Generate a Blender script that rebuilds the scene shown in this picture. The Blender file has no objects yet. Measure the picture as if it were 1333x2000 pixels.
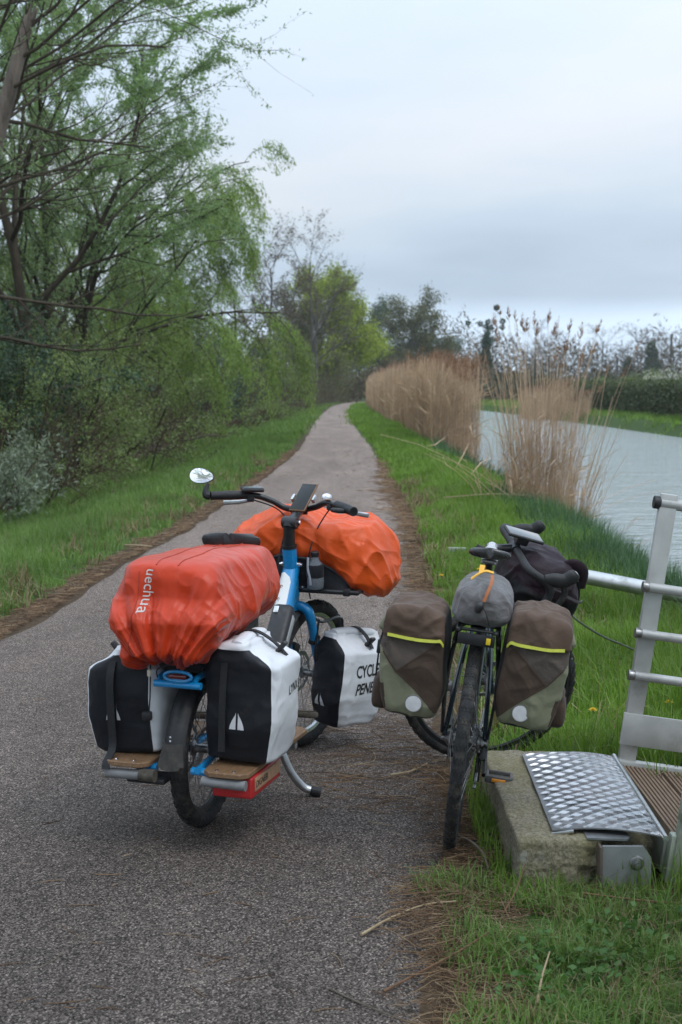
import bpy, bmesh, math, random
import numpy as np
from mathutils import Vector, Matrix

SC = bpy.context.scene
COL = SC.collection
R = math.radians

# ------------------------------------------------------------------ camera
cam_d = bpy.data.cameras.new('camera')
cam = bpy.data.objects.new('camera', cam_d)
COL.objects.link(cam)
cam_d.sensor_fit = 'VERTICAL'
cam_d.sensor_height = 36.0
cam_d.sensor_width = 24.0
cam_d.lens = 50.0
cam_d.clip_start = 0.1
cam_d.clip_end = 3000.0
cam.location = (0, 0, 1.5)
cam.rotation_euler = (R(90) - math.atan(245 / 2777.78), 0, 0)
cam_d.dof.use_dof = True
cam_d.dof.focus_distance = 5.0
cam_d.dof.aperture_fstop = 6.3
SC.camera = cam

# ------------------------------------------------------------------ sky
SUN_EL, SUN_ROT = 56.0, 128.0          # degrees; rotation measured clockwise from +Y
world = bpy.data.worlds.new('World')
SC.world = world
world.use_nodes = True
wt = world.node_tree
wt.nodes.clear()


def wn(t, **kw):
    n = wt.nodes.new(t)
    for k, v in kw.items():
        setattr(n, k, v)
    return n


def wl(a, b):
    wt.links.new(a, b)


w_out = wn('ShaderNodeOutputWorld')
w_bg = wn('ShaderNodeBackground')
w_bg.inputs['Strength'].default_value = 1.08
w_sky = wn('ShaderNodeTexSky', sky_type='NISHITA')
w_sky.sun_disc = False
w_sky.sun_elevation = R(SUN_EL)
w_sky.sun_rotation = R(SUN_ROT)
w_sky.air_density = 1.0
w_sky.dust_density = 2.0
w_skys = wn('ShaderNodeVectorMath', operation='SCALE')
w_skys.inputs['Scale'].default_value = 0.10
wl(w_sky.outputs[0], w_skys.inputs[0])
w_tc = wn('ShaderNodeTexCoord')
w_sep = wn('ShaderNodeSeparateXYZ')
wl(w_tc.outputs['Generated'], w_sep.inputs[0])
# cloud layer: project direction on a high plane so clouds flatten to the horizon
w_zc = wn('ShaderNodeMath', operation='MAXIMUM'); w_zc.inputs[1].default_value = 0.0
wl(w_sep.outputs[2], w_zc.inputs[0])
w_za = wn('ShaderNodeMath', operation='ADD'); w_za.inputs[1].default_value = 0.16
wl(w_zc.outputs[0], w_za.inputs[0])
w_dx = wn('ShaderNodeMath', operation='DIVIDE'); w_dy = wn('ShaderNodeMath', operation='DIVIDE')
wl(w_sep.outputs[0], w_dx.inputs[0]); wl(w_za.outputs[0], w_dx.inputs[1])
wl(w_sep.outputs[1], w_dy.inputs[0]); wl(w_za.outputs[0], w_dy.inputs[1])
w_cmb = wn('ShaderNodeCombineXYZ')
wl(w_dx.outputs[0], w_cmb.inputs[0]); wl(w_dy.outputs[0], w_cmb.inputs[1])
w_cmb.inputs[2].default_value = 9.7
w_n1 = wn('ShaderNodeTexNoise')
w_n1.inputs['Scale'].default_value = 0.50
w_n1.inputs['Detail'].default_value = 5.0
w_n1.inputs['Roughness'].default_value = 0.48
w_n1.inputs['Distortion'].default_value = 0.25
wl(w_cmb.outputs[0], w_n1.inputs['Vector'])
w_rmp = wn('ShaderNodeValToRGB')
cr = w_rmp.color_ramp
cr.elements[0].position = 0.30; cr.elements[0].color = (0.355, 0.44, 0.545, 1)
cr.elements[1].position = 0.72; cr.elements[1].color = (0.655, 0.685, 0.725, 1)
e = cr.elements.new(0.5); e.color = (0.475, 0.57, 0.675, 1)
wl(w_n1.outputs['Fac'], w_rmp.inputs['Fac'])
# overcast luminance: zenith brighter than the horizon
w_lr = wn('ShaderNodeValToRGB')
le_ = w_lr.color_ramp.elements
for k_, (p_, v_) in enumerate(((0.0, 1.80), (0.044, 1.72), (0.062, 1.16), (0.10, 1.03), (0.33, 1.48), (1.0, 3.0))):
    el_ = le_[k_] if k_ < 2 else le_.new(p_)
    el_.position = p_; el_.color = (v_ / 3, v_ / 3, v_ / 3, 1)
wl(w_zc.outputs[0], w_lr.inputs['Fac'])
w_lum = wn('ShaderNodeMath', operation='MULTIPLY'); w_lum.inputs[1].default_value = 3.0
wl(w_lr.outputs[0], w_lum.inputs[0])
w_cl = wn('ShaderNodeVectorMath', operation='SCALE')
wl(w_rmp.outputs[0], w_cl.inputs[0]); wl(w_lum.outputs[0], w_cl.inputs['Scale'])
w_mix = wn('ShaderNodeMix', data_type='RGBA')
w_mix.inputs['Factor'].default_value = 0.90
wl(w_skys.outputs[0], w_mix.inputs['A']); wl(w_cl.outputs[0], w_mix.inputs['B'])
wl(w_mix.outputs['Result'], w_bg.inputs['Color'])
wl(w_bg.outputs[0], w_out.inputs['Surface'])

# ------------------------------------------------------------------ sun behind thin cloud
sun_d = bpy.data.lights.new('sun', 'SUN')
sun_d.energy = 0.9
sun_d.angle = R(20)
sun_d.color = (1.0, 0.96, 0.90)
sun = bpy.data.objects.new('sun', sun_d)
COL.objects.link(sun)
sdir = Vector((math.sin(R(SUN_ROT)) * math.cos(R(SUN_EL)), math.cos(R(SUN_ROT)) * math.cos(R(SUN_EL)), math.sin(R(SUN_EL))))
sun.rotation_euler = sdir.to_track_quat('Z', 'Y').to_euler()
sun.location = sdir * 60

# ------------------------------------------------------------------ exposure
SC.view_settings.view_transform = 'Standard'
SC.view_settings.look = 'None'
SC.view_settings.exposure = 0.22
SC.view_settings.gamma = 1.0
SC.view_settings.use_curve_mapping = False
SC.cycles.max_bounces = 8
SC.cycles.transparent_max_bounces = 12
SC.cycles.use_denoising = True

# ------------------------------------------------------------------ object helpers


def tag(o, label=None, cat=None, group=None, kind=None):
    if label: o['label'] = label
    if cat: o['category'] = cat
    if group: o['group'] = group
    if kind: o['kind'] = kind
    return o


def empty(name, mat4=None, loc=None, label=None, cat=None, group=None):
    o = bpy.data.objects.new(name, None)
    COL.objects.link(o)
    o.empty_display_size = 0.05
    if mat4 is not None:
        o.matrix_world = mat4
    if loc is not None:
        o.location = loc
    return tag(o, label, cat, group)


def mk(name, V, F, mat, parent=None, smooth=True, mats=None, fm=None):
    """V (n,3) array, F list of faces or (m,3)/(m,4) int array -> linked mesh object"""
    me = bpy.data.meshes.new(name)
    V = np.asarray(V, dtype=np.float32)
    if isinstance(F, np.ndarray):
        m, k = F.shape
        me.vertices.add(len(V)); me.vertices.foreach_set('co', V.ravel())
        me.loops.add(m * k); me.loops.foreach_set('vertex_index', F.astype(np.int32).ravel())
        me.polygons.add(m)
        me.polygons.foreach_set('loop_start', np.arange(0, m * k, k, dtype=np.int32))
        me.polygons.foreach_set('loop_total', np.full(m, k, dtype=np.int32))
        me.update(calc_edges=True)
    else:
        me.from_pydata([tuple(map(float, v)) for v in V], [], [tuple(int(i) for i in f) for f in F])
        me.update()
    if mats:
        for m_ in mats: me.materials.append(m_)
        if fm is not None:
            me.polygons.foreach_set('material_index', np.asarray(fm, dtype=np.int32))
    elif mat is not None:
        me.materials.append(mat)
    if smooth is not False:
        me.polygons.foreach_set('use_smooth', np.ones(len(me.polygons), dtype=bool))
        if smooth is not True:
            try: me.set_sharp_from_angle(angle=R(float(smooth)))
            except Exception: pass
    o = bpy.data.objects.new(name, me)
    COL.objects.link(o)
    if parent is not None: o.parent = parent
    return o


def crom(pts, n=6, closed=False):
    """Catmull-Rom resample"""
    P = np.asarray(pts, float)
    if len(P) < 3: return P
    out = []
    m = len(P)
    rng_ = range(m if closed else m - 1)
    for i in rng_:
        if closed:
            p0, p1, p2, p3 = P[(i - 1) % m], P[i], P[(i + 1) % m], P[(i + 2) % m]
        else:
            p1, p2 = P[i], P[i + 1]
            p0 = P[i - 1] if i > 0 else 2 * p1 - p2
            p3 = P[i + 2] if i + 2 < m else 2 * p2 - p1
        for t in np.arange(n) / n:
            out.append(0.5 * ((2 * p1) + (-p0 + p2) * t + (2 * p0 - 5 * p1 + 4 * p2 - p3) * t * t + (-p0 + 3 * p1 - 3 * p2 + p3) * t ** 3))
    if not closed: out.append(P[-1])
    return np.array(out)


class MB:
    """collects shapes, then builds ONE mesh object"""

    def __init__(self):
        self.V = []; self.F = []; self.n = 0

    def add(self, V, F):
        V = np.asarray(V, float)
        self.V.append(V)
        k = self.n
        self.F.extend([tuple(int(i) + k for i in f) for f in F])
        self.n += len(V)
        return self

    def tube(self, pts, r, n=10, sm=0, caps=True, closed=False, sq=None):
        P = np.asarray(pts, float)
        rr = np.full(len(P), r, float) if np.isscalar(r) else np.asarray(r, float)
        if sm:
            rr4 = np.column_stack([P, rr]); rr4 = crom(rr4, sm, closed); P, rr = rr4[:, :3], rr4[:, 3]
        m = len(P)
        if closed:
            T = np.roll(P, -1, 0) - np.roll(P, 1, 0)
        else:
            T = np.gradient(P, axis=0)
        T /= np.maximum(np.linalg.norm(T, axis=1, keepdims=True), 1e-9)
        a = np.array([0, 0, 1.0]) if abs(T[0][2]) < 0.9 else np.array([1.0, 0, 0])
        N = a - T[0] * (a @ T[0]); N /= np.linalg.norm(N)
        V = []
        ang = np.arange(n) * 2 * math.pi / n + (math.pi / n if n == 4 else 0)
        c, s = np.cos(ang), np.sin(ang)
        if sq is not None:
            c = np.sign(c) * np.abs(c) ** sq[2] * sq[0]; s = np.sign(s) * np.abs(s) ** sq[2] * sq[1]
        for i in range(m):
            if i:
                N = N - T[i] * (N @ T[i]); N /= max(np.linalg.norm(N), 1e-9)
            B = np.cross(T[i], N)
            V.append(P[i] + rr[i] * (c[:, None] * N + s[:, None] * B))
        V = np.concatenate(V)
        F = []
        for i in range(m if closed else m - 1):
            j = (i + 1) % m
            for k in range(n):
                k2 = (k + 1) % n
                F.append((i * n + k, i * n + k2, j * n + k2, j * n + k))
        if caps and not closed:
            F.append(tuple(reversed(range(n)))); F.append(tuple((m - 1) * n + k for k in range(n)))
        return self.add(V, F)

    def box(self, c, s, rot=None, bev=0.0, seg=2):
        if bev > 0:
            bm = bmesh.new()
            bmesh.ops.create_cube(bm, size=1.0)
            for v in bm.verts: v.co = Vector((v.co[0] * s[0], v.co[1] * s[1], v.co[2] * s[2]))
            bmesh.ops.bevel(bm, geom=list(bm.edges), offset=bev, segments=seg, affect='EDGES', profile=0.5)
            bm.verts.index_update()
            V = np.array([v.co[:] for v in bm.verts]); F = [tuple(v.index for v in f.verts) for f in bm.faces]
            bm.free()
        else:
            V = np.array([(x, y, z) for x in (-.5, .5) for y in (-.5, .5) for z in (-.5, .5)]) * np.asarray(s, float)
            F = [(0, 1, 3, 2), (4, 6, 7, 5), (0, 4, 5, 1), (2, 3, 7, 6), (0, 2, 6, 4), (1, 5, 7, 3)]
        if rot is not None:
            V = V @ np.asarray(rot_m(rot)).T
        return self.add(V + np.asarray(c, float), F)

    def lathe(self, prof, c=(0, 0, 0), axis=(0, 0, 1), n=24):
        """prof: list of (radius, height along axis)"""
        ax = np.asarray(axis, float); ax /= np.linalg.norm(ax)
        a = np.array([1.0, 0, 0]) if abs(ax[0]) < 0.9 else np.array([0, 1.0, 0])
        u = np.cross(ax, a); u /= np.linalg.norm(u); v = np.cross(ax, u)
        V = []
        for r_, h in prof:
            for k in range(n):
                t = 2 * math.pi * k / n
                V.append(np.asarray(c, float) + ax * h + r_ * (math.cos(t) * u + math.sin(t) * v))
        F = []
        m = len(prof)
        for i in range(m - 1):
            for k in range(n):
                k2 = (k + 1) % n
                F.append((i * n + k, i * n + k2, (i + 1) * n + k2, (i + 1) * n + k))
        F.append(tuple(reversed(range(n)))); F.append(tuple((m - 1) * n + k for k in range(n)))
        return self.add(V, F)

    def grid(self, P, cu=False, cv=False):
        """P (nu,nv,3)"""
        nu, nv, _ = P.shape
        F = []
        for i in range(nu if cu else nu - 1):
            for j in range(nv if cv else nv - 1):
                i2, j2 = (i + 1) % nu, (j + 1) % nv
                F.append((i * nv + j, i2 * nv + j, i2 * nv + j2, i * nv + j2))
        return self.add(P.reshape(-1, 3), F)

    def prism(self, poly, axis, a, b):
        """poly 2-D outline (list), extruded along axis index from a to b; axes order cyclic"""
        n = len(poly)
        V = []
        o1, o2 = [(1, 2), (0, 2), (0, 1)][axis]
        for h in (a, b):
            for p in poly:
                q = [0, 0, 0]; q[axis] = h; q[o1] = p[0]; q[o2] = p[1]
                V.append(q)
        F = [tuple(range(n)), tuple(reversed(range(n, 2 * n)))] + [(i, n + i, n + (i + 1) % n, (i + 1) % n) for i in range(n)]
        return self.add(V, F)

    def xf(self, M):
        M = np.asarray(M)
        self.V = [v @ M[:3, :3].T + M[:3, 3] for v in self.V]
        return self

    def build(self, name, mat, parent=None, smooth=35, fixn=True):
        V = np.concatenate(self.V)
        o = mk(name, V, self.F, mat, parent, smooth=False)
        me = o.data
        if fixn and len(self.F) < 60000:
            bm = bmesh.new(); bm.from_mesh(me)
            bmesh.ops.recalc_face_normals(bm, faces=bm.faces)
            bm.to_mesh(me); bm.free()
        if smooth is not False:
            me.polygons.foreach_set('use_smooth', np.ones(len(me.polygons), dtype=bool))
            if smooth is not True:
                me.set_sharp_from_angle(angle=R(float(smooth)))
        return o


def rot_m(rot):
    """rot: 3x3 or euler degrees tuple"""
    a = np.asarray(rot, float)
    if a.shape == (3, 3): return a
    return np.array(Matrix.Rotation(R(a[2]), 3, 'Z') @ Matrix.Rotation(R(a[1]), 3, 'Y') @ Matrix.Rotation(R(a[0]), 3, 'X'))


def bez(p0, p1, p2, n=8):
    t = np.linspace(0, 1, n)[:, None]
    return (1 - t) ** 2 * np.asarray(p0, float) + 2 * t * (1 - t) * np.asarray(p1, float) + t * t * np.asarray(p2, float)


# ------------------------------------------------------------------ vectorised noise
_rs = np.random.RandomState(11)
_PERM = _rs.permutation(512)
_GR = _rs.normal(size=(512, 3)); _GR /= np.linalg.norm(_GR, axis=1, keepdims=True)


def perlin(P):
    P = np.asarray(P, float)
    I = np.floor(P).astype(int); f = P - I
    w = f * f * f * (f * (f * 6 - 15) + 10)
    out = 0
    for dx in (0, 1):
        for dy in (0, 1):
            for dz in (0, 1):
                h = _PERM[(_PERM[(_PERM[(I[..., 0] + dx) % 512] + I[..., 1] + dy) % 512] + I[..., 2] + dz) % 512]
                g = _GR[h]
                d = (f[..., 0] - dx) * g[..., 0] + (f[..., 1] - dy) * g[..., 1] + (f[..., 2] - dz) * g[..., 2]
                wt_ = (w[..., 0] if dx else 1 - w[..., 0]) * (w[..., 1] if dy else 1 - w[..., 1]) * (w[..., 2] if dz else 1 - w[..., 2])
                out = out + d * wt_
    return out * 1.5


def smooth01(a, b, x):
    t = np.clip((x - a) / (b - a), 0, 1)
    return t * t * (3 - 2 * t)


# ------------------------------------------------------------------ materials
class NT:
    def __init__(self, name):
        self.m = bpy.data.materials.new(name)
        self.m.use_nodes = True
        self.t = self.m.node_tree
        self.t.nodes.clear()
        self.out = self.n('ShaderNodeOutputMaterial')
        self.p = self.n('ShaderNodeBsdfPrincipled')
        self.l(self.p.outputs[0], self.out.inputs['Surface'])
        self._tc = None

    def n(self, t, **kw):
        nd = self.t.nodes.new(t)
        for k, v in kw.items():
            setattr(nd, k, v)
        return nd

    def l(self, a, b):
        self.t.links.new(a, b)

    def co(self, which='Object', scale=None):
        if self._tc is None: self._tc = self.n('ShaderNodeTexCoord')
        o = self._tc.outputs[which]
        if scale is not None:
            mp = self.n('ShaderNodeMapping'); mp.inputs['Scale'].default_value = scale
            self.l(o, mp.inputs[0]); o = mp.outputs[0]
        return o

    def noise(self, sc, det=4, rough=0.55, co=None, dist=0.0):
        nd = self.n('ShaderNodeTexNoise')
        nd.inputs['Scale'].default_value = sc; nd.inputs['Detail'].default_value = det
        nd.inputs['Roughness'].default_value = rough; nd.inputs['Distortion'].default_value = dist
        self.l(co if co is not None else self.co(), nd.inputs['Vector'])
        return nd.outputs['Fac']

    def ramp(self, fac, stops):
        nd = self.n('ShaderNodeValToRGB')
        el = nd.color_ramp.elements
        while len(el) < len(stops): el.new(0.5)
        for e_, (p, c) in zip(el, stops):
            e_.position = p
            e_.color = (*c, 1) if not np.isscalar(c) else (c, c, c, 1)
        self.l(fac, nd.inputs[0])
        return nd.outputs[0]

    def mix(self, fac, a, b, mode='MIX'):
        nd = self.n('ShaderNodeMix', data_type='RGBA', blend_type=mode)
        for s, v in (('Factor', fac), ('A', a), ('B', b)):
            if hasattr(v, 'is_linked'): self.l(v, nd.inputs[s])
            elif s == 'Factor': nd.inputs[s].default_value = v
            else: nd.inputs[s].default_value = (*v, 1)
        return nd.outputs['Result']

    def math(self, op, a, b=None):
        nd = self.n('ShaderNodeMath', operation=op)
        for i, v in enumerate((a, b)):
            if v is None: continue
            if hasattr(v, 'is_linked'): self.l(v, nd.inputs[i])
            else: nd.inputs[i].default_value = v
        return nd.outputs[0]

    def bump(self, h, strength=0.3, dist=0.01, prev=None):
        nd = self.n('ShaderNodeBump')
        nd.inputs['Strength'].default_value = strength; nd.inputs['Distance'].default_value = dist
        self.l(h, nd.inputs['Height'])
        if prev is not None: self.l(prev, nd.inputs['Normal'])
        return nd.outputs[0]

    def set(self, **kw):
        for k, v in kw.items():
            s = self.p.inputs[k.replace('_', ' ')]
            if hasattr(v, 'is_linked'): self.l(v, s)
            else: s.default_value = (*v, 1) if isinstance(v, tuple) and len(v) == 3 and s.type == 'RGBA' else v
        return self


MATS = {}


def surf(name, col, rough=0.5, metal=0.0, var=0.15, vs=14.0, bump=0.0, bs=120.0, dirt=None, dirt_s=9.0, dirt_amt=0.45, spec=0.5, coat=0.0, aniso=None):
    """plain procedural surface: mottled colour, uneven gloss, optional bump and dirt"""
    if name in MATS: return MATS[name]
    t = NT(name)
    c = np.array(col, float)
    nz = t.noise(vs, 5, 0.6)
    base = t.ramp(nz, [(0.3, tuple(c * (1 - var))), (0.7, tuple(np.minimum(c * (1 + var), 1)))])
    if dirt is not None:
        d = t.ramp(t.noise(dirt_s, 6, 0.7), [(0.62 - dirt_amt * 0.4, 0.0), (0.62 - dirt_amt * 0.4 + 0.22, 1.0)])
        base = t.mix(t.math('MULTIPLY', d, 0.85), base, dirt)
    t.set(Base_Color=base, Metallic=metal)
    r = t.ramp(t.noise(vs * 2.3, 4), [(0.3, max(rough - 0.08, 0.02)), (0.7, min(rough + 0.1, 1.0))])
    t.set(Roughness=r)
    t.p.inputs['Specular IOR Level'].default_value = spec
    t.p.inputs['Coat Weight'].default_value = coat
    if bump > 0:
        t.set(Normal=t.bump(t.noise(bs, 4), bump, 0.004))
    MATS[name] = t.m
    return t.m


def leafmat(name, cols, trans=0.35, rough=0.5):
    """foliage: colour picked per leaf, some light passes through"""
    if name in MATS: return MATS[name]
    t = NT(name)
    g = t.n('ShaderNodeNewGeometry')
    k = len(cols)
    base = t.ramp(g.outputs['Random Per Island'], [(i / (k - 1), c) for i, c in enumerate(cols)])
    nz = t.ramp(t.noise(0.9, 3), [(0.35, 0.72), (0.65, 1.18)])
    base = t.mix(1.0, base, nz, 'MULTIPLY')
    t.set(Base_Color=base, Roughness=rough)
    t.p.inputs['Specular IOR Level'].default_value = 0.3
    tr = t.n('ShaderNodeBsdfTranslucent')
    t.l(t.mix(1.0, base, (1.0, 1.0, 0.55), 'MULTIPLY'), tr.inputs['Color'])
    ms = t.n('ShaderNodeMixShader'); ms.inputs[0].default_value = trans
    t.l(t.p.outputs[0], ms.inputs[1]); t.l(tr.outputs[0], ms.inputs[2])
    t.l(ms.outputs[0], t.out.inputs['Surface'])
    MATS[name] = t.m
    return t.m

# ================================================================== terrain
LE = np.array([(0, -2.12), (3, -2.12), (6, -2.09), (8.5, -2.065), (9.3, -1.99), (10.7, -1.93), (12.1, -1.89), (13.5, -1.80), (14.7, -1.66), (17, -1.60), (22, -1.36),
               (29.6, -1.14), (35.8, -1.03), (50, -1.10), (70, -1.16), (90, -1.0), (105, -0.82), (120, -0.30), (140, 1.2), (165, 5.0)])
RE = np.array([(0, 0.12), (3.2, 0.21), (4.3, 0.36), (6, 0.50), (8, 0.57), (10.2, 0.60), (11.7, 0.65), (13.2, 0.69), (14.7, 0.72), (16.2, 0.78), (17.8, 0.80), (19, 0.80),
               (22.8, 0.79), (28, 0.82), (31, 0.80), (36.7, 0.78), (43.6, 0.67), (56, 0.52), (70, 0.45), (93, 0.60), (105, 0.80), (120, 1.25), (140, 3.0), (165, 7.2)])


def left_edge(y): return np.interp(y, LE[:, 0], LE[:, 1])
def right_edge(y): return np.interp(y, RE[:, 0], RE[:, 1])
def far_bank(y): return np.interp(y, [0, 60, 80, 106, 150, 166, 178], [16, 15.6, 15.4, 15.0, 13.3, 8.0, 3.3])
def near_bank(y): return 3.15 + 0.12 * np.sin(y * 0.35) + 0.08 * np.sin(y * 0.9 + 1)


WATER_Z = -0.80


def terrain(x, y):
    x = np.asarray(x, float); y = np.asarray(y, float)
    z = np.zeros(np.broadcast(x, y).shape)
    le = left_edge(y)
    # left embankment falling away from the path
    z = z - 0.36 * smooth01(0.5, 2.7, le - x)
    z = z - 0.25 * smooth01(4.0, 9.0, le - x) + 0.7 * smooth01(14.0, 40.0, le - x)
    # canal trench
    nb, fb = near_bank(y), far_bank(y)
    dip = -0.02 * smooth01(-1.4, -0.9, x - nb) - 0.78 * smooth01(-0.95, 0.05, x - nb) - 0.9 * smooth01(0.0, 1.3, x - nb)
    up = 0.9 * smooth01(-1.5, 0.0, x - fb) + 0.55 * smooth01(-0.1, 0.35, x - fb) + 0.2 * smooth01(0.3, 3.0, x - fb)
    can = np.where(y < 179, dip + np.where(x > 0, up, 0), 0)
    z = z + can
    n = perlin(np.stack([x * 0.7, y * 0.7, 0 * x + 0.3], -1)) * 0.035 + perlin(np.stack([x * 0.15, y * 0.15, 0 * x + 5.3], -1)) * 0.08
    off = np.maximum(left_edge(y) - x, x - right_edge(y))
    z = z + n * smooth01(0.1, 1.2, off) - 0.016
    # rising land far away so the meadow meets the tree line
    z = z + 0.6 * smooth01(150, 400, y)
    return z


xs = np.concatenate([[-340, -240, -140, -70], np.linspace(-40, -8, 24), np.linspace(-7.6, 4.6, 100), np.linspace(4.9, 22, 36), [26, 32, 45, 80, 150, 250, 340]])
ys = np.concatenate([[-60, -20, -6], np.linspace(0, 8, 50), np.linspace(8.25, 40, 70), np.linspace(40.8, 190, 60), [200, 230, 270, 330, 400, 480, 560]])
GX, GY = np.meshgrid(xs, ys, indexing='ij')
GZ = terrain(GX, GY)
gv = np.stack([GX, GY, GZ], -1).reshape(-1, 3)
nx, ny = len(xs), len(ys)
ii, jj = np.meshgrid(np.arange(nx - 1), np.arange(ny - 1), indexing='ij')
gf = np.stack([ii * ny + jj, (ii + 1) * ny + jj, (ii + 1) * ny + jj + 1, ii * ny + jj + 1], -1).reshape(-1, 4)

t = NT('ground_soil_and_turf')
pos = t.co()
big = t.noise(0.7, 5, 0.6)
fine = t.noise(38, 5, 0.7)
turf = t.ramp(fine, [(0.25, (0.022, 0.040, 0.010)), (0.55, (0.050, 0.085, 0.022)), (0.8, (0.085, 0.110, 0.038))])
soil = t.ramp(fine, [(0.25, (0.030, 0.021, 0.013)), (0.55, (0.075, 0.052, 0.033)), (0.8, (0.15, 0.105, 0.065))])
sepn = t.n('ShaderNodeSeparateXYZ'); t.l(pos, sepn.inputs[0])
xw = t.math('ADD', sepn.outputs[0], t.math('MULTIPLY', t.math('SUBTRACT', big, 0.5), 1.6))
at = t.n('ShaderNodeAttribute'); at.attribute_name = 'soil'
wood = t.ramp(t.math('ADD', at.outputs['Fac'], t.math('MULTIPLY', t.math('SUBTRACT', t.noise(9, 5, 0.7), 0.5), 0.9)), [(0.42, 0.0), (0.62, 1.0)])
patch = t.ramp(big, [(0.62, 0.0), (0.74, 0.6)])
f1 = t.math('MAXIMUM', wood, patch)
t.set(Base_Color=t.mix(f1, turf, soil), Roughness=0.95, Normal=t.bump(fine, 0.6, 0.02))
t.p.inputs['Specular IOR Level'].default_value = 0.15
ground = mk('ground', gv, gf, t.m)
# bare soil beside the asphalt, under the trees and round the concrete block
gx_, gy_ = gv[:, 0], gv[:, 1]
soil_a = np.maximum(smooth01(0.40, 0.05, left_edge(gy_) - gx_) * (gx_ < left_edge(gy_) + 0.3), smooth01(0.30, 0.02, gx_ - right_edge(gy_)) * (gx_ > right_edge(gy_) - 0.3) * np.interp(gy_, [0, 26, 40], [1, 1, 0.3]))
soil_a = np.maximum(soil_a, smooth01(2.3, 3.2, left_edge(gy_) - gx_))
soil_a = np.maximum(soil_a, ((gx_ < 1.2) & (gx_ > 0.1) & (gy_ > 4.0) & (gy_ < 5.5)) * 0.9)
sa = ground.data.attributes.new('soil', 'FLOAT', 'POINT'); sa.data.foreach_set('value', soil_a.astype(np.float32))
tag(ground, 'grassy canal embankment and woodland floor', 'ground', kind='structure')

# ------------------------------------------------------------------ asphalt path
py_ = np.concatenate([np.linspace(-4, 8, 97), np.linspace(8.2, 40, 130), np.linspace(40.6, 165, 120)])
nc = 22
PV = []
for y in py_:
    a, b = float(left_edge(y)), float(right_edge(y))
    a += 0.035 * math.sin(y * 5.1) * 0.5 + 0.03 * float(perlin(np.array([y * 1.3, 0.5, 0.2]))) + 0.02 * float(perlin(np.array([y * 5, 3.5, 0.2])))
    b += 0.085 * float(perlin(np.array([y * 1.9, 7.5, 0.2]))) * (1.0 if y < 14 else 0.5) + 0.03 * float(perlin(np.array([y * 5, 9.5, 0.2])))
    for k in range(nc):
        u = k / (nc - 1)
        x = a + (b - a) * u
        z = 0.001 + 0.007 * (1 - (2 * u - 1) ** 2) + 0.003 * float(perlin(np.array([x * 0.8, y * 0.5, 2.2])))
        if k in (0, nc - 1): z = -0.03
        PV.append((x, y, z))
PV = np.array(PV)
m_ = len(py_)
ii, jj = np.meshgrid(np.arange(m_ - 1), np.arange(nc - 1), indexing='ij')
PF = np.stack([ii * nc + jj, ii * nc + jj + 1, (ii + 1) * nc + jj + 1, (ii + 1) * nc + jj], -1).reshape(-1, 4)
t = NT('worn_asphalt')
pos = t.co()
vo = t.n('ShaderNodeTexVoronoi'); vo.inputs['Scale'].default_value = 190; t.l(pos, vo.inputs['Vector'])
bw = t.n('ShaderNodeRGBToBW'); t.l(vo.outputs['Color'], bw.inputs[0])
vo2 = t.n('ShaderNodeTexVoronoi'); vo2.inputs['Scale'].default_value = 390; t.l(pos, vo2.inputs['Vector'])
bw2 = t.n('ShaderNodeRGBToBW'); t.l(vo2.outputs['Color'], bw2.inputs[0])
stone = t.ramp(bw.outputs[0], [(0.15, (0.032, 0.0265, 0.023)), (0.42, (0.104, 0.089, 0.080)), (0.72, (0.212, 0.182, 0.165)), (0.95, (0.44, 0.385, 0.35))])
stone2 = t.ramp(bw2.outputs[0], [(0.2, 0.50), (0.8, 1.40)])
c = t.mix(0.75, stone, stone2, 'MULTIPLY')
# binder shows dark between the stones
gap = t.ramp(vo.outputs['Distance'], [(0.30, 1.0), (0.62, 0.45)])
c = t.mix(0.8, c, gap, 'MULTIPLY')
wear = t.ramp(t.noise(0.9, 4, 0.6, co=t.co('Object', (1.6, 0.35, 1))), [(0.3, 0.80), (0.7, 1.22)])
c = t.mix(1.0, c, wear, 'MULTIPLY')
wear2 = t.ramp(t.noise(7, 5, 0.7), [(0.3, 0.86), (0.7, 1.12)])
c = t.mix(1.0, c, wear2, 'MULTIPLY')
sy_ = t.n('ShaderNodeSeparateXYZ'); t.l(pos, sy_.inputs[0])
path_light = t.ramp(t.math('DIVIDE', t.math('ADD', sy_.outputs[1], t.math('MULTIPLY', t.noise(0.5, 4, 0.6), 6.0)), 40.0), [(0.15, (0.74, 0.70, 0.675)), (0.42, (1.75, 1.60, 1.50)), (0.9, (2.05, 1.86, 1.74))])
c = t.mix(1.0, c, path_light, 'MULTIPLY')   # tree shade near and grazing brightness far, painted into the colour
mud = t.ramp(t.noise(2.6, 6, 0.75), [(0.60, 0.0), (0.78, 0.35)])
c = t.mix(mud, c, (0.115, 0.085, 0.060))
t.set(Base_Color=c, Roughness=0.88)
t.p.inputs['Specular IOR Level'].default_value = 0.2
hh = t.mix(0.4, vo.outputs['Distance'], vo2.outputs['Distance'])
inv = t.math('SUBTRACT', 1.0, hh)
t.set(Normal=t.bump(inv, 0.55, 0.005))
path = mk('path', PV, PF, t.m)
tag(path, 'worn grey asphalt towpath running away along the canal', 'path', kind='structure')

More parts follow.
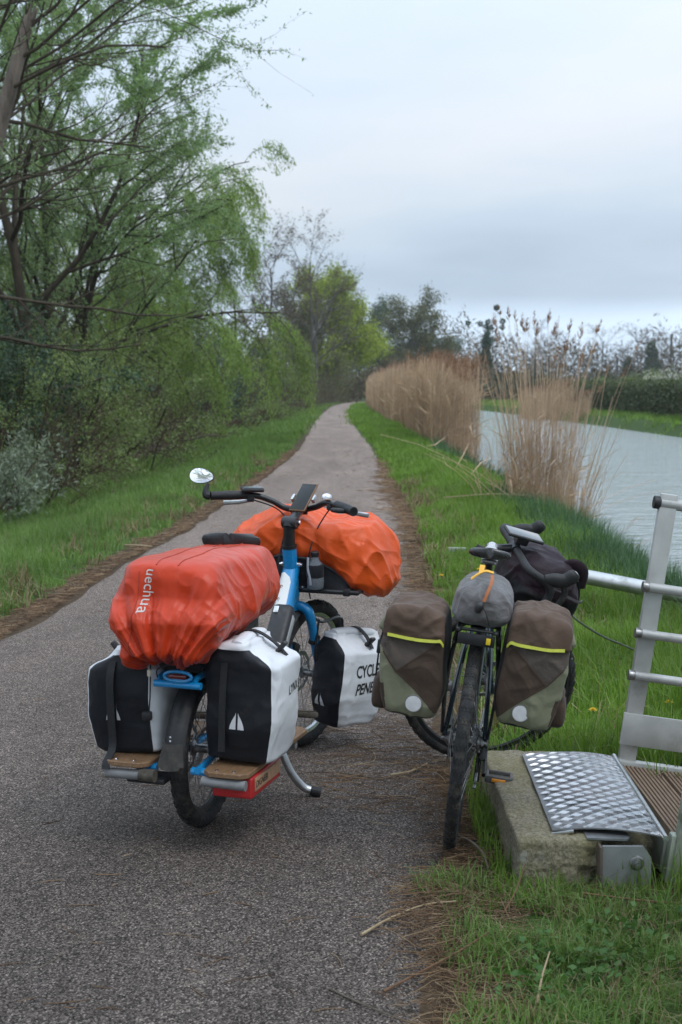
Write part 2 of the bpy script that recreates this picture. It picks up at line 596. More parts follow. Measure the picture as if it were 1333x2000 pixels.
# ------------------------------------------------------------------ canal water
wy = np.concatenate([np.linspace(-6, 60, 90), np.linspace(61, 185, 60)])
wx = np.linspace(1.9, 17.5, 50)
WX, WY = np.meshgrid(wx, wy, indexing='ij')
wv = np.stack([WX, WY, np.full(WX.shape, WATER_Z)], -1).reshape(-1, 3)
ii, jj = np.meshgrid(np.arange(len(wx) - 1), np.arange(len(wy) - 1), indexing='ij')
n_ = len(wy)
wf = np.stack([ii * n_ + jj, (ii + 1) * n_ + jj, (ii + 1) * n_ + jj + 1, ii * n_ + jj + 1], -1).reshape(-1, 4)
t = NT('canal_water')
co1 = t.co('Object', (1.0, 1.9, 1.0))
w1 = t.noise(2.4, 3, 0.55, co=co1, dist=0.6)
w2 = t.noise(8.0, 3, 0.6, co=co1, dist=0.3)
w3 = t.noise(0.6, 2, 0.5, co=co1)
hsum = t.math('ADD', t.math('MULTIPLY', w1, 1.0), t.math('ADD', t.math('MULTIPLY', w2, 0.28), t.math('MULTIPLY', w3, 1.2)))
t.set(Base_Color=(0.34, 0.36, 0.375), Roughness=0.04, Normal=t.bump(hsum, 0.8, 0.13))
t.p.inputs['IOR'].default_value = 1.333
t.p.inputs['Specular IOR Level'].default_value = 0.5
water = mk('water', wv, wf, t.m)
tag(water, 'rippled pale grey canal water', 'water', kind='structure')

# ================================================================== bicycle parts
M_RUB = surf('tyre_rubber', (0.015, 0.015, 0.016), 0.8, var=0.3, vs=30, bump=0.3, bs=260, dirt=(0.085, 0.072, 0.058), dirt_s=22, dirt_amt=0.35)
M_RUBCLEAN = surf('black_rubber', (0.011, 0.011, 0.012), 0.6, var=0.25, vs=40, bump=0.15, bs=300)
M_BLACKM = surf('black_painted_metal', (0.016, 0.016, 0.018), 0.34, var=0.3, vs=30, dirt=(0.06, 0.052, 0.044), dirt_s=20, dirt_amt=0.18)
M_PLAST = surf('black_plastic', (0.014, 0.014, 0.016), 0.5, var=0.25, vs=25, bump=0.08, bs=400, dirt=(0.075, 0.065, 0.052), dirt_s=14, dirt_amt=0.15)
M_SILV = surf('brushed_aluminium', (0.55, 0.56, 0.57), 0.34, 1.0, var=0.12, vs=40, dirt=(0.16, 0.14, 0.12), dirt_s=18, dirt_amt=0.15)
M_CHROME = surf('chrome', (0.8, 0.8, 0.82), 0.12, 1.0, var=0.05, vs=60)
M_STEEL = surf('dull_steel', (0.30, 0.30, 0.30), 0.42, 1.0, var=0.25, vs=60, dirt=(0.05, 0.043, 0.035), dirt_s=40, dirt_amt=0.35)
M_BLUE = surf('blue_frame_paint', (0.006, 0.25, 0.58), 0.30, var=0.06, vs=9, coat=0.6, dirt=(0.06, 0.10, 0.15), dirt_s=11, dirt_amt=0.06)
M_WHITEP = surf('white_frame_paint', (0.74, 0.75, 0.74), 0.32, var=0.04, vs=9, coat=0.5)


def steer_m(pivot, axis, deg):
    """rotation by deg about an axis through pivot (positive turns left)"""
    return np.array(Matrix.Translation(Vector(pivot)) @ Matrix.Rotation(R(deg), 4, Vector(axis)) @ Matrix.Translation(-Vector(pivot)))


def wheel(parent, c, RR, tr, M=None, rimw=0.026, hubw=0.10, nsp=28, knobs=72, rng_seed=1, disc=None, rim_mat=None):
    """wheel > tyre, rim, hub, spoke ... in the x-z plane, optionally moved by steering matrix M"""
    w = empty('wheel'); w.parent = parent
    c = np.asarray(c, float)
    rr = random.Random(rng_seed)
    mb = MB()
    nR, nr = 96, 14
    P = np.zeros((nR, nr, 3))
    for i in range(nR):
        a = 2 * math.pi * i / nR
        for j in range(nr):
            b = 2 * math.pi * j / nr
            # slightly squarish tyre section
            rad = (RR - tr) + tr * math.cos(b) * (1.0 if math.cos(b) > 0 else 0.85)
            yy = tr * math.sin(b) * 1.02
            P[i, j] = c + np.array([rad * math.cos(a), yy, rad * math.sin(a)])
    mb.grid(P, True, True)
    # tread blocks
    for i in range(knobs):
        a = 2 * math.pi * (i + 0.5 * (i % 2)) / knobs
        rows = ((-0.62, 0.9), (-0.2, 1.0), (0.2, 1.0), (0.62, 0.9)) if i % 2 == 0 else ((-0.42, 0.98), (0.0, 1.0), (0.42, 0.98), (0.8, 0.8), (-0.8, 0.8))
        for s, _ in rows:
            b = s * 1.15
            rad = (RR - tr) + tr * math.cos(b) * 1.015
            yy = tr * math.sin(b) * 1.03
            n = np.array([math.cos(a) * math.cos(b), math.sin(b), math.sin(a) * math.cos(b)])
            tt = np.array([-math.sin(a), 0, math.cos(a)])
            bb = np.cross(n, tt)
            rot = np.column_stack([tt, bb, n])
            mb.box(c + np.array([rad * math.cos(a), yy, rad * math.sin(a)]), (RR * 2.1 * math.pi / knobs * 0.42, tr * 0.24, tr * 0.14), rot)
    ty = mb
    rim = MB()
    rimR = RR - tr * 1.75
    prof = [(rimR + 0.004, -rimw / 2), (rimR + 0.008, -rimw / 2 + 0.002), (rimR + 0.006, 0), (rimR + 0.008, rimw / 2 - 0.002), (rimR + 0.004, rimw / 2), (rimR - 0.014, rimw * 0.3), (rimR - 0.019, 0), (rimR - 0.014, -rimw * 0.3)]
    P = np.zeros((72, len(prof), 3))
    for i in range(72):
        a = 2 * math.pi * i / 72
        for j, (r_, y_) in enumerate(prof):
            P[i, j] = c + np.array([r_ * math.cos(a), y_, r_ * math.sin(a)])
    rim.grid(P, True, True)
    hub = MB()
    hub.lathe([(0.004, -hubw / 2 - 0.012), (0.009, -hubw / 2 - 0.01), (0.009, -hubw / 2), (0.027, -hubw / 2 + 0.018), (0.027, -hubw / 2 + 0.022), (0.015, -hubw / 2 + 0.03), (0.015, hubw / 2 - 0.03), (0.027, hubw / 2 - 0.022), (0.027, hubw / 2 - 0.018), (0.009, hubw / 2), (0.009, hubw / 2 + 0.01), (0.004, hubw / 2 + 0.012)], c, (0, 1, 0), 20)
    spk = []
    for i in range(nsp):
        a = 2 * math.pi * i / nsp
        s = 1 if i % 2 else -1
        tw = 0.55 if (i // 2) % 2 else -0.55
        p0 = c + np.array([0.025 * math.cos(a + tw * 2.2), s * (hubw / 2 - 0.02), 0.025 * math.sin(a + tw * 2.2)])
        p1 = c + np.array([(rimR - 0.016) * math.cos(a), 0, (rimR - 0.016) * math.sin(a)])
        spk.append(MB().tube([p0, p1], 0.0013, 5, caps=False))
    parts = [('tyre', ty, M_RUB, 40), ('rim', rim, rim_mat or M_BLACKM, 40), ('hub', hub, M_STEEL, 40)]
    if disc:
        d = MB()
        Rd = disc[0]
        pr = np.zeros((48, 4, 3))
        for i in range(48):
            a = 2 * math.pi * i / 48
            wob = 0.0025 * math.cos(a * 12)
            for j, (r_, y_) in enumerate([(Rd - 0.016 + wob, -0.001), (Rd + wob, -0.001), (Rd + wob, 0.001), (Rd - 0.016 + wob, 0.001)]):
                pr[i, j] = c + np.array([r_ * math.cos(a), disc[1] + y_, r_ * math.sin(a)])
        d.grid(pr, True, True)
        for i in range(6):
            a = 2 * math.pi * i / 6
            d.tube([c + np.array([0.02 * math.cos(a), disc[1], 0.02 * math.sin(a)]), c + np.array([(Rd - 0.012) * math.cos(a + 0.5), disc[1], (Rd - 0.012) * math.sin(a + 0.5)])], 0.0028, 5)
        parts.append(('brake_disc', d, M_STEEL, 40))
    for s in spk: parts.append(('spoke', s, M_STEEL, True))
    for n, m, mt, sm in parts:
        if M is not None: m.xf(M)
        m.build(n, mt, w, sm)
    return w


def bezel_screen(name, parent, c, size, rot, glass, body):
    """flat handset/display: rounded body with a glass face"""
    b = MB().box((0, 0, 0), size, bev=min(size) * 0.42, seg=3)
    Mx = np.eye(4); Mx[:3, :3] = rot_m(rot); Mx[:3, 3] = c
    b.xf(Mx).build('body', body, parent)
    g = MB().box((0, 0, size[2] / 2 + 0.0002), (size[0] * 0.93, size[1] * 0.9, 0.0016), bev=0.0006)
    g.xf(Mx).build('screen', glass, parent)


def text_mesh(name, body, size, mat, parent, origin, ux, uy, extr=0.0006, shear=0.0, target=None, spacing=1.0, bold=0.0, align='CENTER', squeeze=1.0):
    """flat printed lettering as a mesh lying in the plane (ux, uy) at origin; snapped onto target when given"""
    cu = bpy.data.curves.new(name, 'FONT')
    cu.body = body; cu.size = size; cu.shear = shear; cu.align_x = align; cu.align_y = 'CENTER'; cu.space_character = spacing
    cu.offset = bold; cu.resolution_u = 4
    ob = bpy.data.objects.new(name + '_tmp', cu); COL.objects.link(ob)
    dg = bpy.context.evaluated_depsgraph_get()
    me = bpy.data.meshes.new_from_object(ob.evaluated_get(dg))
    bpy.data.objects.remove(ob); bpy.data.curves.remove(cu)
    V = np.zeros(len(me.vertices) * 3); me.vertices.foreach_get('co', V); V = V.reshape(-1, 3)
    ux = np.asarray(ux, float); ux /= np.linalg.norm(ux)
    uy = np.asarray(uy, float); uy -= ux * (ux @ uy); uy /= np.linalg.norm(uy)
    un = np.cross(ux, uy)
    W = np.asarray(origin, float) + V[:, :1] * squeeze * ux + V[:, 1:2] * uy
    F = [tuple(p.vertices) for p in me.polygons]
    bpy.data.meshes.remove(me)
    if target is not None:
        # drop every corner on the surface of the bag, then lift it a hair
        tm = target.data
        bm = bmesh.new(); bm.from_mesh(tm)
        from mathutils.bvhtree import BVHTree
        tree = BVHTree.FromBMesh(bm)
        # refine so that print follows the folds
        b2 = bmesh.new()
        vs = [b2.verts.new(Vector(w)) for w in W]
        for f in F:
            try: b2.faces.new([vs[i] for i in f])
            except ValueError: pass
        bmesh.ops.triangulate(b2, faces=b2.faces[:])
        for _ in range(2):
            long = [e_ for e_ in b2.edges if e_.calc_length() > size * 0.12]
            if long: bmesh.ops.subdivide_edges(b2, edges=long, cuts=1)
            bmesh.ops.triangulate(b2, faces=b2.faces[:])
        b2.verts.index_update()
        for v in b2.verts:
            hit = tree.ray_cast(v.co + Vector(un) * 0.08, -Vector(un), 0.2)
            if hit[0] is None:
                nr_ = tree.find_nearest(v.co)
                hit = (nr_[0],)
            v.co = hit[0] + Vector(un) * 0.0012
        W = np.array([v.co[:] for v in b2.verts]); F = [tuple(v.index for v in f.verts) for f in b2.faces]
        b2.free(); bm.free()
        W = np.concatenate([W])
    o = mk(name, W, F, mat, parent, smooth=False)
    return o


# ------------------------------------------------------------------ soft goods
def superell(a, b, c, e1, e2, nu=90, nv=140):
    """super-ellipsoid, poles on x; returns (nu,nv,3) unit-ish shape"""
    u = np.linspace(-math.pi / 2, math.pi / 2, nu)[:, None]
    v = np.linspace(0, 2 * math.pi, nv, endpoint=False)[None, :]
    sp = lambda x, p: np.sign(x) * np.abs(x) ** p
    X = a * sp(np.sin(u), e1) * np.ones_like(v)
    Y = b * sp(np.cos(u), e1) * sp(np.cos(v), e2)
    Z = c * sp(np.cos(u), e1) * sp(np.sin(v), e2)
    return np.stack([X, Y, Z], -1)


def surf_normals(P):
    du = np.gradient(P, axis=0)
    dv = (np.roll(P, -1, 1) - np.roll(P, 1, 1))
    n = np.cross(du, dv)
    l = np.linalg.norm(n, axis=-1, keepdims=True)
    n = n / np.maximum(l, 1e-12)
    ctr = P.reshape(-1, 3).mean(0)
    if ((P - ctr) * n).sum() < 0: n = -n
    bad = (l[..., 0] < 1e-12)
    if bad.any():
        q = P - ctr; q /= np.maximum(np.linalg.norm(q, axis=-1, keepdims=True), 1e-9)
        n[bad] = q[bad]
    return n


def crease(p, freq, seed, sharp=1.0):
    """piecewise creased noise in 0..1 with sharp ridges"""
    n = perlin(np.asarray(p) * freq + seed * 7.31)
    return 1 - np.minimum(np.abs(n) * 2.4, 1) ** sharp


def cloth_mat(name, col, rough=0.42, sheen=0.25, scale=900.0, wr=0.35, wscale=16.0, trans=0.0, var=0.10, dirt=None, dirt_amt=0.15, spec=0.25):
    if name in MATS: return MATS[name]
    t = NT(name)
    c = np.array(col, float)
    base = t.ramp(t.noise(9, 5, 0.65), [(0.3, tuple(c * (1 - var))), (0.7, tuple(np.minimum(c * (1 + var), 1)))])
    if dirt is not None:
        d = t.ramp(t.noise(7, 7, 0.75), [(0.60 - dirt_amt * 0.4, 0.0), (0.88 - dirt_amt * 0.4, 0.9)])
        base = t.mix(d, base, dirt)
    t.set(Base_Color=base, Roughness=t.ramp(t.noise(20, 4), [(0.3, rough - 0.06), (0.7, rough + 0.1)]))
    t.p.inputs['Sheen Weight'].default_value = sheen
    t.p.inputs['Sheen Roughness'].default_value = 0.4
    t.p.inputs['Specular IOR Level'].default_value = spec
    # fine creases, then the weave
    wc = t.mix(0.10, t.co(), t.n('ShaderNodeTexNoise').outputs['Color'], 'ADD')
    cr_ = t.n('ShaderNodeTexNoise', noise_type='RIDGED_MULTIFRACTAL')
    cr_.inputs['Scale'].default_value = wscale; cr_.inputs['Detail'].default_value = 2.5
    cr_.inputs['Distortion'].default_value = 0.35
    t.l(t.co('Object', (1.0, 1.0, 0.55)), cr_.inputs['Vector'])
    b0 = t.bump(cr_.outputs['Fac'], wr, 0.010)
    vz = t.n('ShaderNodeTexVoronoi', feature='DISTANCE_TO_EDGE'); vz.inputs['Scale'].default_value = wscale * 0.9
    t.l(wc, vz.inputs['Vector'])
    b1 = t.bump(t.ramp(vz.outputs['Distance'], [(0.0, 0.0), (0.12, 0.7), (0.4, 1.0)]), wr * 0.55, 0.006, b0)
    wv_ = t.n('ShaderNodeTexChecker'); wv_.inputs['Scale'].default_value = scale
    t.l(t.co(), wv_.inputs['Vector'])
    b2 = t.bump(wv_.outputs['Fac'], 0.08, 0.0006, b1)
    t.set(Normal=b2)
    if trans > 0:
        tr = t.n('ShaderNodeBsdfTranslucent'); t.l(base, tr.inputs['Color'])
        ms = t.n('ShaderNodeMixShader'); ms.inputs[0].default_value = trans
        t.l(t.p.outputs[0], ms.inputs[1]); t.l(tr.outputs[0], ms.inputs[2]); t.l(ms.outputs[0], t.out.inputs['Surface'])
    MATS[name] = t.m
    return t.m


def strap(parent, name, pts, width, mat, side, th=0.002, sm=5):
    """webbing ribbon along pts; side = direction across the ribbon"""
    P = crom(pts, sm)
    s = np.asarray(side, float); s = s / np.linalg.norm(s)
    T = np.gradient(P, axis=0); T /= np.maximum(np.linalg.norm(T, axis=1, keepdims=True), 1e-9)
    N = np.cross(T, s); N /= np.maximum(np.linalg.norm(N, axis=1, keepdims=True), 1e-9)
    G = np.stack([P - s * width / 2 - N * th, P + s * width / 2 - N * th, P + s * width / 2 + N * th, P - s * width / 2 + N * th], 1)
    mb = MB().grid(G, False, True)
    m = len(P)
    mb.F.append((0, 1, 2, 3)); mb.F.append(tuple((m - 1) * 4 + k for k in (3, 2, 1, 0)))
    return mb.build(name, mat, parent, 30)


def puff(n=70, p=5.0):
    """rounded-box shell without poles: unit verts (N,3) on the p-norm sphere, quad faces"""
    idx = {}; V = []; F = []
    g = np.linspace(-1, 1, n + 1)
    g = np.tan(g * math.pi / 4)
    def vid(a, b, c):
        k = (a, b, c)
        if k not in idx:
            idx[k] = len(V); V.append((g[a], g[b], g[c]))
        return idx[k]
    for ax in range(3):
        for side in (0, n):
            for i in range(n):
                for j in range(n):
                    q = []
                    for (di, dj) in ((0, 0), (1, 0), (1, 1), (0, 1)):
                        t3 = [0, 0, 0]; t3[ax] = side; t3[(ax + 1) % 3] = i + di; t3[(ax + 2) % 3] = j + dj
                        q.append(vid(*t3))
                    F.append(tuple(q) if side == n else tuple(reversed(q)))
    V = np.array(V)
    V = V / (np.sum(np.abs(V) ** p, axis=1, keepdims=True) ** (1 / p))
    return V, np.array(F)


def vnorm(V, F):
    a = np.cross(V[F[:, 2]] - V[F[:, 0]], V[F[:, 3]] - V[F[:, 1]])
    N = np.zeros_like(V)
    for k in range(4): np.add.at(N, F[:, k], a)
    return N / np.maximum(np.linalg.norm(N, axis=1, keepdims=True), 1e-12)

# ================================================================== blue longtail cargo bicycle
LT = Matrix.Translation((-0.468, 4.767, 0.006)) @ Matrix.Rotation(R(90 - 16.0), 4, 'Z') @ Matrix.Rotation(R(1.0), 4, 'X')
lt = empty('cargo_bicycle', LT, label='blue longtail cargo bicycle with wide black handlebar, loaded with orange covered bags', cat='bicycle')

AX = (-0.26, 0, 0.966)
STM = steer_m((0.905, 0, 0.83), AX, -12.0)

# frame --------------------------------------------------------------
MT = [(0.935, 0, 0.775), (0.865, 0, 0.665), (0.745, 0, 0.50), (0.60, 0, 0.36), (0.46, 0, 0.285)]
fr = MB()
fr.tube(MT, [0.034, 0.036, 0.036, 0.036, 0.036], 18, sm=6)
fr.tube([(0.952, 0, 0.655), (0.898, 0, 0.855)], 0.029, 18)
fr.tube([(0.975, 0, 0.66), (0.93, 0, 0.645), (0.80, 0, 0.50)], [0.02, 0.022, 0.02], 12, sm=5)
fr.tube([(0.46, 0, 0.29), (0.36, 0, 0.62), (0.335, 0, 0.70)], 0.019, 12)
for s in (1, -1):
    fr.tube([(0.44, s * 0.045, 0.28), (0.25, s * 0.075, 0.25), (0.0, s * 0.075, 0.255), (-0.02, s * 0.075, 0.26)], [0.015, 0.013, 0.012, 0.010], 10, sm=5)
    fr.tube([(0.40, s * 0.03, 0.52), (0.20, s * 0.06, 0.545), (-0.20, s * 0.062, 0.56), (-0.288, s * 0.058 - 0.012, 0.546)], 0.011, 10, sm=5)
    fr.tube([(0.0, s * 0.075, 0.26), (-0.04, s * 0.066, 0.55)], 0.010, 8)
    fr.tube([(0.0, s * 0.074, 0.275), (-0.14, s * 0.076, 0.272), (-0.285, s * 0.085, 0.268)], 0.012, 8)
    fr.tube([(-0.27, s * 0.06, 0.262), (-0.27, s * 0.13, 0.262)], 0.013, 8)
fr.tube([(-0.290, 0.062, 0.545), (-0.290, -0.098, 0.545)], 0.012, 12)
fr.tube([(-0.05, 0.06, 0.555), (-0.05, -0.06, 0.555)], 0.010, 8)
fr.tube([(0.2, 0.06, 0.545), (0.2, -0.06, 0.545)], 0.010, 8)
fr.tube([(-0.27, 0.1, 0.268), (-0.27, -0.1, 0.268)], 0.010, 8) if False else None
fr.build('frame', M_BLUE, lt)
# white painted panel on the top of the main tube
seg = crom(MT, 6)
sel = seg[2:17]
T = np.gradient(sel, axis=0); T /= np.linalg.norm(T, axis=1, keepdims=True)
Nn = np.cross(T, np.array([0, 1.0, 0])); Nn *= np.sign(Nn[:, 2:3])
P = np.zeros((len(sel), 9, 3))
for i in range(len(sel)):
    e_ = min(1.0, 0.25 + 0.9 * math.sqrt(max(0, i / 2.5))) if i < 3 else 1.0
    for j in range(9):
        a = R(-30 + (105 + 30) * j / 8 * 1.0)
        a = R(38) + (a - R(38)) * e_
        P[i, j] = sel[i] + 0.0372 * (math.cos(a) * Nn[i] + math.sin(a) * np.array([0, 1.0, 0]))
MB().grid(P).build('frame_panel', M_WHITEP, lt, True)
ink = surf('brown_print_ink', (0.16, 0.10, 0.05), 0.6)
for k, (ii_, a0) in enumerate(((3, 22), (5, 26), (6, 20), (7, 28))):
    c0 = sel[ii_] + 0.0380 * (math.cos(R(a0)) * Nn[ii_] + math.sin(R(a0)) * np.array([0, 1.0, 0]))
    MB().tube([c0 + T[ii_] * 0.006 * math.cos(q) + np.array([0, 0.004, 0]) * math.sin(q) for q in np.linspace(0, 5.2 + k * 0.3, 10)], 0.0012, 5, caps=False).build('printed_mark', ink, lt)

# battery ------------------------------------------------------------
bt = MB().box((0, 0, 0), (0.27, 0.085, 0.085), bev=0.022, seg=3)
Mx = np.eye(4); Mx[:3, :3] = rot_m((0, -48, 0)); Mx[:3, 3] = (0.665, -0.035, 0.535)
batt = bt.xf(Mx).build('battery', M_PLAST, lt)
MB().box((0.02, -0.0435, 0.004), (0.15, 0.003, 0.03), bev=0.001).xf(Mx).build('battery_label', surf('grey_label', (0.35, 0.36, 0.37), 0.4), batt)
MB().box((0.10, 0.02, 0.044), (0.03, 0.02, 0.006), bev=0.002).xf(Mx).build('battery_latch', M_SILV, batt)
# silver bracket and motor casing at the bottom bracket ----------------
m = MB(); m.tube([(0.63, -0.06, 0.50), (0.56, -0.065, 0.40), (0.50, -0.06, 0.30)], [0.012, 0.016, 0.02], 8, sm=4)
m.box((0.60, -0.052, 0.46), (0.03, 0.02, 0.10), (0, -30, 0), bev=0.005)
m.build('motor_bracket', M_SILV, lt)
m = MB(); m.lathe([(0.02, -0.07), (0.075, -0.055), (0.082, -0.03), (0.082, 0.03), (0.075, 0.055), (0.02, 0.07)], (0.47, 0, 0.275), (0, 1, 0), 24)
m.build('motor', M_PLAST, lt)
# cranks and pedals ----------------------------------------------------
for s, ang in ((-1, 8), (1, 188)):
    ca = np.array([math.cos(R(ang)), 0, -math.sin(R(ang))])
    p0 = np.array([0.47, s * 0.085, 0.275])
    cr_ = MB().tube([p0, p0 + ca * 0.09 + np.array([0, s * 0.01, 0]), p0 + ca * 0.165 + np.array([0, s * 0.012, 0])], [0.015, 0.011, 0.012], 8).build('crank', M_BLACKM, lt)
    pc = p0 + ca * 0.165 + np.array([0, s * 0.065, 0])
    pe = MB(); pe.box(pc, (0.10, 0.095, 0.022), (0, 12, 0), bev=0.006)
    for q in range(5): pe.box(pc + np.array([-0.04 + q * 0.02, 0, 0.013 - (-0.04 + q * 0.02) * 0.2]), (0.004, 0.08, 0.005))
    pe.build('pedal', surf('muddy_pedal', (0.05, 0.042, 0.032), 0.8, var=0.4, vs=40, bump=0.4, dirt=(0.14, 0.10, 0.06), dirt_amt=0.5), lt)

# wheels ---------------------------------------------------------------
wheel(lt, (0, 0, 0.262), 0.262, 0.029, hubw=0.125, nsp=28, knobs=64, disc=(0.085, 0.062))
wheel(lt, (1.135, 0, 0.306), 0.306, 0.029, M=STM, hubw=0.10, nsp=28, knobs=76, rng_seed=3, disc=(0.085, 0.045), rim_mat=M_SILV)
# rear mudguard and flap -------------------------------------------------
P = np.zeros((26, 9, 3))
for i in range(26):
    a = R(50 + (176 - 50) * i / 25)
    for j in range(9):
        u = -1 + 2 * j / 8
        rr_ = 0.302 - 0.020 * u * u
        P[i, j] = (rr_ * math.cos(a), 0.036 * u, 0.262 + rr_ * math.sin(a))
fen = MB().grid(P).build('mudguard', M_PLAST, lt, True)
P = np.zeros((8, 7, 3))
for i in range(8):
    for j in range(7):
        u = -1 + 2 * j / 6
        w_ = 0.034 + 0.012 * smooth01(0, 1, i / 7) - (0.012 if i == 7 else 0) * abs(u) ** 4
        P[i, j] = (-0.304 - 0.012 * (i / 7) + 0.018 * u * u * (1 - i / 14), w_ * u, 0.352 - 0.085 * i / 7 + (0.012 * u ** 4 if i == 7 else 0))
flap = MB().grid(P).build('mud_flap', surf('dusty_rubber', (0.045, 0.043, 0.041), 0.85, var=0.3, vs=25, bump=0.2, dirt=(0.11, 0.095, 0.075), dirt_amt=0.4), fen, True)
for zz in (0.375, 0.362): MB().lathe([(0.004, 0), (0.004, 0.002), (0.001, 0.003)], (-0.306, 0.0, zz), (-1, 0, 0), 10).build('rivet', M_CHROME, fen)
# front mudguard flap
m = MB()
P = np.zeros((16, 7, 3))
for i in range(16):
    a = R(120 + (212 - 120) * i / 15)
    for j in range(7):
        u = -1 + 2 * j / 6
        rr_ = 0.338 - 0.014 * u * u
        P[i, j] = (1.135 + rr_ * math.cos(a), 0.034 * u * (1 + 0.25 * (i / 15)), 0.306 + rr_ * math.sin(a))
m.grid(P).xf(STM).build('mudguard', M_PLAST, lt, True)

# fork -----------------------------------------------------------------
fk = MB()
fk.tube([(0.945, 0, 0.68), (0.972, 0, 0.60)], 0.024, 12)
for s in (1, -1):
    fk.tube([(0.968, 0, 0.618), (0.978, s * 0.045, 0.608), (0.992, s * 0.066, 0.57), (1.055, s * 0.064, 0.43), (1.115, s * 0.058, 0.325), (1.135, s * 0.056, 0.303)], [0.019, 0.020, 0.020, 0.016, 0.012, 0.010], 12, sm=5)
fk.xf(STM).build('fork', M_BLUE, lt)
MB().box((1.10, 0.06, 0.40), (0.05, 0.03, 0.06), (0, 25, 0), bev=0.006).xf(STM).build('brake_caliper', M_PLAST, lt)
cal = MB(); cal.box((1.045, -0.062, 0.47), (0.05, 0.03, 0.05), (0, 25, 0), bev=0.007)
cal.xf(STM).build('brake_adapter', M_PLAST, lt)
# low pannier carrier on the fork
rk = MB()
for s in (-1,):
    rk.tube([(0.985, s * 0.075, 0.58), (1.06, s * 0.085, 0.545), (1.20, s * 0.085, 0.545), (1.24, s * 0.085, 0.50), (1.15, s * 0.08, 0.31)], 0.006, 8, sm=5)
    rk.tube([(1.03, s * 0.085, 0.56), (1.02, s * 0.085, 0.40), (1.10, s * 0.08, 0.32)], 0.005, 8, sm=4)
rk.xf(STM).build('pannier_carrier', M_BLACKM, lt)

# steerer, stem and bars --------------------------------------------------
st = MB(); st.tube([(0.898, 0, 0.855), (0.896, 0, 0.868)], 0.031, 18); st.tube([(0.896, 0, 0.865), (0.882, -0.004, 0.945)], 0.0235, 16)
st.build('steerer', M_BLACKM, lt)
st = MB(); st.lathe([(0.020, -0.032), (0.025, -0.028), (0.025, 0.028), (0.020, 0.032)], (0.888, -0.006, 0.957), (0.2, 1, 0), 18)
st.tube([(0.882, -0.004, 0.94), (0.886, -0.005, 0.955)], 0.026, 14)
st.tube([(0.89, -0.006, 0.957), (0.95, -0.012, 0.985), (1.005, -0.012, 1.0)], [0.021, 0.018, 0.020], 12)
st.lathe([(0.020, -0.026), (0.022, -0.022), (0.022, 0.022), (0.020, 0.026)], (1.012, -0.012, 1.0), (-0.2, 1, 0), 16)
stem = st.build('stem', M_BLACKM, lt)
MB().lathe([(0.009, 0), (0.010, 0.004), (0.007, 0.008)], (0.894, -0.039, 0.957), (0, -1, 0), 14).build('bolt', M_CHROME, stem)
BAR = [(0.872, 0.325, 1.052), (0.925, 0.235, 1.054), (0.962, 0.165, 1.052), (0.995, 0.105, 1.030), (1.012, 0.055, 1.003), (1.014, -0.012, 0.999), (1.000, -0.075, 1.012), (0.972, -0.125, 1.033), (0.925, -0.175, 1.034), (0.86, -0.235, 1.028), (0.795, -0.292, 1.020)]
bar = MB().tube(BAR, 0.0125, 14, sm=6).build('handlebar', M_BLACKM, lt)
b6 = crom(BAR, 6)
def grip(i0, i1, rr_):
    p = b6[i0:i1]
    n = len(p)
    MB().tube(p, [rr_ * (1.05 if k in (0, n - 1) else (1.0 + 0.10 * math.sin(k / (n - 1) * math.pi))) for k in range(n)], 14).build('grip', M_RUBCLEAN, lt)
grip(0, 10, 0.0165); grip(50, 61, 0.0175)
gw = MB(); gw.box((0.835, -0.235, 1.018), (0.085, 0.05, 0.018), (0, 4, -45), bev=0.008, seg=3); gw.build('palm_rest', M_RUBCLEAN, lt)
# brake levers
for s, base, tip in ((1, (0.955, 0.185, 1.04), (0.955, 0.31, 1.022)), (-1, (0.945, -0.16, 1.02), (0.87, -0.325, 1.004))):
    b_ = np.array(base); t_ = np.array(tip)
    lev = MB().box(b_, (0.035, 0.03, 0.026), (0, 0, -35 if s < 0 else 20), bev=0.006)
    lev.build('lever_clamp', M_PLAST, lt)
    MB().tube([b_ + (0.02, 0, -0.004), b_ * 0.6 + t_ * 0.4 + np.array([0.028, 0, -0.01]), t_ + (0.022, 0, -0.006)], [0.006, 0.0055, 0.0065], 8, sm=5, sq=(1.5, 0.6, 1)).build('brake_lever', M_SILV, lt)
# bell
be = MB(); be.lathe([(0.021, -0.004), (0.0215, 0.002), (0.019, 0.010), (0.013, 0.015), (0.004, 0.0175)], (0.955, -0.135, 1.056), (0.1, 0, 1), 20)
be.build('bell', M_CHROME, lt)
# display
cp = empty('assist_display'); cp.parent = lt
GLASS = surf('dark_screen_glass', (0.010, 0.012, 0.012), 0.08, var=0.1, spec=0.35)
bezel_screen('d', cp, (0.945, 0.175, 1.079), (0.066, 0.088, 0.016), (0, -6, 32), GLASS, M_PLAST)
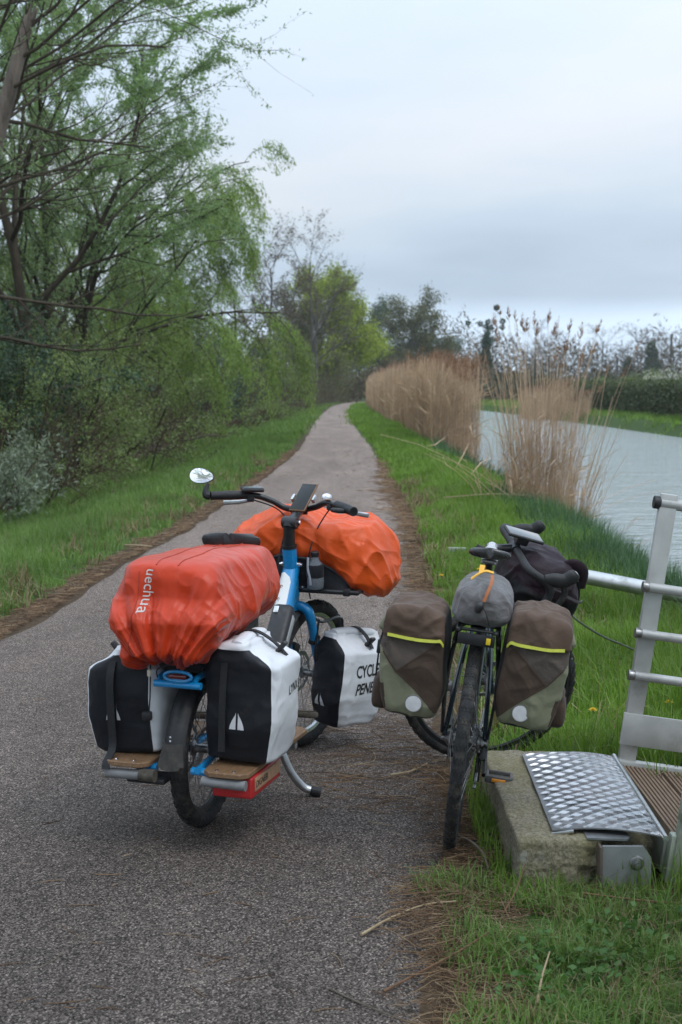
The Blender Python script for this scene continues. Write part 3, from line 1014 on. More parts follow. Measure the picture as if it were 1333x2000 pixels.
# mirror
mir = empty('mirror'); mir.parent = lt
mm = MB(); mm.tube([(0.872, 0.328, 1.052), (0.868, 0.342, 1.055), (0.870, 0.346, 1.075), (0.880, 0.340, 1.10)], [0.0165, 0.017, 0.012, 0.007], 10, sm=3)
mm.build('mirror_arm', M_RUBCLEAN, mir)
mc = np.array([0.905, 0.378, 1.128])
ev = np.array([0.0, 1.0, 0.10]); ev /= np.linalg.norm(ev)
nrm = np.array([-0.93, 0.18, 0.32]); nrm -= ev * (nrm @ ev); nrm /= np.linalg.norm(nrm); wv2 = np.cross(nrm, ev)
def egg(rs, off, k=36):
    return np.array([mc + nrm * off + ev * (0.054 * rs * math.cos(q) * 1.0) + wv2 * (0.032 * rs * math.sin(q) * (1 - 0.22 * math.cos(q) * -1)) for q in np.linspace(0, 2 * math.pi, k, endpoint=False)])
P = np.stack([egg(0.5, -0.020), egg(0.9, -0.014), egg(1.0, -0.004), egg(1.0, 0.002), egg(0.955, 0.0035), egg(0.94, 0.001)])
h_ = MB().grid(P, False, True); h_.F.append(tuple(range(36))); h_.build('mirror_housing', M_RUBCLEAN, mir)
P = np.stack([egg(s_, 0.0015 + 0.0035 * (1 - s_ * s_)) for s_ in (0.94, 0.7, 0.45, 0.2, 0.02)])
g_ = MB().grid(P, False, True); g_.F.append(tuple(4 * 36 + k for k in range(36)))
g_.build('mirror_glass', surf('mirror_glass', (0.9, 0.91, 0.92), 0.02, 1.0, var=0.01), mir, True)
# cables
cb = MB()
cb.tube([(0.95, -0.16, 1.02), (1.0, -0.12, 0.985), (0.99, -0.085, 0.92), (0.95, -0.07, 0.84), (0.955, -0.055, 0.74), (1.0, -0.06, 0.64)], 0.0028, 6, sm=6)
cb.build('cable', M_RUBCLEAN, lt)
cb = MB(); cb.tube([(0.955, 0.19, 1.04), (1.02, 0.10, 1.0), (1.0, 0.045, 0.95), (0.93, 0.035, 0.88), (0.90, 0.045, 0.80), (0.93, 0.05, 0.68)], 0.0028, 6, sm=6)
cb.build('cable', M_RUBCLEAN, lt)
cb = MB(); cb.tube([(0.955, 0.165, 1.045), (1.03, 0.08, 1.01), (1.03, 0.03, 0.97), (0.92, 0.03, 0.90), (0.885, 0.04, 0.78), (0.90, 0.045, 0.66)], 0.0026, 6, sm=6)
cb.build('cable', M_RUBCLEAN, lt)

# saddle -----------------------------------------------------------------
P = np.zeros((22, 24, 3))
for i in range(22):
    u = i / 21
    x = 0.275 + 0.25 * u
    wdt = (0.090 * (1 - smooth01(0.08, 0.70, u)) + 0.022) * math.sqrt(min(1, (u + 0.004) / 0.10)) * (1 if u < 0.93 else math.sqrt(max(0.02, (1 - u) / 0.07)))
    for j in range(24):
        a = 2 * math.pi * j / 24
        zz = math.sin(a)
        hgt = 0.028 if zz > 0 else 0.046 * (1 - 0.6 * u)
        dip = 0.010 * math.exp(-(math.cos(a) / 0.28) ** 2) * (1 - u) if zz > 0 else 0
        P[i, j] = (x, 0.025 + wdt * math.cos(a), 0.950 - 0.030 * u + hgt * np.sign(zz) * abs(zz) ** 0.75 - dip)
sd = MB().grid(P, False, True); sd.F.append(tuple(range(24))); sd.F.append(tuple(21 * 24 + k for k in range(24)))
sad = sd.build('saddle', surf('black_saddle_vinyl', (0.014, 0.014, 0.016), 0.33, var=0.2, vs=30, bump=0.05, bs=500), lt, 50)
MB().tube([(0.335, 0, 0.70), (0.325, 0.02, 0.93)], 0.0135, 12).build('seat_post', M_BLACKM, lt)

# footboards ---------------------------------------------------------------
t = NT('varnished_plywood')
cw = t.co('Object', (6, 60, 60))
wd = t.ramp(t.noise(3, 6, 0.7, co=cw, dist=0.6), [(0.3, (0.13, 0.070, 0.035)), (0.55, (0.235, 0.135, 0.070)), (0.75, (0.30, 0.19, 0.105))])
sx = t.ramp(t.noise(60, 4, 0.7), [(0.35, 0.75), (0.7, 1.15)])
t.set(Base_Color=t.mix(1.0, wd, sx, 'MULTIPLY'), Roughness=0.55, Normal=t.bump(t.noise(40, 4, co=cw), 0.2, 0.003))
M_WOOD = t.m
for s, y0, y1, xf_ in ((1, 0.072, 0.228, 0.26), (-1, -0.117, -0.270, 0.33)):
    a, b = min(y0, y1), max(y0, y1)
    ch = 0.025
    poly = [(-0.335, a + ch), (-0.335, b - ch), (-0.31, b), (xf_ - 0.03, b), (xf_, b - 0.03), (xf_, a + 0.03), (xf_ - 0.03, a), (-0.31, a)]
    fb = MB().prism(poly, 2, 0.266 if s < 0 else 0.272, 0.283 if s < 0 else 0.289)
    fbo = fb.build('footboard', M_WOOD, lt, 30)
    bv = fbo.modifiers.new('edge', 'BEVEL'); bv.width = 0.003; bv.segments = 2
    for yy in (a + 0.05, b - 0.045):
        MB().lathe([(0.006, 0), (0.006, 0.003), (0.003, 0.005)], (-0.315, yy, 0.283 if s < 0 else 0.289), (0, 0, 1), 10).build('bolt', M_CHROME, fbo)
    gs = surf('grey_foam_sleeve', (0.20, 0.20, 0.205), 0.7, var=0.12, vs=40, bump=0.2, bs=200)
    ya, yb = (0.085, 0.218) if s > 0 else (-0.115, -0.262)
    MB().tube([(-0.318, ya, 0.247), (-0.318, yb, 0.244)], 0.0165, 14).build('footboard_tube', gs, lt)
    if s > 0:
        MB().tube([(-0.322, 0.045, 0.249), (-0.320, 0.098, 0.248)], 0.021, 14).build('tube_end_cap', surf('muddy_cap', (0.07, 0.06, 0.047), 0.85, var=0.5, vs=40, bump=0.5, bs=160), lt)
        MB().box((-0.26, 0.085, 0.226), (0.10, 0.13, 0.018), bev=0.004).build('battery_tray', M_PLAST, lt)
    MB().tube([(0.20, ya, 0.25), (0.20, yb, 0.25)], 0.0145, 12).build('footboard_tube', gs, lt)

# tail light ---------------------------------------------------------------
tl = MB()
loop = [(-0.302, 0.047 * math.cos(q) - 0.022, 0.574 + 0.016 * math.sin(q)) for q in np.linspace(0, 2 * math.pi, 20, endpoint=False)]
tl.tube(loop, 0.0055, 8, closed=True)
tl.box((-0.298, -0.022, 0.560), (0.014, 0.04, 0.02), bev=0.004)
tlo = tl.build('tail_light_bracket', M_BLUE, lt)
MB().box((-0.304, -0.022, 0.574), (0.016, 0.062, 0.016), bev=0.006, seg=3).build('tail_light', surf('dark_red_lens', (0.11, 0.006, 0.008), 0.15, var=0.1, coat=0.8), tlo)

# kickstand ------------------------------------------------------------------
for s in (-1, 1):
    ks = MB().tube([(0.375, s * 0.10, 0.25), (0.372, s * 0.145, 0.185), (0.385, s * 0.185, 0.095), (0.405, s * 0.225, 0.040), (0.418, s * 0.262, 0.024)], 0.0145, 12, sm=6).build('kickstand_leg', M_SILV, lt)
    MB().tube([(0.415, s * 0.252, 0.026), (0.424, s * 0.288, 0.018)], 0.0185, 12).build('rubber_foot', M_RUBCLEAN, ks)

# front carrier tray bars
fc = MB()
fc.tube([(1.01, 0.26, 0.682), (0.965, 0.24, 0.682), (0.955, 0, 0.680), (0.955, -0.24, 0.680), (1.00, -0.265, 0.680), (1.36, -0.26, 0.69), (1.38, 0.24, 0.69), (1.01, 0.26, 0.682)], 0.010, 10, sm=4)
fc.tube([(0.955, 0.0, 0.70), (1.10, 0.0, 0.69), (1.39, 0.0, 0.69)], 0.012, 10)
fc.tube([(0.95, -0.04, 0.687), (0.95, 0.04, 0.687)], 0.012, 8)
fco = fc.build('front_carrier', M_BLACKM, lt)
for z_, x_ in ((0.785, 0.925), (0.690, 0.955)):
    for s in (1, -1):
        MB().lathe([(0.010, 0), (0.010, 0.012), (0.006, 0.012), (0.006, 0.02)], (x_, s * 0.028, z_), (0, s, 0), 10).build('bolt', M_CHROME, fco)
MB().box((0.957, -0.225, 0.680), (0.03, 0.03, 0.03), bev=0.006).build('corner_clamp', M_PLAST, fco)

# ================================================================== luggage on the cargo bicycle
def at_bike(BM, off, rz=0.0, rx=0.0, ry=0.0):
    return BM @ Matrix.Translation(off) @ Matrix.Rotation(R(rz), 4, 'Z') @ Matrix.Rotation(R(ry), 4, 'Y') @ Matrix.Rotation(R(rx), 4, 'X')


M_ORR = cloth_mat('red_orange_rain_nylon', (0.50, 0.038, 0.007), 0.36, sheen=0.10, wr=0.30, wscale=9, spec=0.32)
M_ORF = cloth_mat('bright_orange_rain_nylon', (0.72, 0.092, 0.010), 0.38, sheen=0.08, wr=0.34, wscale=9, trans=0.12, spec=0.32)
M_ORSEAM = cloth_mat('red_orange_seam', (0.36, 0.035, 0.012), 0.5, sheen=0.2)
M_PRINTG = surf('pale_grey_print', (0.55, 0.53, 0.52), 0.55)
M_DARKC = cloth_mat('black_bag_fabric', (0.016, 0.017, 0.021), 0.55, sheen=0.15, wr=0.4, wscale=11, dirt=(0.04, 0.038, 0.035), dirt_amt=0.05)


def fold_field(D, k, seed, sharp=0.8):
    """pleats across coordinate D: rounded tops and pinched valleys, unevenly spaced"""
    w = D * k + 1.1 * perlin(np.stack([D * k * 0.35, D * 0 + seed, D * 0 + 0.37], -1))
    tr = np.abs((w % 1.0) - 0.5) * 2
    return tr ** sharp


# ---- rear cover -------------------------------------------------------------
rc = empty('rain_covered_bag', at_bike(LT, (0.02, 0.012, 0.60)), label='large red-orange rain cover over the bag behind the saddle, grey lettering down its back', cat='bag')
S, SF = puff(96, 7.0)
P = np.zeros_like(S)
sx, sy, sz = S[..., 0], S[..., 1], S[..., 2]
top = (sz + 1) / 2
# half sizes change along the load: rear is bulkier, front narrows
hw = 0.204 - 0.020 * smooth01(0.0, 1.0, sx)
hw = hw * (1 - 0.20 * smooth01(0.0, 1.0, sz) - 0.36 * smooth01(-0.1, -1.0, sz))
P[..., 0] = 0.352 * sx - 0.032 - 0.045 * smooth01(0.35, -0.15, sz) * smooth01(0.0, -0.9, sx) + 0.055 * smooth01(-0.7, -1.0, sz) * smooth01(0.0, -0.9, sx) + 0.02 * top
P[..., 1] = hw * sy
zt = 0.345 - 0.004 * sx
zb = 0.006 + 0.065 * smooth01(-0.9, 0.8, sx)
P[..., 2] = zb + (zt - zb) * top
P[..., 2] -= 0.028 * smooth01(0.4, 1.0, -sx) * smooth01(0.2, 0.9, sy) * smooth01(0.4, 0.0, top)
# the top sags between the hard edges of the load
x, y, z = P[..., 0], P[..., 1], P[..., 2]
P[..., 2] -= 0.014 * smooth01(0.7, 1.0, sz) * (perlin(np.stack([x * 4, y * 6, x * 0 + 1.5], -1)) * 1.2 + 0.3)
N = vnorm(P, SF)
rear = smooth01(-0.22, -0.33, x)
side = smooth01(0.09, 0.155, np.abs(y)) * (1 - rear)
notop = 1 - smooth01(0.72, 0.98, sz)
low = smooth01(0.32, 0.03, z)
q = np.stack([x, y, z], -1)
qv = np.stack([x, y, z * 0.30], -1)
# tension folds running up from the gathered hem, of very different widths
g0 = np.arctan2(y + 0.012, np.maximum(z + 0.06, 0.015)) * 1.0
fa = crease(np.stack([g0 * 1.0, z * 0.35, x * 0.0 + 2.0], -1), 4.2, 1.3, 0.75)
fb_ = crease(np.stack([g0 * 1.0, z * 0.6, x * 0.0 + 5.0], -1), 10.0, 2.7, 0.8)
fan = fold_field(g0 + 0.06 * perlin(q * 3.0 + 1.0), 3.1, 3.0, 0.62)
disp = rear * notop * (0.026 * (fan - 0.6) * (0.30 + 0.70 * low) + 0.012 * (fa - 0.5) * (0.35 + 0.65 * low) + 0.010 * (fb_ - 0.5) * low)
# slanting folds on the flanks
dg = x + 0.42 * z * np.tanh((0.02 - x) * 6) + 0.04 * perlin(q * 4 + 4)
fs = crease(np.stack([dg, z * 0.25, y * 0.0], -1), 7.0, 3.9, 0.75)
fs2 = crease(np.stack([dg, z * 0.5, y * 0.0], -1), 17.0, 6.1, 0.8)
fl_ = fold_field(dg, 5.2, 6.0, 0.62)
disp += side * notop * (0.028 * (fl_ - 0.6) * (0.35 + 0.65 * low) + 0.012 * (fs - 0.5) * (0.4 + 0.6 * low) + 0.008 * (fs2 - 0.5) * low)
# broad sags and hard crumples
disp += 0.014 * perlin(q * 5.0 + 2.2) * (0.3 + 0.7 * low) * notop
disp += 0.013 * (crease(np.stack([x + z * 0.25, y - z * 0.2, z * 0.40], -1), 5.4, 2.0, 0.62) - 0.6) * notop * (0.7 + 0.3 * low)
disp += 0.0042 * (crease(np.stack([x + z * 0.5, y - z * 0.4, z * 0.7], -1), 13.0, 4.0, 0.65) - 0.6) * (0.35 + 0.65 * notop)
# gathered hem
hem = smooth01(0.075, 0.0, z) * notop
disp += 0.006 * hem * np.sin(np.arctan2(y, x) * 30 + 7 * perlin(q * 7))
P = P + N * disp[..., None]
cov = mk('cover', P, SF, M_ORR, rc)
# seam welts along the top
from mathutils.bvhtree import BVHTree
def bvh_of(o):
    bm = bmesh.new(); bm.from_mesh(o.data); t_ = BVHTree.FromBMesh(bm); bm.free(); return t_
tree = bvh_of(cov)
def drape(pts, d, lift=0.001):
    out = []
    d = Vector(d)
    for p in pts:
        h = tree.ray_cast(Vector(p) - d * 0.5, d, 1.2)
        if h[0] is not None: out.append(h[0] - d * lift)
    return out
for y0, y1 in ((0.03, 0.045), (-0.045, -0.035)):
    pts = drape([(x_, y0 + (y1 - y0) * (x_ + 0.32) / 0.66 + 0.006 * math.sin(x_ * 14), 0) for x_ in np.linspace(-0.335, 0.28, 40)], (0, 0, -1))
    MB().tube(pts, 0.0020, 6, caps=True).build('seam', M_ORSEAM, cov)
pts = drape([(0, 0.085 + 0.006 * math.sin(z_ * 20), z_) for z_ in np.linspace(0.06, 0.31, 30)], (1, 0, 0))
MB().tube(pts, 0.0018, 6).build('seam', M_ORSEAM, cov)
text_mesh('lettering', 'uechua', 0.047, M_PRINTG, rc, (-0.45, 0.052, 0.252), (0, 0.08, -1), (0, -1, 0), target=cov, spacing=1.02, align='CENTER')
cl = MB(); cl.lathe([(0.006, -0.010), (0.007, -0.006), (0.007, 0.008), (0.004, 0.012)], (-0.365, 0.045, -0.012), (0, 0, 1), 10)
cl.build('cord_lock', surf('ivory_plastic', (0.5, 0.46, 0.38), 0.5), rc)
# dark bag under the hem, resting on the carrier
mb = MB().box((0.03, -0.01, 0.04), (0.58, 0.16, 0.14), bev=0.03, seg=3)
mb.build('bag_base', M_DARKC, rc)
hc = MB().tube([(-0.36, -0.06, 0.05), (-0.375, -0.02, 0.02), (-0.36, 0.02, 0.0), (-0.335, 0.03, -0.03)], 0.0022, 6, sm=5)
hc.build('hem_cord', M_RUBCLEAN, rc)

# ---- front load ---------------------------------------------------------------
fcv = empty('rain_covered_bag', at_bike(LT, (1.215, 0.0, 0.69)), label='bright orange rain cover over the black bag on the front carrier, ahead of the handlebar', cat='bag')
# black tub of the bag
tb = MB()
rows = []
for k, (zz, gx, gy) in enumerate(((0.005, 0.19, 0.23), (0.03, 0.21, 0.26), (0.10, 0.215, 0.27), (0.14, 0.20, 0.25), (0.155, 0.17, 0.22))):
    rows.append(np.array([[gx * np.sign(math.cos(a)) * abs(math.cos(a)) ** 0.45, gy * np.sign(math.sin(a)) * abs(math.sin(a)) ** 0.45, zz] for a in np.linspace(0, 2 * math.pi, 56, endpoint=False)]))
G = np.stack(rows)
G = np.stack([crom(G[:, j], 5) for j in range(G.shape[1])], 1)
G = G + surf_normals(G) * (0.006 * perlin(G * 9)[..., None])
tb.grid(G, False, True); tb.F.append(tuple(range(56))); tb.F.append(tuple((len(G) - 1) * 56 + k for k in range(56)))
tb.build('bag_body', M_DARKC, fcv, True)
S, SF = puff(82, 3.6)
sx, sy, sz = S[..., 0], S[..., 1], S[..., 2]
top = (sz + 1) / 2
P = np.zeros_like(S)
P[..., 0] = 0.262 * sx * (1 - 0.12 * smooth01(0.4, 1.0, sz))
P[..., 1] = 0.360 * sy
ztop = 0.292 - 0.040 * smooth01(0.30, 1.0, np.abs(sy + 0.1)) + 0.012 * np.sin(sy * 5)
# hem: high in the middle of the back, dropping at the ends, low in front
hemz = 0.098 - 0.165 * smooth01(0.05, 0.78, np.abs(sy)) - 0.03 * smooth01(-0.2, 0.9, sx)
P[..., 2] = hemz + (ztop - hemz) * top
N = vnorm(P, SF)
x, y, z = P[..., 0], P[..., 1], P[..., 2]
q = np.stack([x, y, z], -1)
low = smooth01(0.80, 0.15, top)
ends = 1.0
wp = y + 0.55 * (z - 0.05) * np.tanh(y * 9) + 0.05 * perlin(q * 4 + 1)
fa = crease(np.stack([wp, z * 0.4, x * 0.3], -1), 5.0, 2.3, 0.75)
fb_ = crease(np.stack([wp, z * 0.6, x * 0.5], -1), 12.0, 4.4, 0.8)
disp = 0.036 * (fold_field(wp, 4.3, 9.0, 0.62) - 0.6) * (0.45 + 0.55 * low) + 0.014 * (fa - 0.5) * (0.35 + 0.65 * low) + 0.008 * (fb_ - 0.5) * (0.3 + 0.7 * low)
disp += 0.020 * perlin(q * 4.5 + 7.7)
disp += 0.019 * (crease(np.stack([x, y + z * 0.5, z * 0.6 - y * 0.3], -1), 5.0, 1.0, 0.62) - 0.6)
disp += 0.0085 * (crease(np.stack([x + z * 0.4, y - z * 0.5, z * 0.7], -1), 11.0, 6.0, 0.62) - 0.6)
hem = smooth01(0.16, 0.04, top)
disp += 0.006 * hem * np.sin(np.arctan2(y, x) * 36 + 7 * perlin(q * 7))
P = P + N * (disp * (0.15 + 0.85 * ends))[..., None]
cov2 = mk('cover', P, SF, M_ORF, fcv)
# dark piping and back panel of the bag below the edge of the cover
pp = []
for yy in np.linspace(0.27, -0.27, 30):
    k = (sx < -0.25) & (np.abs(y - yy) < 0.02) & (top < 0.22) & (top > 0.08)
    if k.any():
        pp.append(P[k].mean(0) + np.array([-0.010, 0, 0]))
pp = np.array(pp)
pp[1:-1] = (pp[:-2] + pp[1:-1] + pp[2:]) / 3
MB().tube(pp, 0.0055, 8, sm=3).build('piping', surf('dark_grey_piping', (0.045, 0.047, 0.053), 0.6), fcv)
pr = crom(pp, 3)
G = np.stack([pr + np.array([0.004, 0, 0]), np.column_stack([np.full(len(pr), -0.236), pr[:, 1] * 0.97, np.minimum(pr[:, 2] - 0.004, -0.006)])])
G = np.stack([G[0] * (1 - k) + G[1] * k for k in np.linspace(0, 1, 8)])
MB().grid(G).build('back_panel', M_DARKC, fcv, True)

# ---- white and black roll-top panniers -----------------------------------------
M_PWHITE = cloth_mat('white_tarpaulin', (0.66, 0.67, 0.70), 0.45, sheen=0.0, scale=1300, wr=0.22, wscale=7, var=0.05, dirt=(0.30, 0.28, 0.25), dirt_amt=0.02)
M_PBLACK = cloth_mat('black_tarpaulin', (0.012, 0.013, 0.017), 0.50, sheen=0.05, scale=1300, wr=0.30, wscale=8, dirt=(0.05, 0.045, 0.037), dirt_amt=0.06)
M_WEB = surf('black_webbing', (0.012, 0.012, 0.014), 0.7, var=0.3, vs=90, bump=0.3, bs=900)
M_REFL = surf('reflector_silver', (0.62, 0.62, 0.64), 0.4, var=0.05)
M_INK = surf('black_print', (0.012, 0.012, 0.014), 0.5)


def pannier(Mw, label, LX, WY, HZ, s, seed, black_lo, black_hi, bottom_taper=0.12, bulge=1.0, group=None):
    """bag with origin at its bottom centre, x forward, outside towards s*y; black end panels between y limits"""
    p = empty('pannier', Mw, label=label, cat='pannier', group=group)
    nz, na = 64, 120
    G = np.zeros((nz, na, 3))
    for i in range(nz):
        u = i / (nz - 1)
        fz = HZ * (1 - (1 - u) ** 1.0)
        rx = LX / 2; ry = WY / 2
        tp = 1 - bottom_taper * (1 - smooth01(0, 0.35, u))
        end = math.sqrt(max(0, 1 - max(0, (0.06 - u) / 0.06) ** 2)) * 0.25 + 0.75
        sh = smooth01(0.80, 1.0, u)
        rx *= tp * end * (1 - 0.10 * sh); ry *= (tp * 0.5 + 0.5) * end * (1 - 0.62 * sh)
        lean = s * (0.012 * math.sin(u * math.pi)) - s * 0.02 * sh
        for j in range(na):
            a = 2 * math.pi * j / na
            ca, sa = math.cos(a), math.sin(a)
            G[i, j] = (rx * np.sign(ca) * abs(ca) ** 0.30, ry * np.sign(sa) * abs(sa) ** 0.36 + lean, fz)
    # rows nearer the shoulder sag
    N = surf_normals(G)
    q = G + seed * 3.3
    d = 0.010 * bulge * perlin(q * 5.5) + 0.006 * (crease(q * np.array([1, 1, 0.7]), 6.5, seed) - 0.6) + 0.003 * (crease(q, 15.0, seed + 2) - 0.6)
    zz = G[..., 2] / HZ
    d = d + 0.010 * smooth01(0.70, 0.95, zz) * (crease(q * np.array([1.2, 1.2, 2.0]), 7.0, seed + 5) - 0.55)
    d = d - 0.006 * np.sin(zz * 3.0) * 0 
    G = G + N * d[..., None]
    # lower the rim so that the mouth reads as rolled down
    V = G.reshape(-1, 3)
    cap_b = len(V); V = np.vstack([V, G[0].mean(0), G[-1].mean(0) + np.array([0, 0, 0.006])]); cap_t = cap_b + 1
    Fw, Fb = [], []
    for i in range(nz - 1):
        for j in range(na):
            j2 = (j + 1) % na
            f = (i * na + j, i * na + j2, (i + 1) * na + j2, (i + 1) * na + j)
            rel = (j + 0.5) / na * 360.0
            for ctr_ in (180.0, 0.0):
                dd = (rel - ctr_ + 180) % 360 - 180
                if ctr_ == 180.0: dd = -dd
                dd *= s
                isb = black_lo < dd < black_hi and i < nz * 0.93
                if isb: break
            (Fb if isb else Fw).append(f)
    for j in range(na):
        j2 = (j + 1) % na
        Fb.append((cap_b, j2, j)); Fw.append((cap_t, (nz - 1) * na + j, (nz - 1) * na + j2))
    def sub(F):
        ids = sorted({i for f in F for i in f}); mp = {k: n for n, k in enumerate(ids)}
        return V[ids], [tuple(mp[i] for i in f) for f in F]
    o1 = mk('shell', *sub(Fw), M_PWHITE, p); o2 = mk('end_panel', *sub(Fb), M_PBLACK, p)
    # roll closure
    rl = MB()
    rp = [(x_, -s * 0.012 + 0.006 * math.sin(x_ * 20 + seed), HZ - 0.004 + 0.006 * math.sin(x_ * 9 + seed)) for x_ in np.linspace(-LX * 0.40, LX * 0.40, 12)]
    rl.tube(rp, [0.016] + [0.021] * 10 + [0.016], 14, sq=(0.8, 1.25, 0.9))
    rl.build('roll_closure', M_PWHITE, p)
    return p, o1, o2


def tri_mark(p, target, x0, yc, zc, w, h, split=0.012):
    """pale triangular reflective marks on the rear panel (faces -x)"""
    tr = bvh_of(target)
    for sgn in (-1, 1):
        pts = []
        for k in range(7):
            u = k / 6
            pts.append((sgn * split * (0.4 + 0.6 * (1 - u)) , u))
        rows = []
        for u in np.linspace(0, 1, 7):
            hw_ = w / 2 * (1 - u ** 1.6)
            a, b = (split, max(hw_, split + 0.001)) if hw_ > split else (split * 0.98, split)
            rows.append([(a, u), (b, u)])
        G = []
        for r_ in rows:
            line = []
            for (d_, u) in r_:
                y_, z_ = yc + sgn * d_, zc + h * u
                hit = tr.ray_cast(Vector((x0 - 0.2, y_, z_)), Vector((1, 0, 0)), 0.6)
                line.append((hit[0][0] - 0.0015, y_, z_) if hit[0] is not None else (x0, y_, z_))
            G.append(line)
        MB().grid(np.array(G)).build('reflector', M_REFL, p, False)


def buckle_strap(p, s, LX, WY, HZ, x0, seed=0):
    strap(p, 'top_strap', [(x0, -s * WY * 0.42, HZ * 0.93), (x0 + 0.005, -s * 0.02, HZ + 0.021), (x0 + 0.012, s * WY * 0.22, HZ * 0.985), (x0 + 0.016, s * WY * 0.44, HZ * 0.86)], 0.022, M_WEB, (1, 0, 0.0))
    MB().box((x0 + 0.014, s * WY * 0.36, HZ * 0.925), (0.032, 0.014, 0.05), (s * -38, 0, 0), bev=0.005).build('buckle', M_PLAST, p)


# right rear
pr, prw, prb = pannier(at_bike(LT, (-0.112, -0.198, 0.284), rz=-1.0, rx=1.0), 'tall white and black roll-top pannier on the footboard above the red box', 0.300, 0.250, 0.395, -1, 1.0, -62, 44)
buckle_strap(pr, -1, 0.300, 0.250, 0.395, 0.02)
tri_mark(pr, prb, -0.15, -0.012, 0.125, 0.050, 0.055, 0.0035)
strap(pr, 'side_strap', [(-0.150, 0.035, 0.35), (-0.163, 0.035, 0.22), (-0.160, 0.035, 0.05)], 0.022, M_WEB, (0, 1, 0))
text_mesh('lettering', 'LYNX', 0.042, M_INK, pr, (0.040, -0.2, 0.235), (1, 0, 0.03), (-0.05, 0, 1), target=prw, shear=0.15, spacing=1.05, bold=0.0006)
# left rear
pl, plw, plb = pannier(at_bike(LT, (-0.100, 0.186, 0.290), rz=2.0, rx=-2.5), 'slumped black and white pannier strapped to the muddy footboard beside the taped tube end', 0.320, 0.265, 0.345, 1, 4.0, -28, 44, bulge=1.6)
buckle_strap(pl, 1, 0.320, 0.265, 0.345, 0.02)
tri_mark(pl, plb, -0.16, 0.035, 0.115, 0.050, 0.055, 0.013)
strap(pl, 'side_strap', [(-0.155, 0.032, 0.31), (-0.179, 0.034, 0.24), (-0.178, 0.034, 0.12), (-0.176, 0.034, 0.03), (-0.226, 0.034, -0.004), (-0.24, 0.034, -0.028)], 0.026, M_WEB, (0, 1, 0))
MB().tube([(-0.150, -0.098, 0.30), (-0.168, -0.10, 0.2), (-0.170, -0.095, 0.14), (-0.166, -0.098, 0.06)], 0.0024, 6, sm=5).build('elastic_cord', M_RUBCLEAN, pl)
MB().box((-0.170, -0.088, 0.135), (0.024, 0.032, 0.03), (0, 0, 12), bev=0.006).build('hook', M_PLAST, pl)
# front right, turns with the fork
FM = LT @ Matrix(STM.tolist())
pf, pfw, pfb = pannier(at_bike(FM, (1.155, -0.158, 0.118), rz=-11.0, ry=5.0, rx=1.5), 'white and black pannier hung beside the front wheel, large black lettering on its side', 0.335, 0.175, 0.380, -1, 2.0, -60, 42, bottom_taper=0.24)
buckle_strap(pf, -1, 0.335, 0.175, 0.380, 0.015)
tri_mark(pf, pfb, -0.155, 0.005, 0.085, 0.055, 0.05, 0.006)
text_mesh('lettering', 'CYCLES', 0.070, M_INK, pf, (0.010, -0.2, 0.238), (1, 0, 0.06), (-0.05, 0, 1), target=pfw, spacing=0.95, bold=0.0014, shear=0.0, squeeze=0.76)
text_mesh('lettering', 'PENET', 0.066, M_INK, pf, (0.005, -0.2, 0.165), (1, 0, 0.06), (-0.05, 0, 1), target=pfw, spacing=0.98, bold=0.0014, shear=0.16, squeeze=0.84)

# ---- red box under the right footboard -------------------------------------------
rb = empty('tool_box', at_bike(LT, (-0.145, -0.205, 0.190)), label='red box with a pale wooden side plate hung under the footboard', cat='box')
M_RED = surf('red_plastic', (0.42, 0.018, 0.020), 0.42, var=0.12, vs=14, bump=0.08, bs=300, dirt=(0.16, 0.05, 0.04), dirt_amt=0.12)
MB().box((0, 0, 0.037), (0.29, 0.135, 0.070), bev=0.008, seg=3).build('case', M_RED, rb)
MB().box((0.005, -0.069, 0.044), (0.25, 0.004, 0.044), bev=0.001).build('side_plate', surf('bare_wood_plate', (0.36, 0.21, 0.125), 0.65, var=0.2, vs=30), rb)
text_mesh('lettering', 'DIGNEBI', 0.030, M_INK, rb, (-0.06, -0.0717, 0.044), (1, 0, 0), (0, 0, 1), shear=0.25, bold=0.0004)
MB().lathe([(0.005, 0), (0.005, 0.010), (0.003, 0.012)], (-0.145, -0.03, 0.055), (-1, 0, 0), 10).build('latch', M_CHROME, rb)

# ---- phone on the bar -------------------------------------------------------------
ph = empty('phone', LT @ Matrix.Translation((0.985, -0.030, 1.050)), label='dark phone in a metal clamp mounted above the cargo bicycle stem', cat='phone')
bezel_screen('p', ph, (0, 0, 0), (0.148, 0.074, 0.010), (0, -44, -14), GLASS, surf('bronze_phone_case', (0.16, 0.085, 0.045), 0.4, 0.3))
for yy in (-0.043, 0.043): MB().box((0.003, yy, -0.004), (0.03, 0.012, 0.022), (0, -44, -14), bev=0.003).build('clamp_jaw', M_SILV, ph)
m = MB(); m.tube([(0.0, 0.0, -0.006), (0.012, 0.008, -0.036)], 0.009, 10)
m.build('mount', M_PLAST, ph)

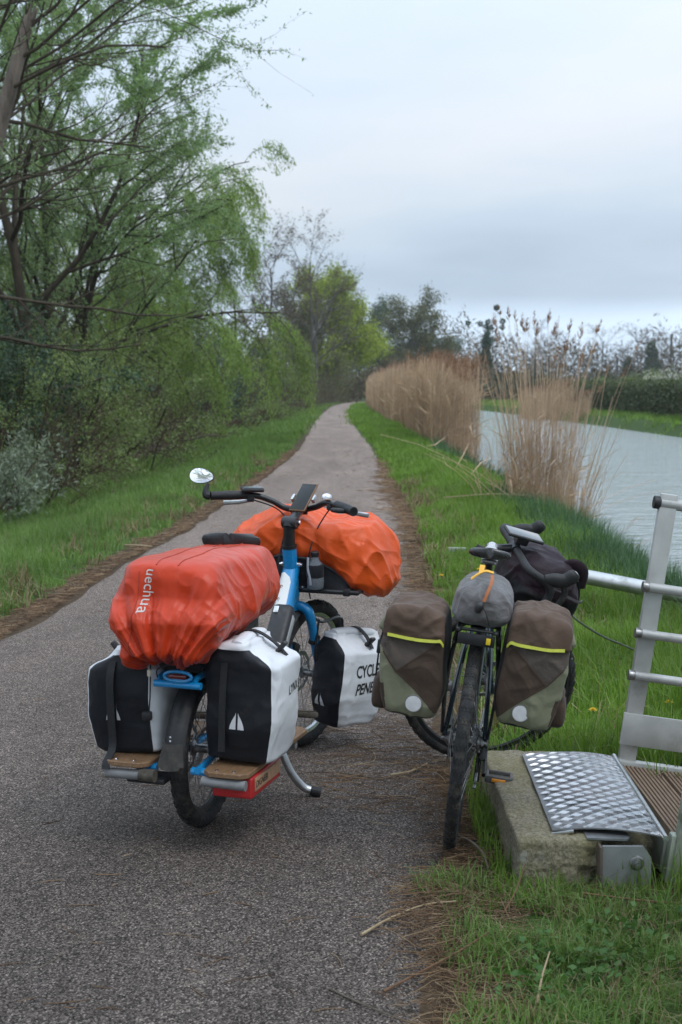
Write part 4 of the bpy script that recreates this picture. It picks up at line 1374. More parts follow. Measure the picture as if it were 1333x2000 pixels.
# ---- clear bottle hung against the front bag -----------------------------------------
t = NT('clear_bottle_plastic')
t.set(Base_Color=(0.55, 0.60, 0.66), Roughness=0.12, IOR=1.35)
t.p.inputs['Transmission Weight'].default_value = 0.72
wb = empty('bottle', at_bike(LT, (0.945, -0.098, 0.693), rz=0, ry=-8), label='clear plastic bottle with dark sleeve hanging below the front orange cover', cat='bottle')
MB().lathe([(0.030, 0), (0.034, 0.006), (0.034, 0.045), (0.032, 0.055), (0.033, 0.065), (0.030, 0.10), (0.016, 0.118), (0.014, 0.135)], (0, 0, 0), (0, 0, 1), 24).build('body', t.m, wb)
MB().lathe([(0.0345, 0.048), (0.0355, 0.052), (0.0345, 0.095), (0.032, 0.10)], (0, 0, 0), (0, 0, 1), 24).build('sleeve', M_DARKC, wb)
MB().lathe([(0.016, 0.130), (0.017, 0.134), (0.017, 0.148), (0.014, 0.151)], (0, 0, 0), (0, 0, 1), 18).build('cap', M_PLAST, wb)
MB().tube([(-0.02, 0.022, 0.13), (-0.030, 0.020, 0.085), (-0.034, 0.012, 0.05), (-0.034, 0.01, 0.02)], 0.005, 8, sm=4).build('handle', surf('pale_grey_plastic', (0.4, 0.41, 0.44), 0.4), wb)

# ================================================================== dark touring bicycle leaning towards the concrete block
GB = Matrix.Translation((0.359, 4.559, 0.004)) @ Matrix.Rotation(R(90 - 8.0), 4, 'Z') @ Matrix.Rotation(R(7.0), 4, 'X')
gb = empty('touring_bicycle', GB, label='dark touring bicycle with drop handlebar turned aside, leaning beside the concrete block', cat='bicycle')
M_TEAL = surf('dark_teal_frame_paint', (0.012, 0.026, 0.036), 0.32, var=0.2, vs=12, coat=0.5, dirt=(0.06, 0.055, 0.045), dirt_amt=0.15)
GSM = steer_m((0.797, 0, 0.80), (-0.317, 0, 0.948), -71.0)

wheel(gb, (0, 0, 0.35), 0.35, 0.0215, hubw=0.13, nsp=32, knobs=110, rimw=0.024, disc=(0.08, 0.045))
wheel(gb, (1.0, 0, 0.35), 0.35, 0.0215, M=GSM, hubw=0.10, nsp=32, knobs=110, rimw=0.024, rng_seed=5, disc=(0.08, 0.04))
fr = MB()
fr.tube([(0.855, 0, 0.63), (0.797, 0, 0.80)], 0.022, 14)
fr.tube([(0.80, 0, 0.785), (0.27, 0, 0.73)], 0.016, 12)
fr.tube([(0.845, 0, 0.66), (0.43, 0, 0.28)], 0.021, 12)
fr.tube([(0.43, 0, 0.28), (0.262, 0, 0.78)], 0.0155, 12)
for s in (1, -1):
    fr.tube([(0.43, s * 0.03, 0.28), (0.25, s * 0.055, 0.31), (0.0, s * 0.066, 0.35)], [0.011, 0.010, 0.008], 10, sm=4)
    fr.tube([(0.285, s * 0.018, 0.70), (0.20, s * 0.045, 0.60), (0.0, s * 0.066, 0.36)], [0.008, 0.009, 0.008], 10, sm=4)
fr.lathe([(0.02, -0.04), (0.023, -0.036), (0.023, 0.036), (0.02, 0.04)], (0.43, 0, 0.28), (0, 1, 0), 16)
fr.build('frame', M_TEAL, gb)
fk = MB(); fk.tube([(0.862, 0, 0.62), (0.857, 0, 0.632)], 0.024, 12)
for s in (1, -1):
    fk.tube([(0.859, 0, 0.625), (0.868, s * 0.035, 0.612), (0.885, s * 0.05, 0.57), (0.955, s * 0.056, 0.42), (1.0, s * 0.056, 0.35)], [0.018, 0.018, 0.015, 0.012, 0.009], 10, sm=4)
fk.xf(GSM).build('fork', M_TEAL, gb)
BSM = GSM @ np.array(Matrix.Translation((-0.030, 0.0, 0.036)))
# stem, drop bar, hoods, levers
st = MB(); st.tube([(0.797, 0, 0.80), (0.776, 0, 0.868)], 0.019, 12); st.tube([(0.778, 0, 0.855), (0.865, 0, 0.888)], [0.017, 0.016], 12)
st.lathe([(0.02, -0.024), (0.02, 0.024)], (0.87, 0, 0.89), (0, 1, 0), 14)
st.xf(BSM).build('stem', M_BLACKM, gb)
half = [(0.87, 0, 0.89), (0.87, 0.10, 0.89), (0.872, 0.165, 0.889), (0.895, 0.202, 0.886), (0.945, 0.212, 0.874), (0.972, 0.215, 0.845), (0.972, 0.220, 0.80), (0.940, 0.225, 0.765), (0.885, 0.230, 0.755), (0.835, 0.235, 0.757)]
full = [(x_, -y_, z_) for x_, y_, z_ in reversed(half[1:])] + half
MB().tube(full, 0.0155, 14, sm=5).xf(BSM).build('handlebar', surf('black_bar_tape', (0.011, 0.011, 0.012), 0.6, var=0.3, vs=60, bump=0.4, bs=240), gb)
for s in (1, -1):
    hd = MB().tube([(0.93, s * 0.212, 0.882), (0.965, s * 0.213, 0.892), (1.005, s * 0.214, 0.902), (1.028, s * 0.214, 0.930), (1.036, s * 0.214, 0.945)], [0.017, 0.024, 0.024, 0.024, 0.016], 14, sm=5, sq=(1.1, 0.85, 1))
    hd.xf(BSM); hdo = hd.build('brake_hood', M_RUBCLEAN, gb)
    MB().tube([(1.010, s * 0.214, 0.888), (1.030, s * 0.217, 0.850), (1.018, s * 0.224, 0.805), (0.998, s * 0.230, 0.775)], [0.008, 0.009, 0.008, 0.006], 10, sm=4, sq=(1.4, 0.5, 1)).xf(BSM).build('brake_lever', M_BLACKM, hdo)
cb = MB().tube([(0.99, -0.21, 0.87), (0.96, -0.15, 0.84), (0.93, -0.05, 0.82), (0.88, 0.01, 0.76), (0.88, 0.03, 0.66)], 0.0026, 6, sm=5).xf(BSM).build('cable', M_RUBCLEAN, gb)
# saddle
P = np.zeros((24, 24, 3))
for i in range(24):
    u = i / 23
    x = 0.085 + 0.265 * u
    wdt = (0.050 * (1 - smooth01(0.10, 0.7, u)) + 0.021) * math.sqrt(min(1, (u + 0.004) / 0.10)) * (1 if u < 0.94 else math.sqrt(max(0.02, (1 - u) / 0.06)))
    for j in range(24):
        a = 2 * math.pi * j / 24
        zz = math.sin(a)
        hgt = 0.016 if zz > 0 else 0.020 * (1 - 0.3 * u)
        P[i, j] = (x, wdt * math.cos(a), 0.948 + 0.012 * (2 * u - 1) ** 2 * (1 if u < .5 else .5) + hgt * np.sign(zz) * abs(zz) ** 0.6)
sd = MB().grid(P, False, True); sd.F.append(tuple(range(24))); sd.F.append(tuple(23 * 24 + k for k in range(24)))
sd = sd.build('saddle', surf('black_leather_saddle', (0.016, 0.016, 0.017), 0.25, var=0.2, vs=30, coat=0.4), gb, 50)
G = np.array([[(x_, 0.028 * v * (1 - 0.62 * smooth01(0.10, 0.30, x_)), 0.9655 + 0.012 * (2 * (x_ - 0.085) / 0.265 - 1) ** 2 * (1 if x_ < 0.2 else 0.5) - 0.003 * v * v + 0.0008) for v in np.linspace(-1, 1, 7)] for x_ in np.linspace(0.10, 0.33, 14)])
MB().grid(G).build('saddle_highlight', surf('pale_grey_highlight', (0.42, 0.43, 0.45), 0.3, var=0.1), sd, True)  # painted highlight: pale strip standing in for the shine on the black saddle
MB().tube([(0.262, 0, 0.78), (0.215, 0, 0.93)], 0.0135, 12).build('seat_post', M_BLACKM, gb)
rl = MB()
for s in (1, -1): rl.tube([(0.11, s * 0.022, 0.925), (0.16, s * 0.022, 0.915), (0.26, s * 0.02, 0.918), (0.33, s * 0.008, 0.935)], 0.0035, 6, sm=3)
rl.box((0.21, 0, 0.917), (0.05, 0.055, 0.014), bev=0.003)
rl.build('saddle_rails', M_STEEL, gb)
# drivetrain
cs = MB()
for k in range(9):
    r_ = 0.020 + 0.0036 * k
    nt = int(r_ * 470)
    prof = []
    ring = np.array([[((r_ + (0.0028 if (q % 2) else 0)) * math.cos(q * math.pi / nt), -0.0565 + 0.0036 * k + dy, 0.35 + (r_ + (0.0028 if (q % 2) else 0)) * math.sin(q * math.pi / nt)) for q in range(2 * nt)] for dy in (-0.0009, 0.0009)])
    cs.grid(ring, False, True); cs.F.append(tuple(cs.n - 4 * nt + q for q in range(2 * nt))); cs.F.append(tuple(cs.n - 2 * nt + q for q in range(2 * nt)))
cs.lathe([(0.018, -0.058), (0.018, -0.02)], (0, 0, 0.35), (0, 1, 0), 14)
cs.build('cassette', M_STEEL, gb, 30)
rd = MB()
rd.box((0.01, -0.068, 0.315), (0.03, 0.022, 0.05), (0, 20, 0), bev=0.006)
rd.box((0.025, -0.062, 0.262), (0.014, 0.006, 0.10), (0, -12, 0), bev=0.002)
rd.box((0.025, -0.048, 0.262), (0.014, 0.004, 0.10), (0, -12, 0), bev=0.001)
for c_ in ((0.028, -0.055, 0.292), (0.014, -0.055, 0.222)): rd.lathe([(0.017, -0.003), (0.021, -0.001), (0.021, 0.001), (0.017, 0.003)], c_, (0, 1, 0), 14)
rd.build('derailleur', M_BLACKM, gb)
chn = [(0.014, -0.051, 0.20), (0.43 + 0.02, -0.048, 0.205), (0.505, -0.046, 0.24), (0.512, -0.046, 0.285), (0.48, -0.046, 0.335), (0.43, -0.046, 0.358), (0.0, -0.045, 0.393), (-0.03, -0.046, 0.375), (-0.038, -0.046, 0.35), (-0.02, -0.047, 0.322), (0.022, -0.052, 0.305), (0.036, -0.054, 0.275), (0.028, -0.054, 0.25), (-0.002, -0.054, 0.232), (-0.002, -0.053, 0.21)]
MB().tube(chn, 0.0042, 6, sm=4, closed=True, sq=(1.2, 0.7, 1)).build('chain', M_STEEL, gb)
cr_ = MB()
nt = 40
ring = np.array([[(0.43 + (r_ + (0.003 if (q % 2 and r_ > 0.07) else 0)) * math.cos(q * math.pi / nt), -0.046 + dy, 0.28 + (r_ + (0.003 if (q % 2 and r_ > 0.07) else 0)) * math.sin(q * math.pi / nt)) for q in range(2 * nt)] for (r_, dy) in ((0.055, -0.0015), (0.078, -0.0015), (0.078, 0.0015), (0.055, 0.0015))])
cr_.grid(ring, True, True)
for k in range(5):
    a = 2 * math.pi * k / 5
    cr_.tube([(0.43, -0.050, 0.28), (0.43 + 0.06 * math.cos(a), -0.048, 0.28 + 0.06 * math.sin(a))], 0.006, 6)
cr_.build('chainring', M_STEEL, gb)
for s, dx in ((-1, -0.118), (1, 0.118)):
    p0 = np.array([0.43, s * 0.066, 0.28]); p1 = p0 + np.array([dx, s * 0.012, s * 0.122])
    cr1 = MB().tube([p0, p0 * 0.5 + p1 * 0.5, p1], [0.013, 0.010, 0.011], 10, sq=(1.2, 0.8, 1)).build('crank', M_BLACKM, gb)
    pc = p1 + np.array([0, s * 0.052, 0])
    pd = MB()
    for yy in (-0.042, 0.042): pd.box(pc + np.array([0, yy, 0]), (0.082, 0.012, 0.024), bev=0.004)
    for xx in (-0.038, 0.038): pd.box(pc + np.array([xx, 0, 0]), (0.012, 0.086, 0.026), bev=0.004)
    pd.tube([pc - np.array([0, 0.05, 0]), pc + np.array([0, 0.046, 0])], 0.008, 10)
    pdo = pd.build('pedal', surf('grey_pedal', (0.055, 0.055, 0.055), 0.55, var=0.3, vs=40, dirt=(0.12, 0.10, 0.08)), gb)
    for xx in (-0.0455, 0.0455): MB().box(pc + np.array([xx, 0, 0]), (0.005, 0.048, 0.012), bev=0.0015).build('reflector', surf('amber_reflector', (0.62, 0.24, 0.02), 0.25, var=0.1, coat=0.5), pdo)
# rear carrier
rk = MB()
for s in (1, -1):
    rk.tube([(-0.205, s * 0.05, 0.748), (-0.19, s * 0.062, 0.75), (0.15, s * 0.055, 0.752), (0.24, s * 0.02, 0.745), (0.27, s * 0.015, 0.72)], 0.0055, 8, sm=4)
    for xx in (-0.18, -0.02, 0.10): rk.tube([(xx, s * 0.062, 0.748), (xx * 0.4, s * 0.082, 0.55), (0.005, s * 0.075, 0.365)], 0.0055, 8, sm=3)
    rk.tube([(-0.175, s * 0.07, 0.70), (0.12, s * 0.07, 0.705)], 0.005, 8)
for xx in (-0.2, -0.1, 0.0, 0.1): rk.tube([(xx, -0.06, 0.75), (xx, 0.06, 0.75)], 0.005, 8)
rk.box((-0.208, 0, 0.722), (0.004, 0.115, 0.036), bev=0.001)
rk.box((-0.02, 0, 0.752), (0.30, 0.045, 0.003))
rk.build('rear_carrier', M_BLACKM, gb)
MB().box((-0.213, -0.038, 0.722), (0.004, 0.014, 0.02), bev=0.001).build('yellow_tag', surf('yellow_tag', (0.75, 0.52, 0.02), 0.5), gb)

# ------------------------------------------------------------------ khaki and brown panniers
M_KH = cloth_mat('khaki_canvas', (0.195, 0.195, 0.130), 0.8, sheen=0.1, scale=700, wr=0.3, wscale=12, dirt=(0.16, 0.14, 0.10), dirt_amt=0.15)
M_BR = cloth_mat('brown_canvas', (0.060, 0.040, 0.029), 0.8, sheen=0.08, scale=700, wr=0.35, wscale=12, var=0.15)
M_GB_ = cloth_mat('grey_brown_canvas', (0.082, 0.066, 0.056), 0.8, sheen=0.08, scale=700, wr=0.4, wscale=12, var=0.15)
M_FLAP = cloth_mat('faded_brown_flap', (0.090, 0.058, 0.042), 0.8, sheen=0.10, scale=700, wr=0.3, wscale=9, var=0.2)
M_YEL = surf('yellow_reflective_piping', (0.50, 0.52, 0.06), 0.55, var=0.1, vs=60, bump=0.2, bs=600)
M_BLK = cloth_mat('black_pannier_back', (0.012, 0.012, 0.013), 0.6, sheen=0.05)


def canvas_pannier(off, s, WY, HZ, LX, seed, label, rz=0, rx=0):
    p = empty('pannier', at_bike(GB, off, rz=rz, rx=rx), label=label, cat='pannier', group='khaki and brown panniers on the rear carrier')
    S, F = puff(70, 9.0)
    u_ = (S[:, 1] * s + 1) / 2                # 0 at the wheel, 1 outside
    v_ = (S[:, 2] + 1) / 2
    P = np.zeros_like(S)
    hwid = WY / 2 * (1 - 0.10 * smooth01(0.65, 1.0, v_) - 0.16 * smooth01(0.35, 0.0, v_))
    P[:, 0] = LX / 2 * S[:, 0] * (1 + 0.05 * np.sin(v_ * 3)) - 0.02 * smooth01(0.5, 1.0, v_) * 0
    P[:, 1] = hwid * S[:, 1] + s * (0.012 * smooth01(0.2, 0.7, v_))
    P[:, 2] = HZ * v_ + 0.018 * smooth01(0.8, 1.0, v_) * np.sin(u_ * 3.0)
    N = vnorm(P, F)
    q = P + seed * 2.1
    d = 0.010 * perlin(q * 6) + 0.007 * (crease(q * np.array([1, 1, 0.8]), 7, seed, 0.8) - 0.6) + 0.003 * (crease(q, 16, seed + 3) - 0.6)
    flap = smooth01(0.735, 0.755, v_ - 0.05 * (u_ - 0.5) ** 2)
    d = d + 0.007 * flap + 0.008 * smooth01(0.45, 0.70, v_) * (crease(np.stack([P[:, 1] + P[:, 2], P[:, 0], P[:, 2] - P[:, 1]], -1), 11, seed + 7, 0.8) - 0.5)
    d = d * smooth01(0.0, 0.12, u_)
    P = P + N * d[:, None]
    c = S[F].mean(1); cu = (c[:, 1] * s + 1) / 2; cv = (c[:, 2] + 1) / 2
    vy = 0.745 + 0.05 * (cu - 0.5) ** 2
    side = c[:, 1] * s > 0.93
    back = cu < 0.035
    rearf = np.abs(c[:, 0]) > 0.0
    l1 = 0.73 + (cu - 0.14) * (0.43 - 0.73) / (0.73 - 0.14)
    l2 = 0.14 + (cu - 0.16) * (0.43 - 0.14) / (0.73 - 0.16)
    l3 = 0.43 + (cu - 0.73) * (0.66 - 0.43) / (1.0 - 0.73)
    k = np.full(len(F), 1)
    k[(cv < vy) & (cu < 0.73) & (cv < l1) & (cv > l2)] = 2
    k[(cv < np.where(cu < 0.73, l2, l3))] = 3
    k[(cu > 0.93) & (cv < 0.30)] = 2
    k[cv > vy] = 0
    k[(cv < 0.03)] = 4
    k[back] = 4
    for idx, nm, mt in ((0, 'flap', M_FLAP), (1, 'upper_panel', M_GB_), (2, 'brown_panel', M_BR), (3, 'khaki_panel', M_KH), (4, 'back_and_base', M_BLK)):
        ff = F[k == idx]
        ids, inv = np.unique(ff, return_inverse=True)
        mk(nm, P[ids], inv.reshape(ff.shape), mt, p)
    bmh = BVHTree.FromPolygons([tuple(x_) for x_ in P], [tuple(int(i) for i in f) for f in F])
    def on_rear(yy, zz, lift=0.003):
        h = bmh.ray_cast(Vector((-0.5, yy, zz)), Vector((1, 0, 0)), 1.0)
        return (np.array(h[0]) - np.array([lift, 0, 0])) if h[0] is not None else np.array([-LX / 2, yy, zz])
    line = [on_rear(s * (uu - 0.5) * WY + s * 0.01, HZ * (0.745 + 0.10 * (uu - 0.5) ** 2) - 0.015 * (uu < 0.1) + 0.002, 0.004) for uu in np.linspace(0.07, 0.90, 18)]
    P2 = np.array(line)
    strap(p, 'piping', [tuple(x_) for x_ in P2], 0.010, M_YEL, (0.25, 0, 1), th=0.0022, sm=3)
    for (ua, va, ub, vb) in ((0.14, 0.73, 0.73, 0.43), (0.73, 0.43, 0.16, 0.14), (0.73, 0.43, 0.93, 0.60), (0.16, 0.14, 0.05, 0.085)):
        sl_ = [tuple(on_rear(s * (2 * (ua + (ub - ua) * k_) - 1) * WY / 2 * (1 - 0.16 * smooth01(0.35, 0.0, va + (vb - va) * k_)) + s * 0.012 * smooth01(0.2, 0.7, va + (vb - va) * k_), HZ * (va + (vb - va) * k_), 0.0006)) for k_ in np.linspace(0, 1, 9)]
        strap(p, 'seam', sl_, 0.0055, M_BR, (0, s * (vb - va), -(ub - ua)), th=0.0010, sm=2)
    rc_ = on_rear(s * (0.44 - 0.5) * WY, HZ * 0.155, 0.002)
    MB().lathe([(0.026, 0), (0.0255, 0.003), (0.02, 0.0035)], rc_, (-1, 0, 0.0), 28).build('reflector', surf('white_round_reflector', (0.58, 0.58, 0.60), 0.4, var=0.12, vs=50), p)
    MB().tube([rc_ + np.array([-0.002, 0.0265 * math.cos(q_), 0.0265 * math.sin(q_)]) for q_ in np.linspace(0, 2 * math.pi, 28, endpoint=False)], 0.0022, 6, closed=True).build('reflector_rim', surf('grey_stitching', (0.16, 0.155, 0.14), 0.8), p)
    # compression strap and mesh pocket on the outer side
    strap(p, 'side_strap', [(-LX * 0.36, s * WY * 0.53, HZ * 0.80), (-LX * 0.38, s * WY * 0.56, HZ * 0.62), (-LX * 0.37, s * WY * 0.56, HZ * 0.34)], 0.02, M_WEB, (1, 0, 0))
    MB().box((-LX * 0.375, s * WY * 0.56, HZ * 0.62), (0.028, 0.014, 0.045), bev=0.004).build('buckle', M_PLAST, p)
    S2, F2 = puff(24, 4.0)
    V2 = S2 * np.array([LX * 0.40, 0.028, HZ * 0.16]) + np.array([0, s * WY * 0.47, HZ * 0.165])
    V2 = V2 + 0.006 * perlin(V2 * 14)[:, None]
    mk('side_pocket', V2, F2, M_BR, p)
    ear = MB().box((-LX * 0.30, s * WY * 0.50, HZ * 0.845), (0.09, 0.03, 0.06), (s * 24, 10, 0), bev=0.012, seg=3)
    ear.build('flap_wing', M_KH, p)
    return p


canvas_pannier((-0.045, 0.180, 0.440), 1, 0.212, 0.338, 0.30, 1.0, 'khaki and brown pannier over the path side of the rear wheel, dangling strap below')
canvas_pannier((-0.045, -0.178, 0.458), -1, 0.212, 0.352, 0.30, 2.6, 'khaki and brown pannier over the concrete block side, scuffed round reflector')

# ------------------------------------------------------------------ grey stuff sack on the carrier
M_SACK = cloth_mat('grey_nylon_sack', (0.115, 0.108, 0.108), 0.55, sheen=0.2, scale=900, wr=0.4, wscale=14, var=0.1)
sk = empty('stuff_sack', at_bike(GB, (0.0, -0.003, 0.757)), label='grey drawstring sack lashed on the carrier under the saddle', cat='sack')
S, F = puff(40, 3.0)
P = S * np.array([0.225, 0.092, 0.084]); P[:, 2] += 0.084
P[:, 1] *= 1 - 0.22 * smooth01(0.10, 0.19, P[:, 2]); P[:, 1] *= 1 + 0.08 * smooth01(0.10, 0.02, P[:, 2])
gather = smooth01(-0.05, -0.2, P[:, 0]) * smooth01(0.07, 0.17, P[:, 2])
N = vnorm(P, F)
an = np.arctan2(P[:, 1], np.maximum(0.21 - P[:, 2], 0.01))
d = 0.008 * perlin(P * 8 + 3) + 0.006 * (crease(P, 10, 2, 0.8) - 0.6) + gather * 0.007 * np.sin(an * 13 + 2 * perlin(P * 9)) + 0.0025 * (crease(P, 22, 5) - 0.6)
mk('sack_body', P + N * d[:, None], F, M_SACK, sk)
M_ORW = surf('orange_webbing', (0.34, 0.105, 0.03), 0.65, var=0.15, vs=70, bump=0.3, bs=700)
strap(sk, 'webbing', [(-0.135, -0.018, 0.196), (-0.185, -0.020, 0.180), (-0.214, -0.012, 0.145), (-0.226, -0.004, 0.112)], 0.010, M_ORW, (0, 1, 0))
MB().tube([(-0.228, 0.002, 0.112), (-0.234, 0.006, 0.096), (-0.234, 0.012, 0.072)], [0.007, 0.013, 0.009], 10, sm=4).build('cord_lock', M_PLAST, sk)
MB().tube([(-0.230, 0.0, 0.10), (-0.236, -0.016, 0.075), (-0.234, -0.026, 0.045), (-0.230, -0.030, 0.03)], 0.0018, 6, sm=4).build('drawcord', M_RUBCLEAN, sk)
M_YST = surf('yellow_strap', (0.70, 0.36, 0.02), 0.5, var=0.1)
strap(sk, 'yellow_strap', [(-0.16, 0.045, 0.178), (-0.14, 0.024, 0.197), (-0.11, 0.004, 0.205), (-0.10, -0.02, 0.200)], 0.016, M_YST, (1, 0, 0.3))
strap(sk, 'yellow_strap', [(-0.10, 0.018, 0.195), (-0.05, 0.018, 0.215), (0.03, 0.016, 0.19)], 0.016, M_YST, (0, 1, 0))

sk.scale = (1, 1, 0.86); sk.location = sk.location + Vector((0, 0, -0.008))

# ------------------------------------------------------------------ bag on the handlebar
bgM = GB @ Matrix(GSM.tolist())
hb = empty('handlebar_bag', bgM @ Matrix.Translation((0.995, 0.01, 0.652)), label='black and dark purple bag with a carry loop strapped in front of the drop handlebar', cat='bag')
M_PUR = cloth_mat('dark_purple_nylon', (0.016, 0.007, 0.012), 0.6, sheen=0.05, wr=0.45, wscale=10)
M_BLKN = cloth_mat('black_nylon', (0.005, 0.005, 0.006), 0.6, sheen=0.02, wr=0.45, wscale=10)
S, F = puff(44, 3.4)
P = S * np.array([0.140, 0.180, 0.148]); P[:, 2] += 0.148
P[:, 0] *= 1 - 0.25 * smooth01(0.15, 0.27, P[:, 2]) * (P[:, 0] > 0)
N = vnorm(P, F)
d = 0.014 * perlin(P * 6 + 9) + 0.010 * (crease(P, 8, 3, 0.8) - 0.6) + 0.004 * (crease(P, 18, 6) - 0.6)
P = P + N * d[:, None]
c = S[F].mean(1)
kk = (c[:, 2] > 0.25) & (c[:, 1] < 0.55)
for sel_, nm, mt in ((kk, 'upper_panel', M_PUR), (~kk, 'bag_body', M_BLKN)):
    ff = F[sel_]; ids, inv = np.unique(ff, return_inverse=True)
    mk(nm, P[ids], inv.reshape(ff.shape), mt, hb)
MB().tube([(0.02, -0.06, 0.262), (0.06, -0.075, 0.305), (0.11, -0.08, 0.290), (0.135, -0.082, 0.225)], [0.010, 0.014, 0.014, 0.010], 10, sm=5, sq=(1.5, 0.6, 1)).build('carry_loop', M_PUR, hb)
strap(hb, 'zip', [(-0.09, -0.155, 0.235), (0.0, -0.172, 0.22), (0.10, -0.165, 0.20), (0.14, -0.12, 0.19)], 0.010, surf('grey_zip', (0.09, 0.085, 0.09), 0.5), (0, 0.2, 1))
MB().box((-0.02, -0.178, 0.20), (0.008, 0.004, 0.035), (0, 20, 0), bev=0.001).build('zip_pull', M_STEEL, hb)
for yy in (-0.10, 0.09):
    strap(hb, 'side_strap', [(0.0, yy, 0.268), (0.10, yy, 0.25), (0.138, yy, 0.13), (0.08, yy, 0.012), (-0.06, yy, 0.005)], 0.02, M_WEB, (0, 1, 0))
MB().box((0.02, -0.15, 0.012), (0.05, 0.03, 0.03), bev=0.006).build('buckle', M_PLAST, hb)
MB().tube([(0.05, -0.15, 0.0), (0.06, -0.165, -0.014), (0.045, -0.175, -0.02), (0.03, -0.16, -0.012)], 0.005, 8, sm=4).build('hook', M_STEEL, hb)

# ------------------------------------------------------------------ phone on the drop bar
p2 = empty('phone', bgM @ Matrix.Translation((0.850, 0.0, 0.985)), label='phone with a pale reflecting screen mounted over the drop handlebar', cat='phone')
bezel_screen('p', p2, (0, 0, 0), (0.148, 0.078, 0.012), (0, -2, 0), surf('sky_reflecting_glass', (0.03, 0.03, 0.032), 0.05, var=0.1, spec=0.9, coat=1.0), M_PLAST)
m = MB(); m.box((0.0, 0, -0.022), (0.05, 0.04, 0.03), bev=0.006); m.tube([(-0.005, 0, -0.03), (-0.012, 0, -0.058)], 0.012, 10)
m.build('mount', M_PLAST, p2)

# ================================================================== concrete block, checker plate and gangway
t = NT('mossy_concrete')
n1 = t.noise(5, 6, 0.7); n2 = t.noise(95, 6, 0.8); n3 = t.noise(2.2, 4, 0.6)
base = t.ramp(n2, [(0.34, (0.095, 0.082, 0.060)), (0.5, (0.270, 0.238, 0.170)), (0.66, (0.47, 0.42, 0.32))])
moss = t.ramp(n1, [(0.40, 0.0), (0.62, 0.75)])
base = t.mix(t.math('MULTIPLY', moss, 0.7), base, (0.205, 0.182, 0.070))
stain = t.ramp(n3, [(0.35, 0.78), (0.65, 1.1)])
base = t.mix(1.0, base, stain, 'MULTIPLY')
lich = t.ramp(t.noise(16, 3, 0.5), [(0.68, 0.0), (0.74, 0.7)])
base = t.mix(lich, base, (0.34, 0.33, 0.29))
t.set(Base_Color=base, Roughness=0.95, Normal=t.bump(n2, 0.9, 0.012, t.bump(n1, 0.5, 0.02)))
M_CONC = t.m


def rough_block(c, s, n, amp, seed):
    S, F = puff(n, 34.0)
    V = S * np.asarray(s) / 2 + np.asarray(c)
    N = vnorm(V, F)
    dd = amp * perlin(V * 9 + seed) + amp * 0.7 * perlin(V * 28 + seed) + amp * 0.45 * perlin(V * 70 + seed)
    # chipped lower right corner of the front face
    chip = smooth01(0.10, 0.0, np.abs(V[:, 0] - 0.79)) * smooth01(4.26, 4.18, V[:, 1]) * smooth01(0.13, 0.03, V[:, 2])
    dd = dd - 0.05 * chip * (0.6 + perlin(V * 30))
    return V + N * dd[:, None], F


V, F = rough_block((0.661, 4.718, 0.02), (0.262, 1.062, 0.24), 56, 0.006, 1.0)
blk = empty('concrete_block', loc=(0.66, 4.72, 0), label='mossy concrete block at the path edge beside the touring bicycle', cat='block')
mk('block', V - np.array([0.66, 4.72, 0]), F, M_CONC, blk)
V, F = rough_block((0.90, 4.80, -0.03), (0.24, 0.86, 0.20), 30, 0.006, 5.0)
mk('ledge', V - np.array([0.66, 4.72, 0]), F, M_CONC, blk)

# ------------------------------------------------------------------ checker plate
M_CHK = surf('checker_aluminium', (0.30, 0.30, 0.305), 0.45, 1.0, var=0.18, vs=8, dirt=(0.20, 0.19, 0.175), dirt_s=5, dirt_amt=0.30, bump=0.1, bs=200)
M_CHKB = surf('checker_bars', (0.58, 0.58, 0.59), 0.33, 1.0, var=0.15, vs=10, dirt=(0.22, 0.21, 0.19), dirt_s=6, dirt_amt=0.2)
A = np.array
FL, FM_, FR_ = A([0.646, 4.245, 0.150]), A([0.815, 4.215, 0.164]), A([0.968, 4.150, 0.158])
BL, BM_, BR_ = A([0.668, 5.150, 0.150]), A([0.858, 5.095, 0.170]), A([0.990, 5.055, 0.164])


def plate_pt(u, v):
    """u across 0..1, v front..back 0..1"""
    def cross(L, M, Rr):
        # rounded ridge
        a = (1 - u) ** 2 * L + 2 * u * (1 - u) * (2 * M - 0.5 * L - 0.5 * Rr) + u * u * Rr
        return a
    p = cross(FL, FM_, FR_) * (1 - v) + cross(BL, BM_, BR_) * v
    p = p + A([0, 0, 0.006 * math.sin(v * 9) * math.sin(u * math.pi)])
    return p


chk = empty('checker_plate', loc=(0.82, 4.68, 0.15), label='bent aluminium checker plate bridging the block and the gangway', cat='metal plate')
o0 = A([0.82, 4.68, 0.15])
nu, nv = 24, 40
G = A([[plate_pt(i / (nu - 1), j / (nv - 1)) for j in range(nv)] for i in range(nu)]) - o0
V = np.concatenate([G.reshape(-1, 3) + A([0, 0, 0.0]), G.reshape(-1, 3) - A([0, 0, 0.004])])
Fq = []
n_ = nu * nv
for i in range(nu - 1):
    for j in range(nv - 1):
        a_ = i * nv + j
        Fq.append((a_, a_ + nv, a_ + nv + 1, a_ + 1)); Fq.append((n_ + a_, n_ + a_ + 1, n_ + a_ + nv + 1, n_ + a_ + nv))
for j in range(nv - 1):
    Fq.append((j, j + 1, n_ + j + 1, n_ + j)); k = (nu - 1) * nv + j; Fq.append((k + 1, k, n_ + k, n_ + k + 1))
for i in range(nu - 1):
    k = i * nv; Fq.append((k + nv, k, n_ + k, n_ + k + nv)); k = i * nv + nv - 1; Fq.append((k, k + nv, n_ + k + nv, n_ + k))
mk('sheet', V, Fq, M_CHK, chk, smooth=40)
